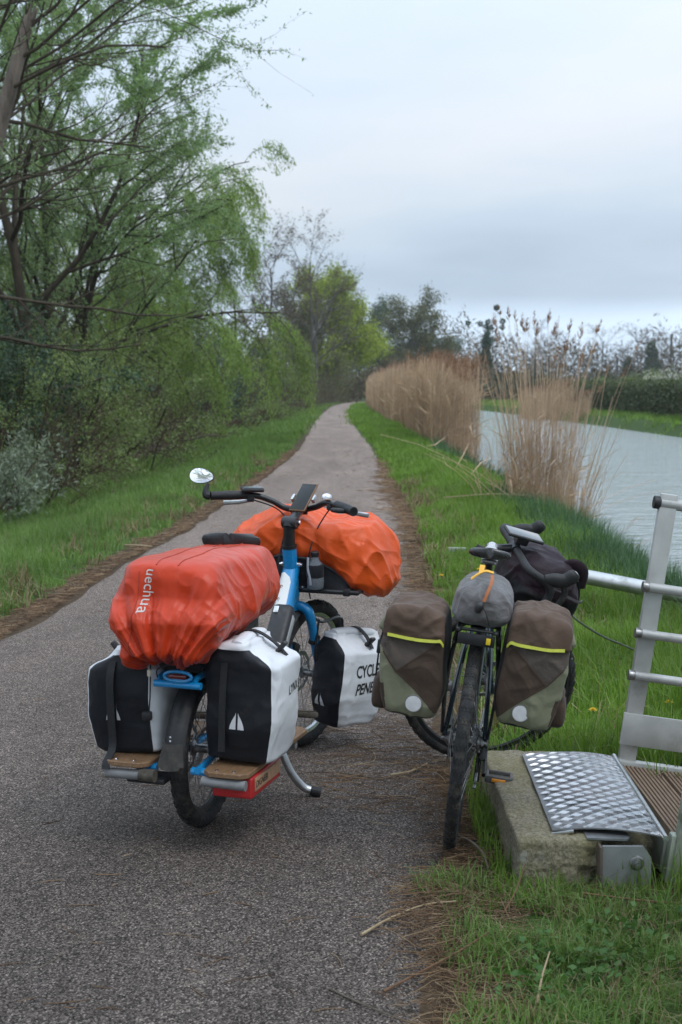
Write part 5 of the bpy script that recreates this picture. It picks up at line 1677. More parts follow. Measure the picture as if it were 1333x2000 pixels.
# raised five-bar tread, groups turned alternately
bars = MB()
W_, L_ = 0.33, 0.90
cu_, cv_ = 10, 26
for i in range(cu_):
    for j in range(cv_):
        uc, vc = (i + 0.5) / cu_, (j + 0.5) / cv_
        sg = 1 if (i + j) % 2 else -1
        th = sg * R(48)
        for k in range(5):
            off = (k - 2) * 0.0052
            dx, dy = math.cos(th), math.sin(th)
            ctr = (uc * W_ - dy * off, vc * L_ + dx * off)
            hl = 0.0155
            p0 = (ctr[0] - dx * hl, ctr[1] - dy * hl); p1 = (ctr[0] + dx * hl, ctr[1] + dy * hl)
            if min(p0[0], p1[0]) < 0.003 or max(p0[0], p1[0]) > W_ - 0.003 or min(p0[1], p1[1]) < 0.003 or max(p0[1], p1[1]) > L_ - 0.003: continue
            q0 = plate_pt(p0[0] / W_, p0[1] / L_) - o0; q1 = plate_pt(p1[0] / W_, p1[1] / L_) - o0
            t_ = (q1 - q0); t_ /= np.linalg.norm(t_)
            n3_ = np.cross(plate_pt(min(uc + 0.02, 1), vc) - plate_pt(uc - 0.02, vc), plate_pt(uc, min(vc + 0.02, 1)) - plate_pt(uc, vc - 0.02)); n3_ /= np.linalg.norm(n3_)
            b_ = np.cross(n3_, t_)
            w2 = 0.0017
            V = [q0 - b_ * w2, q0 + b_ * w2, q1 + b_ * w2, q1 - b_ * w2, q0 * 0.8 + q1 * 0.2 + n3_ * 0.0026, q0 * 0.2 + q1 * 0.8 + n3_ * 0.0026]
            bars.add(V, [(0, 1, 4), (2, 3, 5), (1, 2, 5, 4), (3, 0, 4, 5)])
tb_ = bars.build('tread_pattern', M_CHKB, chk, False, fixn=False)
tb_['kind'] = 'stuff'
rod = MB().tube([FR_ + (BR_ - FR_) * -0.018 - o0, BR_ - o0 + A([0, 0.01, 0])], 0.0095, 12)
rod.build('hinge_rod', M_SILV, chk)
for v0 in (0.02,):
    lip = plate_pt(0.0, 0.0) - o0
    MB().box(lip + A([0.03, -0.006, -0.006]), (0.07, 0.008, 0.010), (0, -10, -10), bev=0.002).build('folded_lip', M_SILV, chk)

# ------------------------------------------------------------------ gangway
TILT = 8.0
gw = empty('gangway', Matrix.Translation((1.0, 4.65, 0.150)) @ Matrix.Rotation(R(TILT), 4, 'Y'), label='aluminium gangway with railings and grooved brown deck running down to the canal', cat='gangway')
M_ALU = surf('weathered_aluminium', (0.43, 0.43, 0.415), 0.52, 0.5, var=0.16, vs=7, bump=0.08, bs=160, dirt=(0.20, 0.20, 0.18), dirt_s=6, dirt_amt=0.20)
M_ALUG = surf('greenish_aluminium', (0.36, 0.385, 0.32), 0.55, 0.35, var=0.16, vs=7, bump=0.1, bs=160, dirt=(0.14, 0.15, 0.10), dirt_s=7, dirt_amt=0.35)
t = NT('grooved_deck_board')
cw = t.co('Object', (50, 4, 50))
wd = t.ramp(t.noise(3, 6, 0.7, co=cw, dist=0.4), [(0.3, (0.115, 0.072, 0.045)), (0.6, (0.185, 0.125, 0.082)), (0.8, (0.25, 0.18, 0.125))])
grn = t.ramp(t.noise(4, 5, 0.7), [(0.55, 0.0), (0.75, 0.5)])
t.set(Base_Color=t.mix(grn, wd, (0.14, 0.135, 0.07)), Roughness=0.8, Normal=t.bump(t.noise(60, 4, co=cw), 0.25, 0.004))
M_DECK = t.m
GL = 4.2
# deck boards: one shared mesh
bw_, bt_ = 0.138, 0.028
prof = []
ng = 9
for k in range(ng):
    x0 = -bw_ / 2 + bw_ * k / ng
    x1 = x0 + bw_ / ng
    prof += [(x0 + 0.0035, 0.0), (x1 - 0.0035, 0.0), (x1 - 0.002, -0.006), (x1 + 0.002, -0.006)]
prof = prof[:-2]
poly = prof + [(bw_ / 2 - 0.002, -bt_), (-bw_ / 2 + 0.002, -bt_)]
db = MB().prism(poly, 1, -0.405, 0.405)
first = db.build('deck_board', M_DECK, gw, 20)
first.location = (0.085, 0, -0.012)
for k in range(1, 28):
    c_ = first.copy(); COL.objects.link(c_); c_.parent = gw
    c_.location = (0.085 + k * 0.146, 0, -0.012)
# side beams
for s, mt in ((1, M_ALU), (-1, M_ALUG)):
    b = MB().box((GL / 2 + 0.0, s * 0.435, -0.075), (GL, 0.045, 0.15), bev=0.006)
    b.build('side_beam', mt, gw)
# cross end beam at the hinge
MB().box((0.004, 0, -0.085), (0.018, 0.80, 0.10), bev=0.003).build('end_beam', M_ALUG, gw)
# railings
for s, mt in ((1, M_ALU), (-1, M_ALUG)):
    yy = s * 0.452
    for px_ in (0.045, 1.40, 2.75, 4.1):
        po = MB().box((px_, yy, 0.435 + (0.04 if s > 0 else -0.05)), (0.062, 0.030, 1.01), bev=0.003)
        po.build('post', mt, gw)
    for zz, rr_ in ((0.945, 0.0205), (0.640, 0.0175), (0.470, 0.0165), (0.315, 0.0165)):
        y2 = yy - 0.034 if zz < 0.9 else yy
        rl_ = MB().tube([(0.010, y2, zz), (0.016, y2, zz), (GL, y2, zz)], [rr_ * 0.8, rr_, rr_], 14).build('rail', mt, gw)
        MB().lathe([(rr_ * 1.12, -0.004), (rr_ * 1.15, 0.0), (rr_ * 1.15, 0.016), (rr_ * 1.02, 0.02)], (-0.002, y2, zz), (1, 0, 0), 14).build('rail_cap', M_PLAST if zz > 0.9 else M_STEEL, rl_)
    MB().box((GL / 2 + 0.004, yy - 0.021, 0.115), (GL, 0.010, 0.118), bev=0.002).build('kick_board', mt, gw)
# hinge bracket at the near corner, in front of the block
wo = gw.matrix_world.inverted()
br = empty('hinge_bracket', loc=(0.855, 4.158, 0.045), label='grey steel hinge bracket with one large bolt at the near gangway corner', cat='bracket')
poly = [(-0.072, -0.06), (0.055, -0.075), (0.074, -0.055), (0.074, 0.050), (0.050, 0.085), (-0.072, 0.085)]
MB().prism(poly, 1, -0.010, 0.002).build('plate', surf('zinc_plate', (0.27, 0.28, 0.285), 0.5, 0.6, var=0.15, vs=9, dirt=(0.2, 0.19, 0.16), dirt_amt=0.25), br, 20)
MB().lathe([(0.022, 0), (0.022, 0.004), (0.018, 0.006), (0.0135, 0.006), (0.0135, 0.016), (0.009, 0.016), (0.0085, 0.024)], (0.030, -0.010, 0.035), (0, -1, 0), 18).build('bolt', M_STEEL, br)
MB().box((-0.078, 0.03, 0.02), (0.008, 0.10, 0.13), bev=0.002).build('flange', surf('rusty_flange', (0.10, 0.075, 0.06), 0.8, 0.3, var=0.3, vs=30), br)
sp = MB().prism([(0.742, 4.185), (0.860, 4.172), (0.872, 4.19), (0.868, 4.40), (0.742, 4.40)], 2, 0.139, 0.145)
spo = sp.build('steel_plate', surf('grey_steel_plate', (0.26, 0.265, 0.275), 0.42, 0.8, var=0.2, vs=8, dirt=(0.14, 0.11, 0.08), dirt_s=14, dirt_amt=0.2), None, 20)
tag(spo, 'small flat steel plate poking out under the front of the checker plate', 'metal plate')

# ------------------------------------------------------------------ mooring boom, cable, white slat
bo = empty('mooring_boom', loc=(1.36, 9.05, 0), label='thick aluminium tube behind the handlebar bag, slanting down from the bank to the canal', cat='tube')
M_BOOM = surf('boom_aluminium', (0.52, 0.52, 0.51), 0.36, 0.9, var=0.1, vs=5, dirt=(0.25, 0.25, 0.22), dirt_amt=0.15)
MB().tube([(0, 0, 0.325), (0.50, -0.33, 0.262), (4.4, -2.9, -0.28)], 0.047, 20).build('tube', M_BOOM, bo)
MB().box((-0.03, 0.02, 0.12), (0.10, 0.10, 0.50), bev=0.008).build('bank_post', M_ALU, bo)
MB().lathe([(0.06, -0.01), (0.06, 0.05)], (-0.02, 0.012, 0.327), (0.83, -0.55, -0.1), 18).build('collar', M_STEEL, bo)
cb = MB().tube([(1.12, 6.95, 0.40), (1.168, 6.93, 0.35), (1.30, 6.97, 0.265), (1.46, 7.02, 0.19), (1.75, 7.1, 0.03), (2.3, 7.3, -0.3)], 0.0055, 8, sm=6)
cbo = cb.build('mooring_cable', surf('greenish_cable', (0.055, 0.065, 0.05), 0.7), None)
tag(cbo, 'thin dark cable slanting through the tall grass behind the right pannier', 'cable')
sl = MB().box((1.02, 12.4, 0.075), (0.150, 0.006, 0.042), (24, 0, -6), bev=0.001)
slo = sl.build('white_slat', surf('white_slat_paint', (0.62, 0.62, 0.60), 0.6, var=0.1), None)
tag(slo, 'short white slat lying in the grass beyond the touring saddle', 'slat')

# ================================================================== plants: generators
def batch_tubes(polys, sides):
    """polys: list of (pts (m,3), radii (m,)) with the same m -> V, F (quads)"""
    P = np.stack([p for p, _ in polys]); Rr = np.stack([r for _, r in polys])
    B, m, _ = P.shape
    T = np.gradient(P, axis=1); T /= np.maximum(np.linalg.norm(T, axis=2, keepdims=True), 1e-9)
    ref = np.where(np.abs(T[:, :1, 2:3]) < 0.9, np.array([0, 0, 1.0]), np.array([1.0, 0, 0]))
    ref = np.broadcast_to(ref, P.shape)
    N = ref - T * (ref * T).sum(2, keepdims=True); N /= np.maximum(np.linalg.norm(N, axis=2, keepdims=True), 1e-9)
    Bn = np.cross(T, N)
    a = np.arange(sides) * 2 * math.pi / sides
    V = P[:, :, None, :] + Rr[:, :, None, None] * (np.cos(a)[None, None, :, None] * N[:, :, None, :] + np.sin(a)[None, None, :, None] * Bn[:, :, None, :])
    V = V.reshape(-1, 3)
    b, i, k = np.meshgrid(np.arange(B), np.arange(m - 1), np.arange(sides), indexing='ij')
    k2 = (k + 1) % sides
    o = b * m * sides
    F = np.stack([o + i * sides + k, o + i * sides + k2, o + (i + 1) * sides + k2, o + (i + 1) * sides + k], -1).reshape(-1, 4)
    return V, F


def tubes_object(name, polys, mat, parent):
    groups = {}
    for p, r in polys:
        sides = 9 if r[0] > 0.06 else (6 if r[0] > 0.02 else (4 if r[0] > 0.007 else 3))
        groups.setdefault((len(p), sides), []).append((p, r))
    Vs, Fs, n = [], [], 0
    for (m, sides), lst in groups.items():
        V, F = batch_tubes(lst, sides)
        Vs.append(V); Fs.append(F + n); n += len(V)
    return mk(name, np.concatenate(Vs), np.concatenate(Fs), mat, parent)


def leaf_quads(pos, d, length, width, rs, fold=0.25):
    """diamond leaves at pos along unit d"""
    n = len(pos)
    side = np.cross(d, rs.normal(size=(n, 3))); side /= np.maximum(np.linalg.norm(side, axis=1, keepdims=True), 1e-9)
    nr = np.cross(d, side)
    L = length[:, None]; W = width[:, None]
    b = pos; tip = pos + d * L
    mid = pos + d * L * 0.45 + nr * L * fold * 0.3
    V = np.stack([b, mid - side * W / 2, tip, mid + side * W / 2], 1).reshape(-1, 3)
    F = np.arange(4 * n).reshape(n, 4)
    return V, F


def grow(rng, p, d, L, r, lev, spec, out, tips, bend=None):
    s = spec[lev]
    m = s.get('seg', 6)
    pts = [np.array(p, float)]; d = np.array(d, float); d /= np.linalg.norm(d)
    dirs = [d.copy()]
    for i in range(m - 1):
        j = rng.normal(size=3) * s.get('wob', 0.15)
        d = d + j + np.array([0, 0, s.get('up', 0.0)])
        if bend is not None: d = d + np.array(bend)
        d /= np.linalg.norm(d)
        pts.append(pts[-1] + d * L / (m - 1)); dirs.append(d.copy())
    pts = np.array(pts)
    rad = r * np.linspace(1, s.get('taper', 0.35), m)
    out.append((pts, rad))
    if lev + 1 >= len(spec):
        tips.append(pts); return
    if s.get('leafy'): tips.append(pts[m // 2:])
    n = s['n']; n = n if np.isscalar(n) else rng.randint(n[0], n[1] + 1)
    az0 = rng.uniform(0, 6.28)
    for k in range(n):
        f = s.get('start', 0.3) + (1 - s.get('start', 0.3)) * (k + rng.uniform(0.1, 0.9)) / n
        x = f * (m - 1); i = min(int(x), m - 2); q = x - i
        bp = pts[i] * (1 - q) + pts[i + 1] * q
        bd = dirs[i]
        a = R(rng.uniform(*s['ang']))
        az = az0 + k * 2.4 + rng.uniform(-0.4, 0.4)
        u = np.cross(bd, [0.3, 0.2, 1.0] if abs(bd[2]) < 0.9 else [1.0, 0, 0]); u /= np.linalg.norm(u); v = np.cross(bd, u)
        cd = bd * math.cos(a) + (u * math.cos(az) + v * math.sin(az)) * math.sin(a)
        if 'pull' in s: cd = cd + np.array(s['pull'])
        rl = rng.uniform(*s['ratio']) * (1 - 0.45 * (f - s.get('start', 0.3)))
        rr_ = min(r * (1 - 0.65 * f) * s.get('rr', 0.6), rad[i] * 0.85)
        grow(rng, bp, cd, L * rl, max(rr_, 0.0022), lev + 1, spec, out, tips, None)


def leaves_on(tips, n, length, width, rs, droop=-0.2, along=0.5, spread=0.02, cluster=None):
    T = [t_ for t_ in tips if len(t_) > 1]
    w = np.array([np.linalg.norm(t_[-1] - t_[0]) for t_ in T]); w = w / w.sum()
    if cluster is not None:          # some twigs are in leaf, others nearly bare
        w = w * np.clip(rs.normal(1.0, cluster, size=len(w)), 0.03, None); w /= w.sum()
    idx = rs.choice(len(T), size=n, p=w)
    u = rs.uniform(0.05, 1.0, size=n)
    pos = np.zeros((n, 3)); dr = np.zeros((n, 3))
    for k in range(n):
        t_ = T[idx[k]]; x = u[k] * (len(t_) - 1); i = min(int(x), len(t_) - 2); q = x - i
        pos[k] = t_[i] * (1 - q) + t_[i + 1] * q; dr[k] = t_[i + 1] - t_[i]
    dr /= np.maximum(np.linalg.norm(dr, axis=1, keepdims=True), 1e-9)
    pos += rs.normal(size=(n, 3)) * spread
    d = dr * along + rs.normal(size=(n, 3)) * 0.55 + np.array([0, 0, droop]); d /= np.linalg.norm(d, axis=1, keepdims=True)
    ln = length * rs.uniform(0.6, 1.3, n)
    return leaf_quads(pos, d, ln, ln * width, rs)


def plant(name, label, cat, loc, spec, seed, H, r, nleaf, leaf, lm, bm_, d0=(0, 0, 1), stems=1, group=None, spread_base=0.0, droop=-0.2, along=0.5, cluster=None, wood='trunk', crown='crown', spread=0.02, stem_ang=18, rz=None, pull=None):
    rng = np.random.RandomState(seed)
    root = empty(name, loc=loc, label=label, cat=cat, group=group)
    out, tips = [], []
    for k in range(stems):
        if stems > 1:
            a = 2 * math.pi * (k + rng.uniform(0, 0.7)) / stems
            tl_ = R(rng.uniform(0.2, 1.0) * stem_ang)
            dd = np.array([math.cos(a) * math.sin(tl_), math.sin(a) * math.sin(tl_), math.cos(tl_)]) + (np.array(pull) if pull is not None else 0)
            b = np.array([math.cos(a), math.sin(a), 0]) * spread_base * rng.uniform(0.2, 1.0)
        else:
            dd = np.array(d0, float); b = np.zeros(3)
        b[2] -= 0.25
        grow(rng, b, dd, H * rng.uniform(0.8, 1.1), r * rng.uniform(0.75, 1.1), 0, spec, out, tips)
    tubes_object(wood, out, bm_, root)
    if nleaf:
        V, F = leaves_on(tips, nleaf, leaf[0], leaf[1], rng, droop, along, spread, cluster)
        mk(crown, V, F, lm, root, smooth=False)
    return root


def clone(root, name, label, loc, rz, sc, cat=None, group=None, mats=None):
    c = root.copy(); c.name = name; COL.objects.link(c)
    c.location = loc; c.rotation_euler = (0, 0, R(rz)); c.scale = (sc, sc, sc) if np.isscalar(sc) else sc
    c['label'] = label
    if cat: c['category'] = cat
    if group: c['group'] = group
    for ch in root.children:
        k = ch.copy(); COL.objects.link(k); k.parent = c
        if mats and ch.name.split('.')[0] in mats:
            k.material_slots[0].link = 'OBJECT'; k.material_slots[0].material = mats[ch.name.split('.')[0]]
    return c


# bark and foliage colours -------------------------------------------------
def bark(name, c1, c2, c3=None, sc=9):
    if name in MATS: return MATS[name]
    t = NT(name)
    n_ = t.noise(sc, 6, 0.7, co=t.co('Object', (1, 1, 0.25)))
    st_ = [(0.3, c1), (0.6, c2)] + ([(0.78, c3)] if c3 else [])
    t.set(Base_Color=t.ramp(n_, st_), Roughness=0.9, Normal=t.bump(n_, 0.6, 0.02))
    t.p.inputs['Specular IOR Level'].default_value = 0.2
    MATS[name] = t.m
    return t.m


BK_W = bark('willow_bark', (0.030, 0.024, 0.017), (0.075, 0.060, 0.042), (0.12, 0.095, 0.045))
BK_G = bark('grey_bark', (0.045, 0.042, 0.038), (0.11, 0.10, 0.088), (0.15, 0.14, 0.12))
BK_B = bark('brown_twig_bark', (0.040, 0.030, 0.020), (0.085, 0.063, 0.040))
BK_D = bark('dead_wood_bark', (0.06, 0.05, 0.042), (0.20, 0.165, 0.135), (0.28, 0.20, 0.14), 6)
LF_W = leafmat('young_willow_leaf', [(0.150, 0.240, 0.110), (0.215, 0.325, 0.155), (0.290, 0.395, 0.215), (0.235, 0.350, 0.140)], 0.48)
LF_L = leafmat('weeping_willow_leaf', [(0.175, 0.270, 0.070), (0.245, 0.355, 0.100), (0.310, 0.405, 0.135)], 0.5)
LF_S = leafmat('hawthorn_leaf', [(0.130, 0.195, 0.070), (0.205, 0.280, 0.100), (0.275, 0.340, 0.140)], 0.45)
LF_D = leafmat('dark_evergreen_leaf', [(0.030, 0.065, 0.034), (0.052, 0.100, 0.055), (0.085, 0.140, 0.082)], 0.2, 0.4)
LF_G = leafmat('grey_green_leaf', [(0.120, 0.160, 0.100), (0.190, 0.235, 0.165), (0.260, 0.300, 0.225)], 0.25)
LF_Y = leafmat('yellow_green_leaf', [(0.210, 0.280, 0.030), (0.300, 0.380, 0.042), (0.390, 0.440, 0.070)], 0.4)
LF_O = leafmat('olive_bud_leaf', [(0.085, 0.095, 0.040), (0.130, 0.135, 0.055), (0.165, 0.165, 0.072)], 0.3)
LF_B = leafmat('white_blossom', [(0.55, 0.55, 0.50), (0.70, 0.70, 0.66), (0.62, 0.60, 0.55)], 0.3)
LF_BR = leafmat('brown_bud_leaf', [(0.070, 0.050, 0.028), (0.105, 0.078, 0.040), (0.085, 0.075, 0.035)], 0.2)

# ------------------------------------------------------------------ willows on the left
SP_BIG = [dict(seg=9, wob=0.10, up=0.02, n=9, start=0.25, ang=(30, 62), ratio=(0.55, 0.85), rr=0.62, pull=(0.22, -0.03, 0.02)),
          dict(seg=8, wob=0.13, up=0.03, n=8, start=0.20, ang=(25, 55), ratio=(0.38, 0.62), rr=0.6),
          dict(seg=6, wob=0.14, up=0.02, n=7, start=0.15, ang=(20, 50), ratio=(0.40, 0.62), rr=0.55, leafy=1),
          dict(seg=5, wob=0.16, up=-0.02)]
zt = lambda x, y: float(terrain(np.array(x), np.array(y)))
WILLOW = plant('willow_tree', 'tall spreading willow in young leaf whose crown overhangs the verge', 'tree', (-6.1, 29.0, zt(-6.1, 29)), SP_BIG, 4, 8.8, 0.15, 78000, (0.095, 0.34), LF_W, BK_W, d0=(0.10, -0.02, 1.0), cluster=0.6, spread=0.05)
plant('willow_tree', 'willow with two mossy trunks standing behind the shrubs', 'tree', (-6.9, 34.0, zt(-6.9, 34)), SP_BIG, 21, 8.2, 0.13, 40000, (0.095, 0.33), LF_W, BK_W, stems=2, stem_ang=14, spread_base=0.3, cluster=0.6, spread=0.05)
# near left tree, mostly bare arching branches
SP_BARE = [dict(seg=9, wob=0.09, up=0.0, n=12, start=0.52, ang=(30, 65), ratio=(0.50, 0.85), rr=0.5, pull=(0.30, 0.0, 0.05)),
           dict(seg=9, wob=0.10, up=0.025, n=9, start=0.15, ang=(18, 45), ratio=(0.40, 0.70), rr=0.55),
           dict(seg=6, wob=0.12, up=0.02, n=6, start=0.15, ang=(18, 45), ratio=(0.40, 0.65), rr=0.55, leafy=1),
           dict(seg=5, wob=0.12, up=0.0)]
plant('willow_tree', 'nearest left willow with long thin half-bare branches arching over the top', 'tree', (-7.0, 20.5, zt(-7, 20.5)), SP_BARE, 8, 7.6, 0.105, 20000, (0.060, 0.33), LF_W, BK_W, d0=(0.22, 0.0, 1.0), cluster=1.0, spread=0.03)
# leaning dead trunk with split top
dt = empty('dead_trunk', loc=(-6.3, 19.6, -0.5), label='leaning broken dead trunk with peeling pale bark among the upper left branches', cat='trunk')
pts = crom([(0, 0, 0), (0.55, 0.02, 1.7), (1.05, 0.05, 3.4), (1.50, 0.05, 4.9), (1.83, 0.02, 6.0), (2.12, 0.0, 6.95)], 5)
rad = np.interp(np.linspace(0, 1, len(pts)), [0, 0.7, 0.9, 1.0], [0.15, 0.11, 0.095, 0.07]) * (1 + 0.10 * perlin(pts * 3))
mb = MB().tube(pts, rad, 14)
for k in range(7):
    a = k * 0.9
    p0 = pts[-1] + np.array([0.05 * math.cos(a), 0.05 * math.sin(a), -0.05])
    mb.tube([p0, p0 + np.array([0.06 + 0.02 * k % 0.05, 0.02 * math.sin(a), 0.14 + 0.05 * (k % 3)])], [0.030, 0.004], 5)
mb.build('trunk', BK_D, dt, 50)
brs = []; tp = []
rng = np.random.RandomState(5)
for k in range(9):
    q = pts[8 + k * 2]
    grow(rng, q, (rng.uniform(0.1, 0.8), rng.uniform(-0.5, 0.5), rng.uniform(-0.2, 0.6)), rng.uniform(1.5, 3.0), 0.03, 0,
         [dict(seg=7, wob=0.13, up=0.02, n=7, start=0.2, ang=(20, 50), ratio=(0.35, 0.6), rr=0.55), dict(seg=6, wob=0.14, up=0.0, n=4, start=0.2, ang=(20, 50), ratio=(0.4, 0.6), rr=0.6), dict(seg=4, wob=0.12)], brs, tp)
tubes_object('branches', brs, BK_W, dt)

# weeping willow: drooping curtains of leaf
SP_WEEP = [dict(seg=8, wob=0.10, up=0.03, n=10, start=0.25, ang=(28, 60), ratio=(0.55, 0.80), rr=0.6, pull=(0.20, -0.05, 0.05)),
           dict(seg=9, wob=0.10, up=-0.05, n=9, start=0.2, ang=(25, 60), ratio=(0.40, 0.62), rr=0.55),
           dict(seg=8, wob=0.10, up=-0.28, n=6, start=0.1, ang=(15, 45), ratio=(0.55, 0.85), rr=0.55, leafy=1),
           dict(seg=7, wob=0.08, up=-0.35)]
plant('willow_tree', 'bright green weeping willow hanging like a curtain beside the grass verge', 'tree', (-7.3, 41.0, zt(-7.3, 41)), SP_WEEP, 13, 7.6, 0.17, 62000, (0.105, 0.28), LF_L, BK_W, d0=(0.12, 0, 1), droop=-0.7, along=0.7, cluster=0.35, spread=0.08)
SP_WEEP2 = [dict(SP_WEEP[0], pull=(0.0, -0.05, 0.05), ratio=(0.40, 0.60))] + SP_WEEP[1:]
plant('willow_tree', 'second weeping willow farther along the verge behind the bright one', 'tree', (-9.0, 55.0, zt(-9.0, 55)), SP_WEEP2, 17, 6.6, 0.18, 30000, (0.15, 0.30), LF_L, BK_W, d0=(0.08, 0, 1), droop=-0.7, along=0.7, cluster=0.4, spread=0.10)

# ------------------------------------------------------------------ shrubs and thicket along the left
SP_SHRUB = [dict(seg=7, wob=0.16, up=0.0, n=7, start=0.12, ang=(22, 60), ratio=(0.45, 0.75), rr=0.6),
            dict(seg=6, wob=0.18, up=0.0, n=6, start=0.12, ang=(25, 60), ratio=(0.40, 0.70), rr=0.6, leafy=1),
            dict(seg=5, wob=0.18, up=-0.03)]
shA = plant('shrub', 'twiggy hawthorn shrub with small green leaves nearest the left edge', 'shrub', (-6.1, 22.5, zt(-6.1, 22.5)), SP_SHRUB, 31, 2.6, 0.035, 15000, (0.050, 0.55), LF_S, BK_B, stems=9, spread_base=0.8, stem_ang=50, cluster=0.9, wood='stems', crown='foliage', spread=0.05)
shB = plant('shrub', 'dark evergreen shrub at the left edge under the willow branches', 'shrub', (-5.9, 24.3, zt(-5.9, 24.3) + 1.1), SP_SHRUB, 32, 1.9, 0.03, 11000, (0.075, 0.45), LF_D, BK_B, stems=8, spread_base=0.5, stem_ang=45, cluster=0.5, wood='stems', crown='foliage', spread=0.06)
shC = plant('shrub', 'pale grey-green shrub low against the left edge of the verge', 'shrub', (-5.0, 19.6, zt(-5.0, 19.6)), SP_SHRUB, 33, 1.35, 0.02, 7000, (0.075, 0.34), LF_G, BK_B, stems=8, spread_base=0.3, stem_ang=40, cluster=0.4, wood='stems', crown='foliage', spread=0.04, droop=0.2)
shD = plant('shrub', 'brown leafless thicket of arching twigs at the foot of the willows', 'shrub', (-5.9, 26.5, zt(-5.9, 26.5)), SP_SHRUB, 34, 2.0, 0.02, 2500, (0.045, 0.5), LF_BR, BK_B, stems=14, spread_base=1.3, stem_ang=62, cluster=0.8, wood='stems', crown='foliage', spread=0.05)
GRP = 'shrubs along the foot of the left wood'
for s_ in (shA, shB, shC, shD): s_['group'] = GRP
SH = [  # source, x, y, yaw, scale, label, crown material
    (shA, -6.0, 27.5, 70, 1.25, 'hawthorn shrub just past the dark evergreen shrub', None),
    (shA, -6.3, 33.0, 200, 1.45, 'leafy hawthorn shrub below the tall spreading willow', None),
    (shD, -5.6, 22.0, 40, 0.95, 'low brown twig thicket beside the pale grey-green shrub', None),
    (shD, -5.4, 31.0, 130, 1.05, 'brown twig thicket between two leafy hawthorn shrubs', None),
    (shD, -5.6, 36.5, 250, 1.1, 'brown twig thicket under the first curtain of weeping willow', None),
    (shD, -5.5, 45.0, 310, 1.1, 'brown twig thicket past the bright weeping willow', None),
    (shB, -7.0, 30.0, 160, 1.3, 'dark evergreen shrub half hidden behind hawthorn leaves', None),
    (shA, -6.2, 50.0, 30, 1.5, 'leafy hawthorn shrub beyond the weeping willows', None),
    (shA, -4.9, 72.0, 140, 1.35, 'rounded mid-green shrub beside the far grass verge', LF_S),
    (shD, -5.3, 62.0, 10, 1.5, 'rounded brown shrub in front of the mid-green one', LF_BR),
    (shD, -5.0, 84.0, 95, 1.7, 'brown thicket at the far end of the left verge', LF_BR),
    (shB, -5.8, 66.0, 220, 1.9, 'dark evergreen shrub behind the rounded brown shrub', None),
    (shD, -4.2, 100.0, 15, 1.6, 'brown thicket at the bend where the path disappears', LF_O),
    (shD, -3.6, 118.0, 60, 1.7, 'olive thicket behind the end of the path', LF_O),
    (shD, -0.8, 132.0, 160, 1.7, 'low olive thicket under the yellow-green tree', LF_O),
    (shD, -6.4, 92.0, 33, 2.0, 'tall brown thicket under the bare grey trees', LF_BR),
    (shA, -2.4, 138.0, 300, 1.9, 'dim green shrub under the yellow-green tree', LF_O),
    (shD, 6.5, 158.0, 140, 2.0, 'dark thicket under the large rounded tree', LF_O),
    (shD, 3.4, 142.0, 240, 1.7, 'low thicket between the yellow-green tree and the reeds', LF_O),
]
for src, x, y, rz, sc, lb, mt in SH:
    clone(src, 'shrub', lb, (x, y, zt(x, y)), rz, sc, 'shrub', GRP, {'foliage': mt} if mt else None)

# second row, deeper in the wood: closes the view under the crowns
SP_TALL = [dict(seg=8, wob=0.08, up=0.03, n=9, start=0.12, ang=(30, 65), ratio=(0.38, 0.62), rr=0.5),
           dict(seg=6, wob=0.14, up=0.02, n=7, start=0.15, ang=(25, 55), ratio=(0.40, 0.65), rr=0.55, leafy=1),
           dict(seg=5, wob=0.16, up=-0.02)]
bkA = plant('woodland_tree', 'slim woodland tree behind the left shrubs, near the frame edge', 'tree', (-9.2, 27.0, zt(-9.2, 27)), SP_TALL, 41, 6.0, 0.09, 12000, (0.11, 0.42), LF_O, BK_W, stems=4, spread_base=0.9, stem_ang=24, cluster=0.7, spread=0.07)
GRPW = 'woodland trees behind the left shrubs'
bkA['group'] = GRPW
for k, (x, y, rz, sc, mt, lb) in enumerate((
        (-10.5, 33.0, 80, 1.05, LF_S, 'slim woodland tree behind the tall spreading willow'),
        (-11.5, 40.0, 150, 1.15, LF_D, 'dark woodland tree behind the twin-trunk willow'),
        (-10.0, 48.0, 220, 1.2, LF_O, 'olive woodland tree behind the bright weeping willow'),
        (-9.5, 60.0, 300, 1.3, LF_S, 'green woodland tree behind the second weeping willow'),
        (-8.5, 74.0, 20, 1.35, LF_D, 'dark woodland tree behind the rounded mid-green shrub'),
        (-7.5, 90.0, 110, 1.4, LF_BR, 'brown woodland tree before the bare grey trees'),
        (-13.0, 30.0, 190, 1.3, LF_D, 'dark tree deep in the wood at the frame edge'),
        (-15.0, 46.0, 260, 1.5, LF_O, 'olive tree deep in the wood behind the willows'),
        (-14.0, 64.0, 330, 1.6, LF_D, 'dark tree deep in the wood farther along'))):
    clone(bkA, 'woodland_tree', lb, (x, y, zt(x, y)), rz, sc, 'tree', GRPW, {'crown': mt})

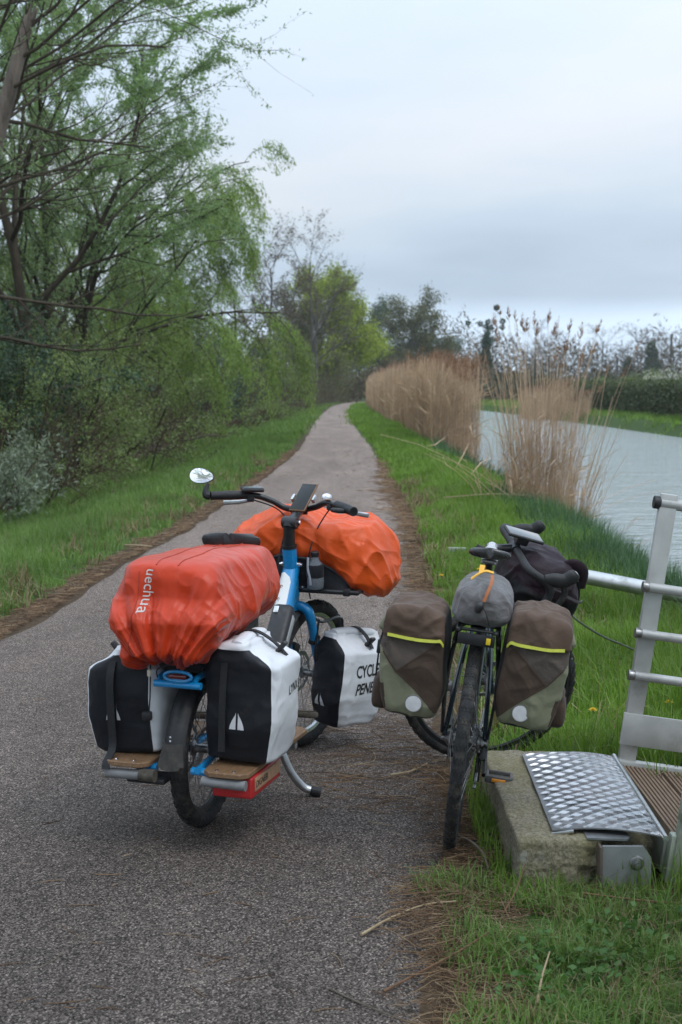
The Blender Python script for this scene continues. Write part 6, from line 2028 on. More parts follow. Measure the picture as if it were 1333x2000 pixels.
# ------------------------------------------------------------------ trees at the end of the path
SP_FAR = [dict(seg=9, wob=0.05, up=0.03, n=11, start=0.25, ang=(28, 55), ratio=(0.35, 0.60), rr=0.5),
          dict(seg=7, wob=0.12, up=0.05, n=8, start=0.15, ang=(22, 50), ratio=(0.42, 0.65), rr=0.55),
          dict(seg=5, wob=0.14, up=0.04, n=6, start=0.15, ang=(20, 45), ratio=(0.45, 0.65), rr=0.6, leafy=1),
          dict(seg=4, wob=0.12, up=0.02)]
fb1 = plant('bare_tree', 'tall bare grey tree rising left of the yellow-green tree', 'tree', (-2.5, 112.0, zt(-2.5, 112)), SP_FAR, 51, 11.6, 0.20, 3500, (0.13, 0.6), LF_BR, BK_G, cluster=1.0, spread=0.1)
clone(fb1, 'bare_tree', 'shorter bare grey tree beside the weeping willow edge', (-5.2, 104.0, zt(-5.2, 104)), 130, 0.92, 'tree')
clone(fb1, 'bare_tree', 'bare tree with leaning pale trunk in front of the yellow-green tree', (-1.9, 126.0, zt(-1.9, 126)), 220, (0.95, 0.95, 0.88), 'tree')
SP_ROUND = [dict(seg=8, wob=0.05, up=0.03, n=14, start=0.10, ang=(30, 75), ratio=(0.42, 0.60), rr=0.5),
            dict(seg=6, wob=0.14, up=0.03, n=8, start=0.15, ang=(25, 55), ratio=(0.42, 0.65), rr=0.55),
            dict(seg=5, wob=0.16, up=0.0, n=5, start=0.15, ang=(20, 50), ratio=(0.45, 0.65), rr=0.6, leafy=1),
            dict(seg=4, wob=0.14)]
fy = plant('maple_tree', 'bright yellow-green tree at the bend of the path', 'tree', (-1.7, 150.0, zt(-1.7, 150)), SP_ROUND, 61, 11.0, 0.20, 46000, (0.23, 0.75), LF_Y, BK_G, cluster=0.12, spread=0.42)
fd = plant('oak_tree', 'large dark rounded tree behind the reed bed', 'tree', (8.4, 172.0, zt(8.4, 172)), SP_ROUND, 62, 12.8, 0.25, 30000, (0.19, 0.7), LF_O, BK_G, cluster=0.25, spread=0.35)
clone(fd, 'oak_tree', 'lower dark tree beside the large rounded one', (12.6, 180.0, zt(12.6, 180)), 140, (0.72, 0.72, 0.62), 'tree', mats={'crown': LF_D})
clone(fd, 'oak_tree', 'dark tree between the yellow-green tree and the reed bed', (4.2, 185.0, zt(4.2, 185)), 60, (0.95, 0.95, 0.98), 'tree', mats={'crown': LF_D})
clone(fd, 'oak_tree', 'dark tree hidden behind the bare grey trees', (-4.0, 150.0, zt(-4, 150)), 200, 0.95, 'tree', mats={'crown': LF_O})
# horizon on the far side of the canal
GRPH = 'trees along the far side of the canal'
for k, (x, y, rz, sc, lb) in enumerate((
        (25.6, 190.0, 20, (0.72, 0.72, 0.70), 'bare grey tree behind the tall near reeds'),
        (29.0, 200.0, 110, (0.80, 0.80, 0.62), 'bare tree right of the ivy-clad trunk'),
        (35.0, 190.0, 200, (0.95, 0.95, 0.66), 'broad bare tree above the far reed clump'),
        (38.5, 185.0, 290, (0.85, 0.85, 0.64), 'bare tree left of the wooden poles'),
        (45.0, 195.0, 50, (0.9, 0.9, 0.60), 'bare tree between the pole and the right edge'),
        (19.0, 200.0, 160, (0.7, 0.7, 0.58), 'bare tree behind the dark lower tree'))):
    clone(fb1, 'bare_tree', lb, (x, y, zt(x, y)), rz, sc, 'tree', GRPH)


def ivy_tree(label, loc, H, w, seed, n=5000, balls=0, lean=0.0):
    rng = np.random.RandomState(seed)
    root = empty('ivy_clad_tree', loc=loc, label=label, cat='tree', group=GRPH)
    out, tips = [], []
    grow(rng, (0, 0, -0.3), (lean, 0, 1), H, 0.16, 0, [dict(seg=9, wob=0.05, up=0.03, n=8, start=0.4, ang=(25, 55), ratio=(0.25, 0.45), rr=0.45), dict(seg=5, wob=0.14, up=0.02, n=4, start=0.3, ang=(25, 50), ratio=(0.4, 0.6), rr=0.5), dict(seg=4, wob=0.12)], out, tips)
    tubes_object('trunk', out, BK_G, root)
    tr = out[0][0]
    u = rng.beta(1.1, 1.5, n); x = u * (len(tr) - 1); i = np.minimum(x.astype(int), len(tr) - 2); q = (x - i)[:, None]
    pos = tr[i] * (1 - q) + tr[i + 1] * q
    rad = w * (1.0 - 0.75 * u) * np.sqrt(rng.uniform(0.1, 1, n)) * (1 + 0.5 * perlin(np.stack([u * 9, u * 0 + seed, u * 0], -1)))
    a = rng.uniform(0, 6.28, n)
    pos = pos + np.stack([rad * np.cos(a), rad * np.sin(a), rng.normal(size=n) * 0.15], -1)
    d = rng.normal(size=(n, 3)) + np.array([0, 0, -0.4]); d /= np.linalg.norm(d, axis=1, keepdims=True)
    V, F = leaf_quads(pos, d, 0.26 * rng.uniform(0.6, 1.3, n), 0.2 * rng.uniform(0.6, 1.3, n), rng)
    mk('ivy', V, F, LF_D, root, smooth=False)
    for k in range(balls):
        t_ = tips[rng.randint(len(tips))]
        c = t_[-1]
        m = 160
        d = rng.normal(size=(m, 3)); d /= np.linalg.norm(d, axis=1, keepdims=True)
        V, F = leaf_quads(c + d * 0.33 * rng.uniform(0.2, 1, (m, 1)), d, np.full(m, 0.2), np.full(m, 0.14), rng)
        mk('mistletoe', V, F, LF_D, root, smooth=False)
    return root


ivy_tree('slender ivy-clad tree dotted with mistletoe balls', (18.9, 188.0, zt(18.9, 188)), 9.4, 1.5, 71, 5000, 11)
ivy_tree('leaning ivy-clad tree near the wooden poles', (40.5, 188.0, zt(40.5, 188)), 7.8, 1.9, 72, 5000, 0, 0.10)
ivy_tree('short ivy-clad tree behind the hedge', (38.4, 192.0, zt(38.4, 192)), 5.6, 1.6, 73, 3500, 0, -0.05)
for (x, y, h, lb) in ((34.6, 150.0, 7.0, 'wooden pole standing right of the leaning ivy-clad tree'), (28.6, 148.0, 4.6, 'shorter wooden pole left of the leaning ivy-clad tree')):
    p_ = empty('utility_pole', loc=(x, y, zt(x, y)), label=lb, cat='pole')
    MB().tube([(0, 0, -0.3), (0, 0, h)], [0.14, 0.11], 10).build('pole', BK_G, p_)
    MB().tube([(0, 0, h), (0, 0, h + 0.05)], 0.13, 10).build('cap', M_STEEL, p_)
# blossom and green shrubs by the hedge
plant('blossom_shrub', 'white blossoming shrub above the hedge near the right edge', 'shrub', (26.4, 118.0, zt(26.4, 118) + 1.0), SP_SHRUB, 81, 2.1, 0.03, 1000, (0.12, 0.8), LF_B, BK_B, stems=7, spread_base=0.6, stem_ang=38, cluster=0.5, wood='stems', crown='blossom', spread=0.08)
for k, (x, y, sc, lb) in enumerate(((24.0, 120.0, 1.1, 'green shrub left of the white blossom'), (21.8, 126.0, 1.0, 'green shrub behind the hedge above the far reeds'), (28.5, 122.0, 1.2, 'green shrub right of the white blossom'))):
    clone(shA, 'shrub', lb, (x, y, zt(x, y)), k * 77, sc, 'shrub', GRPH)

# ------------------------------------------------------------------ clipped hedge on the far bank
hg = empty('hedge', loc=(18.4, 78.0, zt(18.4, 78)), label='clipped dark green hedge along the far bank at the right edge', cat='hedge')
rng = np.random.RandomState(90)
n = 26000
yy = rng.uniform(-18, 34, n)
face = rng.uniform(0, 1, n)
hx = np.where(face < 0.6, -0.9 + rng.normal(size=n) * 0.10, rng.uniform(-0.9, 0.9, n))
hz = np.where(face < 0.6, rng.uniform(0.0, 1.75, n), 1.75 + rng.normal(size=n) * 0.06)
wob = 0.16 * perlin(np.stack([yy * 0.7, hz * 1.1, hz * 0 + 2], -1))
pos = np.stack([hx + wob + 0.05 * yy * 0, yy, hz + wob * 0.8], -1)
d = rng.normal(size=(n, 3)); d /= np.linalg.norm(d, axis=1, keepdims=True)
V, F = leaf_quads(pos, d, 0.16 * rng.uniform(0.6, 1.3, n), 0.11 * rng.uniform(0.6, 1.3, n), rng)
mk('foliage', V, F, leafmat('hedge_leaf', [(0.045, 0.070, 0.026), (0.080, 0.105, 0.040), (0.115, 0.135, 0.052)], 0.25), hg, smooth=False)
MB().box((0.05, 8, 0.80), (1.5, 52, 1.6)).build('inner_twigs', bark('hedge_twigs', (0.012, 0.010, 0.007), (0.035, 0.030, 0.02)), hg, False)

# distant wood closing the horizon
rng = np.random.RandomState(95)
def far_wood(name, label, xs_, ys_, hs, n, mat, seed):
    rs = np.random.RandomState(seed)
    x = rs.uniform(xs_[0], xs_[1], n); y = rs.uniform(ys_[0], ys_[1], n)
    top_ = hs * (0.62 + 0.55 * perlin(np.stack([x * 0.13, y * 0.02, x * 0 + seed], -1)) + 0.25 * perlin(np.stack([x * 0.5, y * 0.1, x * 0 + seed], -1)))
    top_ = np.maximum(top_, 1.0)
    z = top_ * rs.beta(1.2, 1.7, n)
    d = rs.normal(size=(n, 3)); d[:, 2] += 0.5; d /= np.linalg.norm(d, axis=1, keepdims=True)
    V, F = leaf_quads(np.stack([x, y, z + 0.3], -1), d, 0.95 * rs.uniform(0.5, 1.3, n), 0.16 * rs.uniform(0.5, 1.5, n), rs)
    o = mk(name, V, F, mat, smooth=False)
    tag(o, label, 'woodland', kind='stuff')
far_wood('far_wood', 'brown mass of distant leafless wood along the horizon', (-30, 85), (215, 232), 15.0, 40000, LF_BR, 1)
far_wood('far_wood', 'brown scrub closing the view at the bend of the path', (-14, 20), (158, 178), 5.2, 16000, LF_BR, 4)
far_wood('far_wood', 'olive brown scrub behind the hedge and far bank', (10, 60), (150, 180), 4.2, 16000, leafmat('scrub_leaf', [(0.045, 0.042, 0.022), (0.075, 0.070, 0.032), (0.060, 0.080, 0.030)], 0.2), 2)
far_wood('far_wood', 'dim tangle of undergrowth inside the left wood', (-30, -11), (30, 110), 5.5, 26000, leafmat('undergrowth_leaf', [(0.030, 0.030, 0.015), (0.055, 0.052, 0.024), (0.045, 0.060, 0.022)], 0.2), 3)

# trees behind the viewpoint: their branches stand in the handlebar mirror and shade the near path
for x, y, rz, sc, lb in ((-4.6, -4.0, 200, 0.95, 'willow behind the viewpoint, its branches caught in the handlebar mirror'), (3.4, -6.5, 20, 0.9, 'willow behind the viewpoint on the canal side')):
    clone(WILLOW, 'willow_tree', lb, (x, y, zt(x, y)), rz, sc, 'tree')

# ================================================================== reeds
RD = leafmat('dry_reed_stem', [(0.430, 0.285, 0.175), (0.560, 0.395, 0.260), (0.650, 0.485, 0.335), (0.490, 0.335, 0.215)], 0.25, 0.7)
RDP = leafmat('reed_plume', [(0.200, 0.105, 0.068), (0.300, 0.175, 0.120), (0.380, 0.245, 0.175)], 0.3, 0.9)
RDG = leafmat('green_sedge', [(0.045, 0.095, 0.030), (0.070, 0.135, 0.045), (0.095, 0.165, 0.060)], 0.3)


def stems_mesh(base, H, lean, r0, rs, m=5, curve=0.5):
    """base (n,3), H (n,), lean (n,2): tubes with 3 sides; returns polylines (n,m,3)"""
    n = len(base)
    u = np.linspace(0, 1, m)[None, :, None]
    off = np.concatenate([lean, np.zeros((n, 1))], 1)[:, None, :] * (u * (1 - curve) + u * u * curve) * H[:, None, None]
    up = np.concatenate([np.zeros((n, 2)), np.ones((n, 1))], 1)[:, None, :] * u * H[:, None, None] * (1 - 0.12 * (np.linalg.norm(lean, axis=1)[:, None, None] * u) ** 2)
    wob = rs.normal(size=(n, m, 3)) * 0.008 * u * H[:, None, None] * np.array([1, 1, 0.0])
    P = base[:, None, :] + off + up + wob
    rad = r0[:, None] * np.linspace(1.0, 0.45, m)[None, :]
    return P, rad


def plume_quads(tip, d, L, rs, k=26, w=0.18):
    """feathery seed head: many short strips round the axis"""
    u = rs.uniform(0, 1, k)
    p = tip + d * (u * L)[:, None]
    a = rs.normal(size=(k, 3)); a -= (a @ d)[:, None] * d; a /= np.linalg.norm(a, axis=1, keepdims=True)
    side_bias = np.array([0.25, 0.1, 0.0])
    q = d * 0.9 + a * 0.55 + side_bias * rs.uniform(0, 1, (k, 1)); q /= np.linalg.norm(q, axis=1, keepdims=True)
    ln = L * (0.34 * (1 - u) + 0.10) * rs.uniform(0.7, 1.3, k)
    return leaf_quads(p, q, ln, ln * w, rs)


def reed_bed(name, label, base, H, lean, r0, plume_frac, seed, leaf_n, plume_L, plumes_as_parts=0, blade_len=0.5, plume_k=26):
    rs = np.random.RandomState(seed)
    c0 = base.mean(0); c0[2] = base[:, 2].min()
    root = empty(name, loc=tuple(c0), label=label, cat='reeds')
    base = base - c0
    P, rad = stems_mesh(base, H, lean, r0, rs, m=6 if len(base) < 1000 else 4)
    V, F = batch_tubes([(P[i], rad[i]) for i in range(len(P))], 3)
    so = mk('stems', V, F, RD, root); so['kind'] = 'stuff'
    # dry leaves hanging off the stems
    idx = rs.randint(0, len(P), leaf_n); u = rs.uniform(0.10, 0.85, leaf_n) * (P.shape[1] - 1); i = u.astype(int); q = (u - i)[:, None]
    pos = P[idx, i] * (1 - q) + P[idx, np.minimum(i + 1, P.shape[1] - 1)] * q
    d = rs.normal(size=(leaf_n, 3)) * np.array([0.5, 0.5, 0.35]) + np.array([0.25, 0, 0.55]); d /= np.linalg.norm(d, axis=1, keepdims=True)
    ln = blade_len * rs.uniform(0.5, 1.3, leaf_n)
    V, F = leaf_quads(pos, d, ln, np.maximum(ln * 0.035, 0.008), rs, 0.6)
    lo = mk('dry_leaves', V, F, RD, root, smooth=False); lo['kind'] = 'stuff'
    order = np.argsort(-(H + (rs.uniform(0, 1.1, len(H)) if plumes_as_parts else 0)))
    have = [k for k in order[: int(len(P) * plume_frac)]]
    Vs, Fs, n = [], [], 0
    for cnt, k in enumerate(have):
        d = P[k, -1] - P[k, -2]; d = d / np.linalg.norm(d) + np.array([0.12, 0, -0.05]); d /= np.linalg.norm(d)
        Lp = plume_L * rs.uniform(0.7, 1.25)
        V, F = plume_quads(P[k, -1] - d * Lp * 0.3, d, Lp, rs, k=plume_k)
        if cnt < plumes_as_parts:
            mk('seed_head', V, F, RDP, root, smooth=False)
        else:
            Vs.append(V); Fs.append(F + n); n += len(V)
    if Vs:
        o = mk('seed_heads', np.concatenate(Vs), np.concatenate(Fs), RDP, root, smooth=False); o['kind'] = 'stuff'
    return root


rs = np.random.RandomState(201)
# near clump behind the touring bicycle: stems fan out from a dense foot
n = 460
a = rs.uniform(0, 6.28, n); rr_ = np.sqrt(rs.uniform(0, 1, n))
bx = 2.62 + 0.46 * rr_ * np.cos(a); by = 18.2 + 0.9 * rr_ * np.sin(a)
base = np.stack([bx, by, terrain(bx, by) - 0.05], -1)
tall = rs.uniform(0, 1, n)
Hh = np.where(tall > 0.82, rs.uniform(1.9, 2.95, n), np.where(tall > 0.4, rs.uniform(1.1, 2.2, n), rs.uniform(0.5, 1.3, n)))
lean = np.stack([(bx - 2.62) * 0.38 + rs.normal(size=n) * 0.075 + 0.04, (by - 18.2) * 0.15 + rs.normal(size=n) * 0.10], -1)
reed_bed('reed_clump', 'near clump of tall dry reeds with brown plumes behind the touring bicycle', base, Hh, lean, np.full(n, 0.0055), 0.065, 1, 420, 0.20, 60, 0.30, 30)
# broken stems leaning out low
n = 60
bx = 2.45 + rs.normal(size=n) * 0.35; by = 17.7 + rs.normal(size=n) * 0.5
base = np.stack([bx, by, terrain(bx, by)], -1)
lean = np.stack([rs.normal(size=n) * 0.6, rs.normal(size=n) * 0.4], -1)
reed_bed('reed_clump', 'bent and broken grey reed stems at the foot of the near clump', base, rs.uniform(0.5, 1.3, n), lean, np.full(n, 0.005), 0.0, 2, 140, 0.2, 0, 0.4)

# long bed along the water's edge
n = 5200
by = 36.5 + 74 * rs.beta(0.85, 1.25, n)
w_ = np.interp(by, [36, 50, 80, 111], [0.62, 0.70, 0.65, 0.5])
cx = np.interp(by, [36, 45, 60, 80, 111], [2.95, 2.85, 2.70, 2.55, 2.40])
bx = cx + w_ * rs.uniform(-1, 1, n)
base = np.stack([bx, by, np.maximum(terrain(bx, by), WATER_Z - 0.1) - 0.05], -1)
Hh = (2.45 + 0.35 * perlin(np.stack([bx * 0.9, by * 0.35, bx * 0], -1))) * rs.uniform(0.80, 1.06, n) + (-0.2 - base[:, 2]) * 0.8
lean = np.stack([rs.normal(size=n) * 0.05 + 0.03, rs.normal(size=n) * 0.05], -1)
reed_bed('reed_bed', 'long dense bed of tan dry reeds along the near canal bank', base, Hh, lean, 0.006 + 0.00009 * by, 0.42, 3, 9000, 0.34, 0, 0.55, 9)
# smaller clumps on the far bank
for k, (x0, y0, sx_, sy_, n, hgt, lb) in enumerate(((14.6, 101.0, 1.5, 5.0, 900, 2.2, 'tan reed clump at the far bank behind the near reeds'), (15.4, 92.0, 0.5, 1.6, 180, 1.5, 'small tan reed tuft beside the far reed clump'), (13.6, 150.0, 0.6, 2.0, 160, 2.4, 'reed tuft on the far bank just right of the reed bed'))):
    bx = x0 + sx_ * rs.uniform(-1, 1, n); by = y0 + sy_ * rs.uniform(-1, 1, n)
    base = np.stack([bx, by, np.maximum(terrain(bx, by), WATER_Z) - 0.05], -1)
    lean = np.stack([rs.normal(size=n) * 0.07, rs.normal(size=n) * 0.05], -1)
    reed_bed('reed_clump', lb, base, hgt * rs.uniform(0.7, 1.05, n), lean, np.full(n, 0.013), 0.5, 10 + k, n, 0.35, 0, 0.5, 8)

# ================================================================== grass
GR = leafmat('fresh_grass_blade', [(0.100, 0.205, 0.026), (0.145, 0.275, 0.038), (0.190, 0.325, 0.052), (0.240, 0.330, 0.085), (0.145, 0.285, 0.034)], 0.45, 0.45)
GRD = leafmat('verge_grass_blade', [(0.095, 0.185, 0.040), (0.135, 0.240, 0.056), (0.175, 0.285, 0.075), (0.225, 0.300, 0.115)], 0.45, 0.5)
GRS = leafmat('bank_sedge_blade', [(0.040, 0.095, 0.036), (0.060, 0.130, 0.050), (0.085, 0.160, 0.070)], 0.3, 0.4)
GRY = leafmat('dead_grass_blade', [(0.190, 0.145, 0.075), (0.260, 0.205, 0.115), (0.140, 0.105, 0.055)], 0.2, 0.8)


def blades(x, y, h, w, rs, lean=0.35, zoff=0.0):
    """curved three-triangle blades -> V, F(tris)"""
    n = len(x)
    z = terrain(x, y) + zoff
    b = np.stack([x, y, z], -1)
    az = rs.uniform(0, 6.28, n); ln = np.abs(rs.normal(size=n)) * lean + 0.08
    d = np.stack([np.cos(az), np.sin(az), np.zeros(n)], -1)
    tw = az + 1.57 + rs.normal(size=n) * 0.4
    s = np.stack([np.cos(tw), np.sin(tw), np.zeros(n)], -1) * (w / 2)[:, None]
    mid = b + np.array([0, 0, 1.0]) * (h * 0.55)[:, None] + d * (h * ln * 0.30)[:, None]
    tip = b + np.array([0, 0, 1.0]) * (h * np.clip(1 - 0.35 * ln ** 2, 0.3, 1))[:, None] + d * (h * ln)[:, None]
    V = np.stack([b - s, b + s, mid + s * 0.75, mid - s * 0.75, tip], 1).reshape(-1, 3)
    i = np.arange(n) * 5
    F = np.concatenate([np.stack([i, i + 1, i + 2], -1), np.stack([i, i + 2, i + 3], -1), np.stack([i + 3, i + 2, i + 4], -1)])
    return V, F


def scatter(n, x0, x1, y0, y1, rs, keep=None, ypow=1.0, tuft=0.0):
    """random spots; more of them towards the camera when ypow > 1; tuft > 0 gathers them in tufts"""
    u = rs.uniform(0, 1, n) ** ypow
    y = y0 + (y1 - y0) * u
    if tuft > 0:
        m = max(n // 14, 1)
        k = rs.randint(0, m, n)
        cx_ = rs.uniform(0, 1, m); cy_ = y0 + (y1 - y0) * rs.uniform(0, 1, m) ** ypow
        y = cy_[k] + rs.normal(size=n) * tuft
        lo = np.array([f(y) if callable(f) else np.full(n, f) for f in (x0, x1)])
        x = lo[0] + (lo[1] - lo[0]) * cx_[k] + rs.normal(size=n) * tuft
    else:
        lo = np.array([f(y) if callable(f) else np.full(n, f) for f in (x0, x1)])
        x = lo[0] + (lo[1] - lo[0]) * rs.uniform(0, 1, n)
    ok = np.ones(n, bool) if keep is None else keep(x, y)
    return x[ok], y[ok]


def patchy(x, y, sc, seed, lo=-0.15):
    return perlin(np.stack([x * sc, y * sc, x * 0 + seed], -1)) > lo


def not_block(x, y):
    return ~((x > 0.51) & (x < 1.10) & (y > 4.16) & (y < 5.28))


def grass(name, label, parts, mat):
    Vs, Fs, n = [], [], 0
    for V, F in parts:
        Vs.append(V); Fs.append(F + n); n += len(V)
    o = mk(name, np.concatenate(Vs), np.concatenate(Fs), mat, smooth=False)
    return tag(o, label, 'grass', kind='stuff')


rs = np.random.RandomState(301)
rows = []
redge = lambda off: (lambda y: right_edge(y) + off)
# foreground lawn patch, bottom right
kp = lambda x, y: not_block(x, y) & (x > 0.33 + 0.13 * perlin(np.stack([x * 0, y * 3, y * 0 + 1], -1)) + 0.10 * rs.uniform(-1, 1, len(x))) & patchy(x, y, 5.0, 3, -0.35)
x, y = scatter(17000, 0.22, 1.75, 2.95, 4.22, rs, kp, 1.0, 0.02)
hh = (0.035 + 0.055 * rs.uniform(0, 1, len(x)) ** 2 + 0.03 * smooth01(-0.1, 0.5, perlin(np.stack([x * 4, y * 4, x * 0 + 2], -1)))) * (1 + 0.8 * smooth01(1.0, 1.4, x))
rows.append(blades(x, y, hh, 0.0032 + 0.0012 * rs.uniform(0, 1, len(x)), rs, 0.75))
grass('grass', 'short worn turf in front of the concrete block', rows, GRD)
x, y = scatter(4200, 0.20, 1.75, 2.95, 4.25, rs, kp, 1.0, 0.03)
grass('grass', 'dead straw blades lying through the front turf', [blades(x, y, rs.uniform(0.03, 0.10, len(x)), np.full(len(x), 0.0028), rs, 1.6)], GRY)
rows = []
x, y = scatter(5000, redge(0.05), 2.4, 5.0, 22.0, rs, not_block, 1.2, 0.05)
rows.append(blades(x, y, rs.uniform(0.06, 0.24, len(x)), 0.004 + 0.0004 * y, rs, 1.1))
x, y = scatter(5000, -4.8, lambda y: left_edge(y) - 0.2, 8.2, 30.0, rs, None, 1.2, 0.05)
rows.append(blades(x, y, rs.uniform(0.06, 0.24, len(x)), 0.004 + 0.0004 * y, rs, 1.1))
grass('grass', 'dry straw blades mixed through both green verges', rows, GRY)
# tufts hugging the block and gangway
rows = []
x, y = scatter(520, 0.465, 0.530, 4.10, 5.30, rs, None, 1.0, 0.02)
rows.append(blades(x, y, rs.uniform(0.03, 0.13, len(x)), np.full(len(x), 0.004), rs, 0.45))
x, y = scatter(1100, 0.52, 1.7, 4.02, 4.17, rs, None, 1.0, 0.025)
rows.append(blades(x, y, rs.uniform(0.04, 0.16, len(x)) * (0.6 + 0.7 * smooth01(0.75, 1.0, x)), np.full(len(x), 0.0042), rs, 0.5))
grass('grass', 'longer grass blades tucked against the concrete block', rows, GR)
# right verge, near and mid
rows = []
x, y = scatter(40000, redge(0.10), 2.5, 5.0, 12.5, rs, lambda x, y: not_block(x, y) & (x < 0.36 * y + 0.6) & patchy(x, y, 1.4, 9, -0.5), 1.15, 0.03)
hh = (0.07 + 0.11 * rs.uniform(0, 1, len(x))) * (0.55 + 0.9 * smooth01(0.0, 0.9, x - right_edge(y))) * (1 + 0.55 * perlin(np.stack([x * 1.6, y * 1.6, x * 0], -1)))
rows.append(blades(x, y, np.maximum(hh, 0.03), 0.0045 + 0.0025 * rs.uniform(0, 1, len(x)), rs, 0.5))
x, y = scatter(30000, redge(0.12), 2.6, 12.0, 24.0, rs, lambda x, y: patchy(x, y, 1.2, 9, -0.6), 1.1, 0.05)
hh = (0.08 + 0.12 * rs.uniform(0, 1, len(x))) * (0.5 + 0.9 * smooth01(0.0, 0.9, x - right_edge(y))) * (1 + 0.5 * perlin(np.stack([x * 1.4, y * 1.4, x * 0], -1)))
rows.append(blades(x, y, np.maximum(hh, 0.03), 0.0075 + 0.004 * rs.uniform(0, 1, len(x)), rs, 0.5))
x, y = scatter(26000, redge(0.10), 2.5, 23.0, 60.0, rs, None, 1.3, 0.08)
rows.append(blades(x, y, rs.uniform(0.08, 0.22, len(x)) * (0.6 + 0.7 * smooth01(0.0, 0.9, x - right_edge(y))), np.full(len(x), 0.018), rs, 0.5))
x, y = scatter(10000, redge(0.10), 2.3, 55.0, 125.0, rs, None, 1.2, 0.2)
rows.append(blades(x, y, rs.uniform(0.10, 0.25, len(x)), np.full(len(x), 0.045), rs, 0.5))
grass('grass', 'bright green grass on the strip between the path and the canal', rows, GR)
# tall bank sedge at the water's edge
rows = []
x, y = scatter(30000, lambda y: near_bank(y) - 1.15, lambda y: near_bank(y) + 0.02, 5.6, 19.5, rs, lambda x, y: x < 0.33 * y + 0.4, 1.1, 0.06)
hh = rs.uniform(0.22, 0.58, len(x)) * (0.6 + 0.55 * smooth01(-1.0, -0.3, x - near_bank(y)))
rows.append(blades(x, y, hh, 0.0065 + 0.0035 * rs.uniform(0, 1, len(x)), rs, 0.40))
x, y = scatter(9000, lambda y: near_bank(y) - 0.8, lambda y: near_bank(y) + 0.02, 19.0, 40.0, rs, None, 1.1, 0.1)
rows.append(blades(x, y, rs.uniform(0.2, 0.5, len(x)), np.full(len(x), 0.012), rs, 0.4))
grass('sedge', 'tall blue-green sedge fringing the near canal bank', rows, GRS)
# left verge
rows = []
ledge = lambda off: (lambda y: left_edge(y) + off)
x, y = scatter(42000, -4.9, ledge(-0.24), 8.2, 19.5, rs, lambda x, y: (x > -0.262 * y - 0.25) & patchy(x, y, 1.5, 4, -0.55), 1.1, 0.04)
hh = (0.07 + 0.12 * rs.uniform(0, 1, len(x))) * (0.5 + 0.8 * smooth01(0.25, 1.1, left_edge(y) - x)) * (1 + 0.55 * perlin(np.stack([x * 1.6, y * 1.6, x * 0 + 4], -1)))
rows.append(blades(x, y, np.maximum(hh, 0.03), 0.006 + 0.004 * rs.uniform(0, 1, len(x)), rs, 0.5))
x, y = scatter(30000, -4.9, ledge(-0.17), 19.0, 46.0, rs, lambda x, y: patchy(x, y, 1.2, 4, -0.6), 1.25, 0.07)
hh = rs.uniform(0.10, 0.24, len(x)) * (0.55 + 0.7 * smooth01(0.2, 1.2, left_edge(y) - x))
rows.append(blades(x, y, hh, np.full(len(x), 0.014), rs, 0.5))
x, y = scatter(16000, -5.0, ledge(-0.15), 44.0, 125.0, rs, None, 1.3, 0.15)
rows.append(blades(x, y, rs.uniform(0.12, 0.28, len(x)), np.full(len(x), 0.04), rs, 0.5))
grass('grass', 'green grass sloping from the path down to the left shrubs', rows, GRD)
# far bank
rows = []
x, y = scatter(14000, lambda y: far_bank(y) - 0.1, lambda y: far_bank(y) + 4.0, 52.0, 165.0, rs, None, 1.2, 0.2)
rows.append(blades(x, y, rs.uniform(0.10, 0.32, len(x)), np.full(len(x), 0.05), rs, 0.5))
grass('grass', 'green grass on the far bank of the canal', rows, GR)

# ================================================================== small flowers
M_DAN = surf('dandelion_yellow', (0.72, 0.50, 0.02), 0.7, var=0.15, vs=60)
M_STK = surf('flower_stalk', (0.10, 0.17, 0.04), 0.7)
M_VIO = surf('violet_petal', (0.10, 0.05, 0.26), 0.6)
fl = [(1.02, 6.35, 0.13, 'dandelion nearest the right pannier base'), (1.10, 6.12, 0.10, 'dandelion just below the first one by the right pannier'), (1.45, 6.2, 0.12, 'dandelion close to the far gangway post'), (0.75, 10.6, 0.10, 'dandelion at the grass edge left of the touring bicycle'),
      (0.98, 10.4, 0.12, 'dandelion between the path edge and the grey sack'), (1.06, 10.9, 0.11, 'dandelion just left of the touring saddle')]
for x, y, h, lb in fl:
    f_ = empty('dandelion', loc=(x, y, zt(x, y)), label=lb, cat='flower', group='yellow dandelions in the right grass')
    MB().tube([(0, 0, 0), (0.006, 0, h * 0.6), (0.003, 0.004, h)], 0.0022, 6, sm=3).build('stalk', M_STK, f_)
    hd = MB()
    for ring, (nn, rr_, up) in enumerate(((16, 0.021, 0.003), (12, 0.016, 0.008), (7, 0.009, 0.012))):
        for k in range(nn):
            a = 2 * math.pi * k / nn + ring * 0.2
            c_, s_ = math.cos(a), math.sin(a)
            b_ = np.array([0.003, 0.004, h])
            hd.add([b_, b_ + np.array([c_ * rr_ * 0.7 - s_ * 0.003, s_ * rr_ * 0.7 + c_ * 0.003, up]), b_ + np.array([c_ * rr_, s_ * rr_, up + 0.001]), b_ + np.array([c_ * rr_ * 0.7 + s_ * 0.003, s_ * rr_ * 0.7 - c_ * 0.003, up])], [(0, 1, 2, 3)])
    hd.build('flower_head', M_DAN, f_, False, fixn=False)

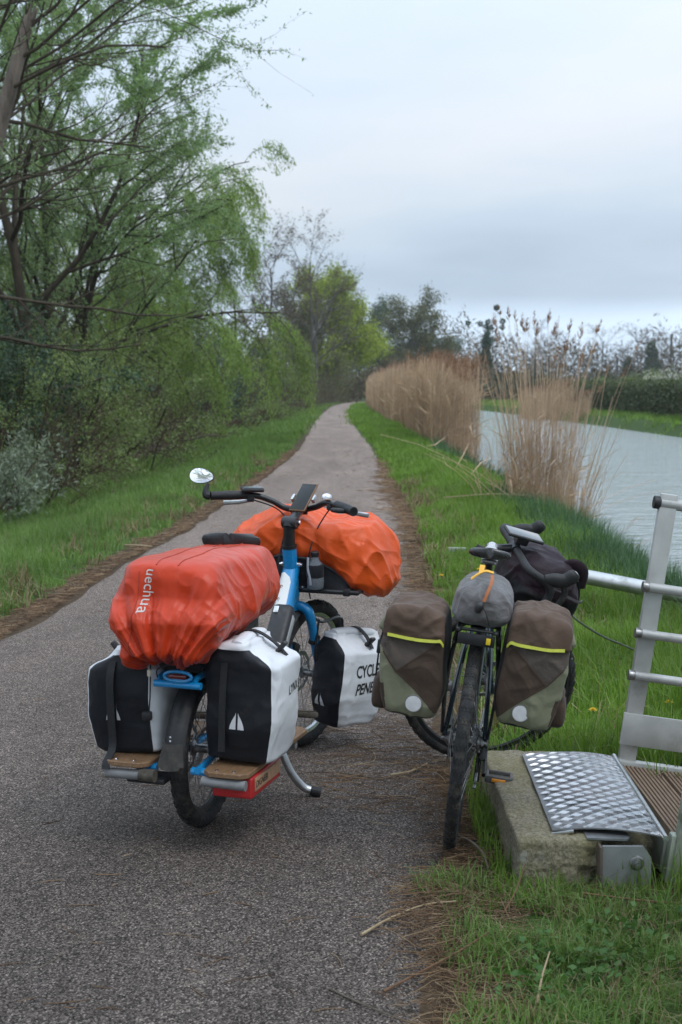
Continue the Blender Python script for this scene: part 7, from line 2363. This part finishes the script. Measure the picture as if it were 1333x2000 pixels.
# broad leaves in the front turf
rs = np.random.RandomState(404)
n = 520
cx_ = np.array([0.55, 0.62, 0.72, 0.50, 0.80, 1.05]); cy_ = np.array([3.62, 3.48, 3.55, 3.40, 3.75, 3.85])
k = rs.randint(0, 6, n)
x = cx_[k] + rs.normal(size=n) * 0.06; y = cy_[k] + rs.normal(size=n) * 0.06
d = rs.normal(size=(n, 3)) * np.array([1, 1, 0.3]) + np.array([0, 0, 0.25]); d /= np.linalg.norm(d, axis=1, keepdims=True)
V, F = leaf_quads(np.stack([x, y, terrain(x, y) + rs.uniform(0.015, 0.07, n)], -1), d, rs.uniform(0.014, 0.032, n), rs.uniform(0.012, 0.024, n), rs, 0.1)
o = mk('clover', V, F, leafmat('clover_leaf', [(0.045, 0.115, 0.025), (0.070, 0.155, 0.035), (0.100, 0.190, 0.050)], 0.3), smooth=False)
tag(o, 'broad-leaved weeds growing in the front turf', 'weeds', kind='stuff')

# ================================================================== litter
LT1 = leafmat('dead_stem_litter', [(0.075, 0.042, 0.024), (0.135, 0.080, 0.045), (0.215, 0.140, 0.080), (0.100, 0.055, 0.032), (0.300, 0.220, 0.135)], 0.0, 0.85)


def litter(name, label, x, y, L, r, rs, zlift=0.006, az=None, azs=0.6, curl=0.25):
    n = len(x)
    path_in = (x > left_edge(y)) & (x < right_edge(y))
    z = np.where(path_in, 0.007, terrain(x, y)) + zlift * rs.uniform(0.2, 1.6, n)
    a = rs.uniform(0, 6.28, n) if az is None else az + rs.normal(size=n) * azs
    c = np.stack([x, y, z], -1)
    d = np.stack([np.cos(a), np.sin(a), rs.normal(size=n) * 0.04], -1)
    s = np.stack([-np.sin(a), np.cos(a), np.zeros(n)], -1) * (rs.normal(size=n) * curl)[:, None]
    u = np.linspace(-0.5, 0.5, 4)[None, :, None]
    P = c[:, None, :] + d[:, None, :] * u * L[:, None, None] + s[:, None, :] * (u * u - 0.08) * L[:, None, None] * 1.6
    rad = r[:, None] * np.array([0.7, 1.0, 0.9, 0.5])[None, :]
    V, F = batch_tubes([(P[i], rad[i]) for i in range(n)], 3)
    o = mk(name, V, F, LT1, smooth=False)
    tag(o, label, 'litter', kind='stuff')


rs = np.random.RandomState(501)
# left edge strip
n = 3800
y = 7.6 + 26 * rs.uniform(0, 1, n) ** 1.6; x = left_edge(y) - np.abs(rs.normal(size=n)) * (0.15 + 0.10 * perlin(np.stack([y * 0.8, y * 0, y * 0 + 3], -1))) + 0.03
litter('plant_litter', 'strip of brown dead stems along the left edge of the path', x, y, rs.uniform(0.03, 0.13, n) * (1 + y * 0.02), 0.0016 + 0.00012 * y, rs, 0.012)
# right edge strips
n = 3000
y = 9.5 + 20 * rs.uniform(0, 1, n) ** 1.1
wd = np.interp(y, [9, 12, 15.5, 17, 20, 23, 27, 32], [0.10, 0.14, 0.12, 0.17, 0.19, 0.12, 0.05, 0.04]) * (0.75 + 0.8 * perlin(np.stack([y * 1.3, y * 0, y * 0 + 8], -1)))
x = right_edge(y) - np.abs(rs.normal(size=n)) * wd * np.sign(rs.uniform(-0.3, 1.0, n)) + 0.04
litter('plant_litter', 'brown dead stems washed along the right edge of the path', x, y, rs.uniform(0.04, 0.20, n) * (1 + y * 0.015), 0.0016 + 0.00010 * y, rs, 0.010, az=0.0, azs=0.8)
# scattered bits on the asphalt
n = 420
y = 3.3 + 30 * rs.uniform(0, 1, n) ** 1.7; u = rs.beta(1.6, 1.0, n)
x = left_edge(y) + (right_edge(y) - left_edge(y)) * u
litter('plant_litter', 'scattered dark twig bits on the asphalt', x, y, rs.uniform(0.02, 0.12, n), 0.0012 + 0.0001 * y, rs, 0.003, az=0.0, azs=1.0)
# band beside the touring bicycle and in front of the block
n = 1000
x = 0.44 + rs.normal(size=n) * 0.085; y = rs.uniform(3.3, 5.6, n); x = np.minimum(x, 0.515) - 0.03 * rs.uniform(0, 1, n)
litter('plant_litter', 'dead stems heaped between the rear wheel and the concrete block', x, y, rs.uniform(0.03, 0.15, n), rs.uniform(0.0008, 0.0018, n), rs, 0.018)
n = 900
x = 0.29 + rs.normal(size=n) * 0.06; y = rs.uniform(2.95, 4.25, n)
x = x + 0.05 * np.sin(y * 6)
litter('plant_litter', 'dead stems fraying over the near right edge of the path', x, y, rs.uniform(0.03, 0.14, n), rs.uniform(0.0008, 0.0018, n), rs, 0.016)
n = 1400
y = rs.uniform(2.95, 4.9, n); x = right_edge(y) + rs.normal(size=n) * 0.06 + 0.02
litter('plant_litter', 'fine crumbs of bark and stem over the broken asphalt edge', x, y, rs.uniform(0.008, 0.05, n), rs.uniform(0.0006, 0.0016, n), rs, 0.008)
n = 380
x = rs.uniform(0.42, 1.6, n); y = 4.06 + rs.normal(size=n) * 0.05
litter('plant_litter', 'brown stems lying along the front foot of the block', x, y, rs.uniform(0.06, 0.25, n), rs.uniform(0.0009, 0.002, n), rs, 0.02, az=0.0, azs=0.5)
n = 420
x = rs.uniform(-0.1, 0.42, n); y = rs.uniform(4.9, 7.4, n)
litter('plant_litter', 'thin stems strewn on the asphalt between the two bicycles', x, y, rs.uniform(0.05, 0.28, n), rs.uniform(0.0008, 0.0020, n), rs, 0.004, az=0.1, azs=0.7, curl=0.5)

# single sticks one can pick out ---------------------------------------------------
STK1 = bark('red_brown_stick', (0.085, 0.045, 0.026), (0.17, 0.10, 0.06), None, 30)
STK2 = bark('pale_straw_stick', (0.26, 0.19, 0.11), (0.38, 0.30, 0.19), None, 30)
STK3 = bark('grey_brown_stick', (0.075, 0.060, 0.048), (0.14, 0.115, 0.09), None, 30)
sticks = [
    ('pale thick stem lying across the asphalt edge, nearest the rear tyre', STK2, [(0.055, 3.76, 0.012), (0.13, 3.86, 0.016), (0.235, 3.955, 0.022), (0.33, 3.965, 0.030)], 0.0042),
    ('long red-brown stem slanting over the path edge toward the turf', STK1, [(0.105, 3.40, 0.010), (0.20, 3.50, 0.016), (0.315, 3.62, 0.026), (0.40, 3.72, 0.035)], 0.0040),
    ('thin dark stem crossing the near asphalt at the bottom', STK3, [(-0.03, 3.42, 0.008), (0.06, 3.32, 0.010), (0.17, 3.22, 0.012), (0.29, 3.17, 0.018)], 0.0028),
    ('short grey stick bent beside the foot of the rear tyre', STK3, [(0.385, 4.62, 0.012), (0.425, 4.52, 0.022), (0.452, 4.42, 0.018), (0.455, 4.28, 0.016)], 0.0062),
    ('mossy yellow stick lying below the front wheel', STK2, [(0.19, 5.36, 0.012), (0.27, 5.40, 0.016), (0.34, 5.50, 0.020)], 0.0052),
    ('thin curled tendril on the asphalt below the lettered pannier', STK2, [(0.10, 5.82, 0.006), (0.135, 5.70, 0.008), (0.13, 5.58, 0.008), (0.07, 5.54, 0.006), (0.02, 5.50, 0.006)], 0.0022),
    ('straight dark twig on the asphalt under the lettered pannier', STK3, [(-0.02, 5.42, 0.006), (0.08, 5.36, 0.008), (0.17, 5.29, 0.007)], 0.0030),
    ('crooked twig lying on the path at the left edge of the frame', STK3, [(-0.80, 3.52, 0.006), (-0.75, 3.60, 0.007), (-0.735, 3.68, 0.006), (-0.70, 3.78, 0.007)], 0.0026),
    ('red-brown stem standing up out of the turf by the block corner', STK1, [(0.46, 3.93, 0.005), (0.50, 3.97, 0.055), (0.535, 4.02, 0.12)], 0.0030),
    ('long brown stem lying along the grass right of the block', STK1, [(0.70, 4.03, 0.03), (0.88, 3.98, 0.025), (1.08, 3.93, 0.03), (1.30, 3.90, 0.035)], 0.0034),
    ('dry stick in the turf at the bottom right corner', STK1, [(0.93, 3.28, 0.02), (1.02, 3.36, 0.05), (1.10, 3.45, 0.075)], 0.0030),
    ('pale broken stem standing in the turf at the bottom', STK2, [(0.475, 3.33, 0.01), (0.50, 3.42, 0.04), (0.53, 3.50, 0.07)], 0.0034),
    ('long stick in the leaf strip on the left path edge', STK2, [(-2.05, 13.25, 0.02), (-1.90, 13.15, 0.03), (-1.75, 13.10, 0.025)], 0.009),
    ('fallen branch at the foot of the willows on the left verge', STK3, [(-4.5, 38.0, 0.0), (-3.9, 37.6, 0.12), (-3.4, 37.2, 0.22), (-2.95, 37.0, 0.20)], 0.025),
    ('fallen forked branch just behind the other on the left verge', STK3, [(-4.6, 40.5, -0.1), (-3.9, 40.3, 0.10), (-3.3, 40.0, 0.15)], 0.022),
    ('long reed stem fallen across the grass toward the near clump', STK2, [(1.25, 17.2, 0.16), (1.9, 17.25, 0.20), (2.6, 17.4, 0.15)], 0.006),
]
for lb, mt, pts, r_ in sticks:
    P_ = np.array(pts); m = MB().tube(P_, np.linspace(r_, r_ * 0.55, len(P_)), 6, sm=5)
    o = m.build('stick', mt, None)
    tag(o, lb, 'stick', 'sticks lying about')

# ================================================================== damp air between here and the far trees
hz_m = bpy.data.materials.new('damp_air'); hz_m.use_nodes = True
ht = hz_m.node_tree; ht.nodes.clear()
ho = ht.nodes.new('ShaderNodeOutputMaterial'); hv = ht.nodes.new('ShaderNodeVolumePrincipled')
hv.inputs['Color'].default_value = (0.86, 0.90, 0.95, 1)
hv.inputs['Density'].default_value = 0.00032
hv.inputs['Anisotropy'].default_value = 0.2
ht.links.new(hv.outputs[0], ho.inputs['Volume'])
hzo = MB().box((0, 245, 8.0), (720, 680, 23.0)).build('haze', hz_m, None, False)
tag(hzo, 'thin pale haze over the whole place', 'haze', kind='stuff')
bpy.context.view_layer.update()
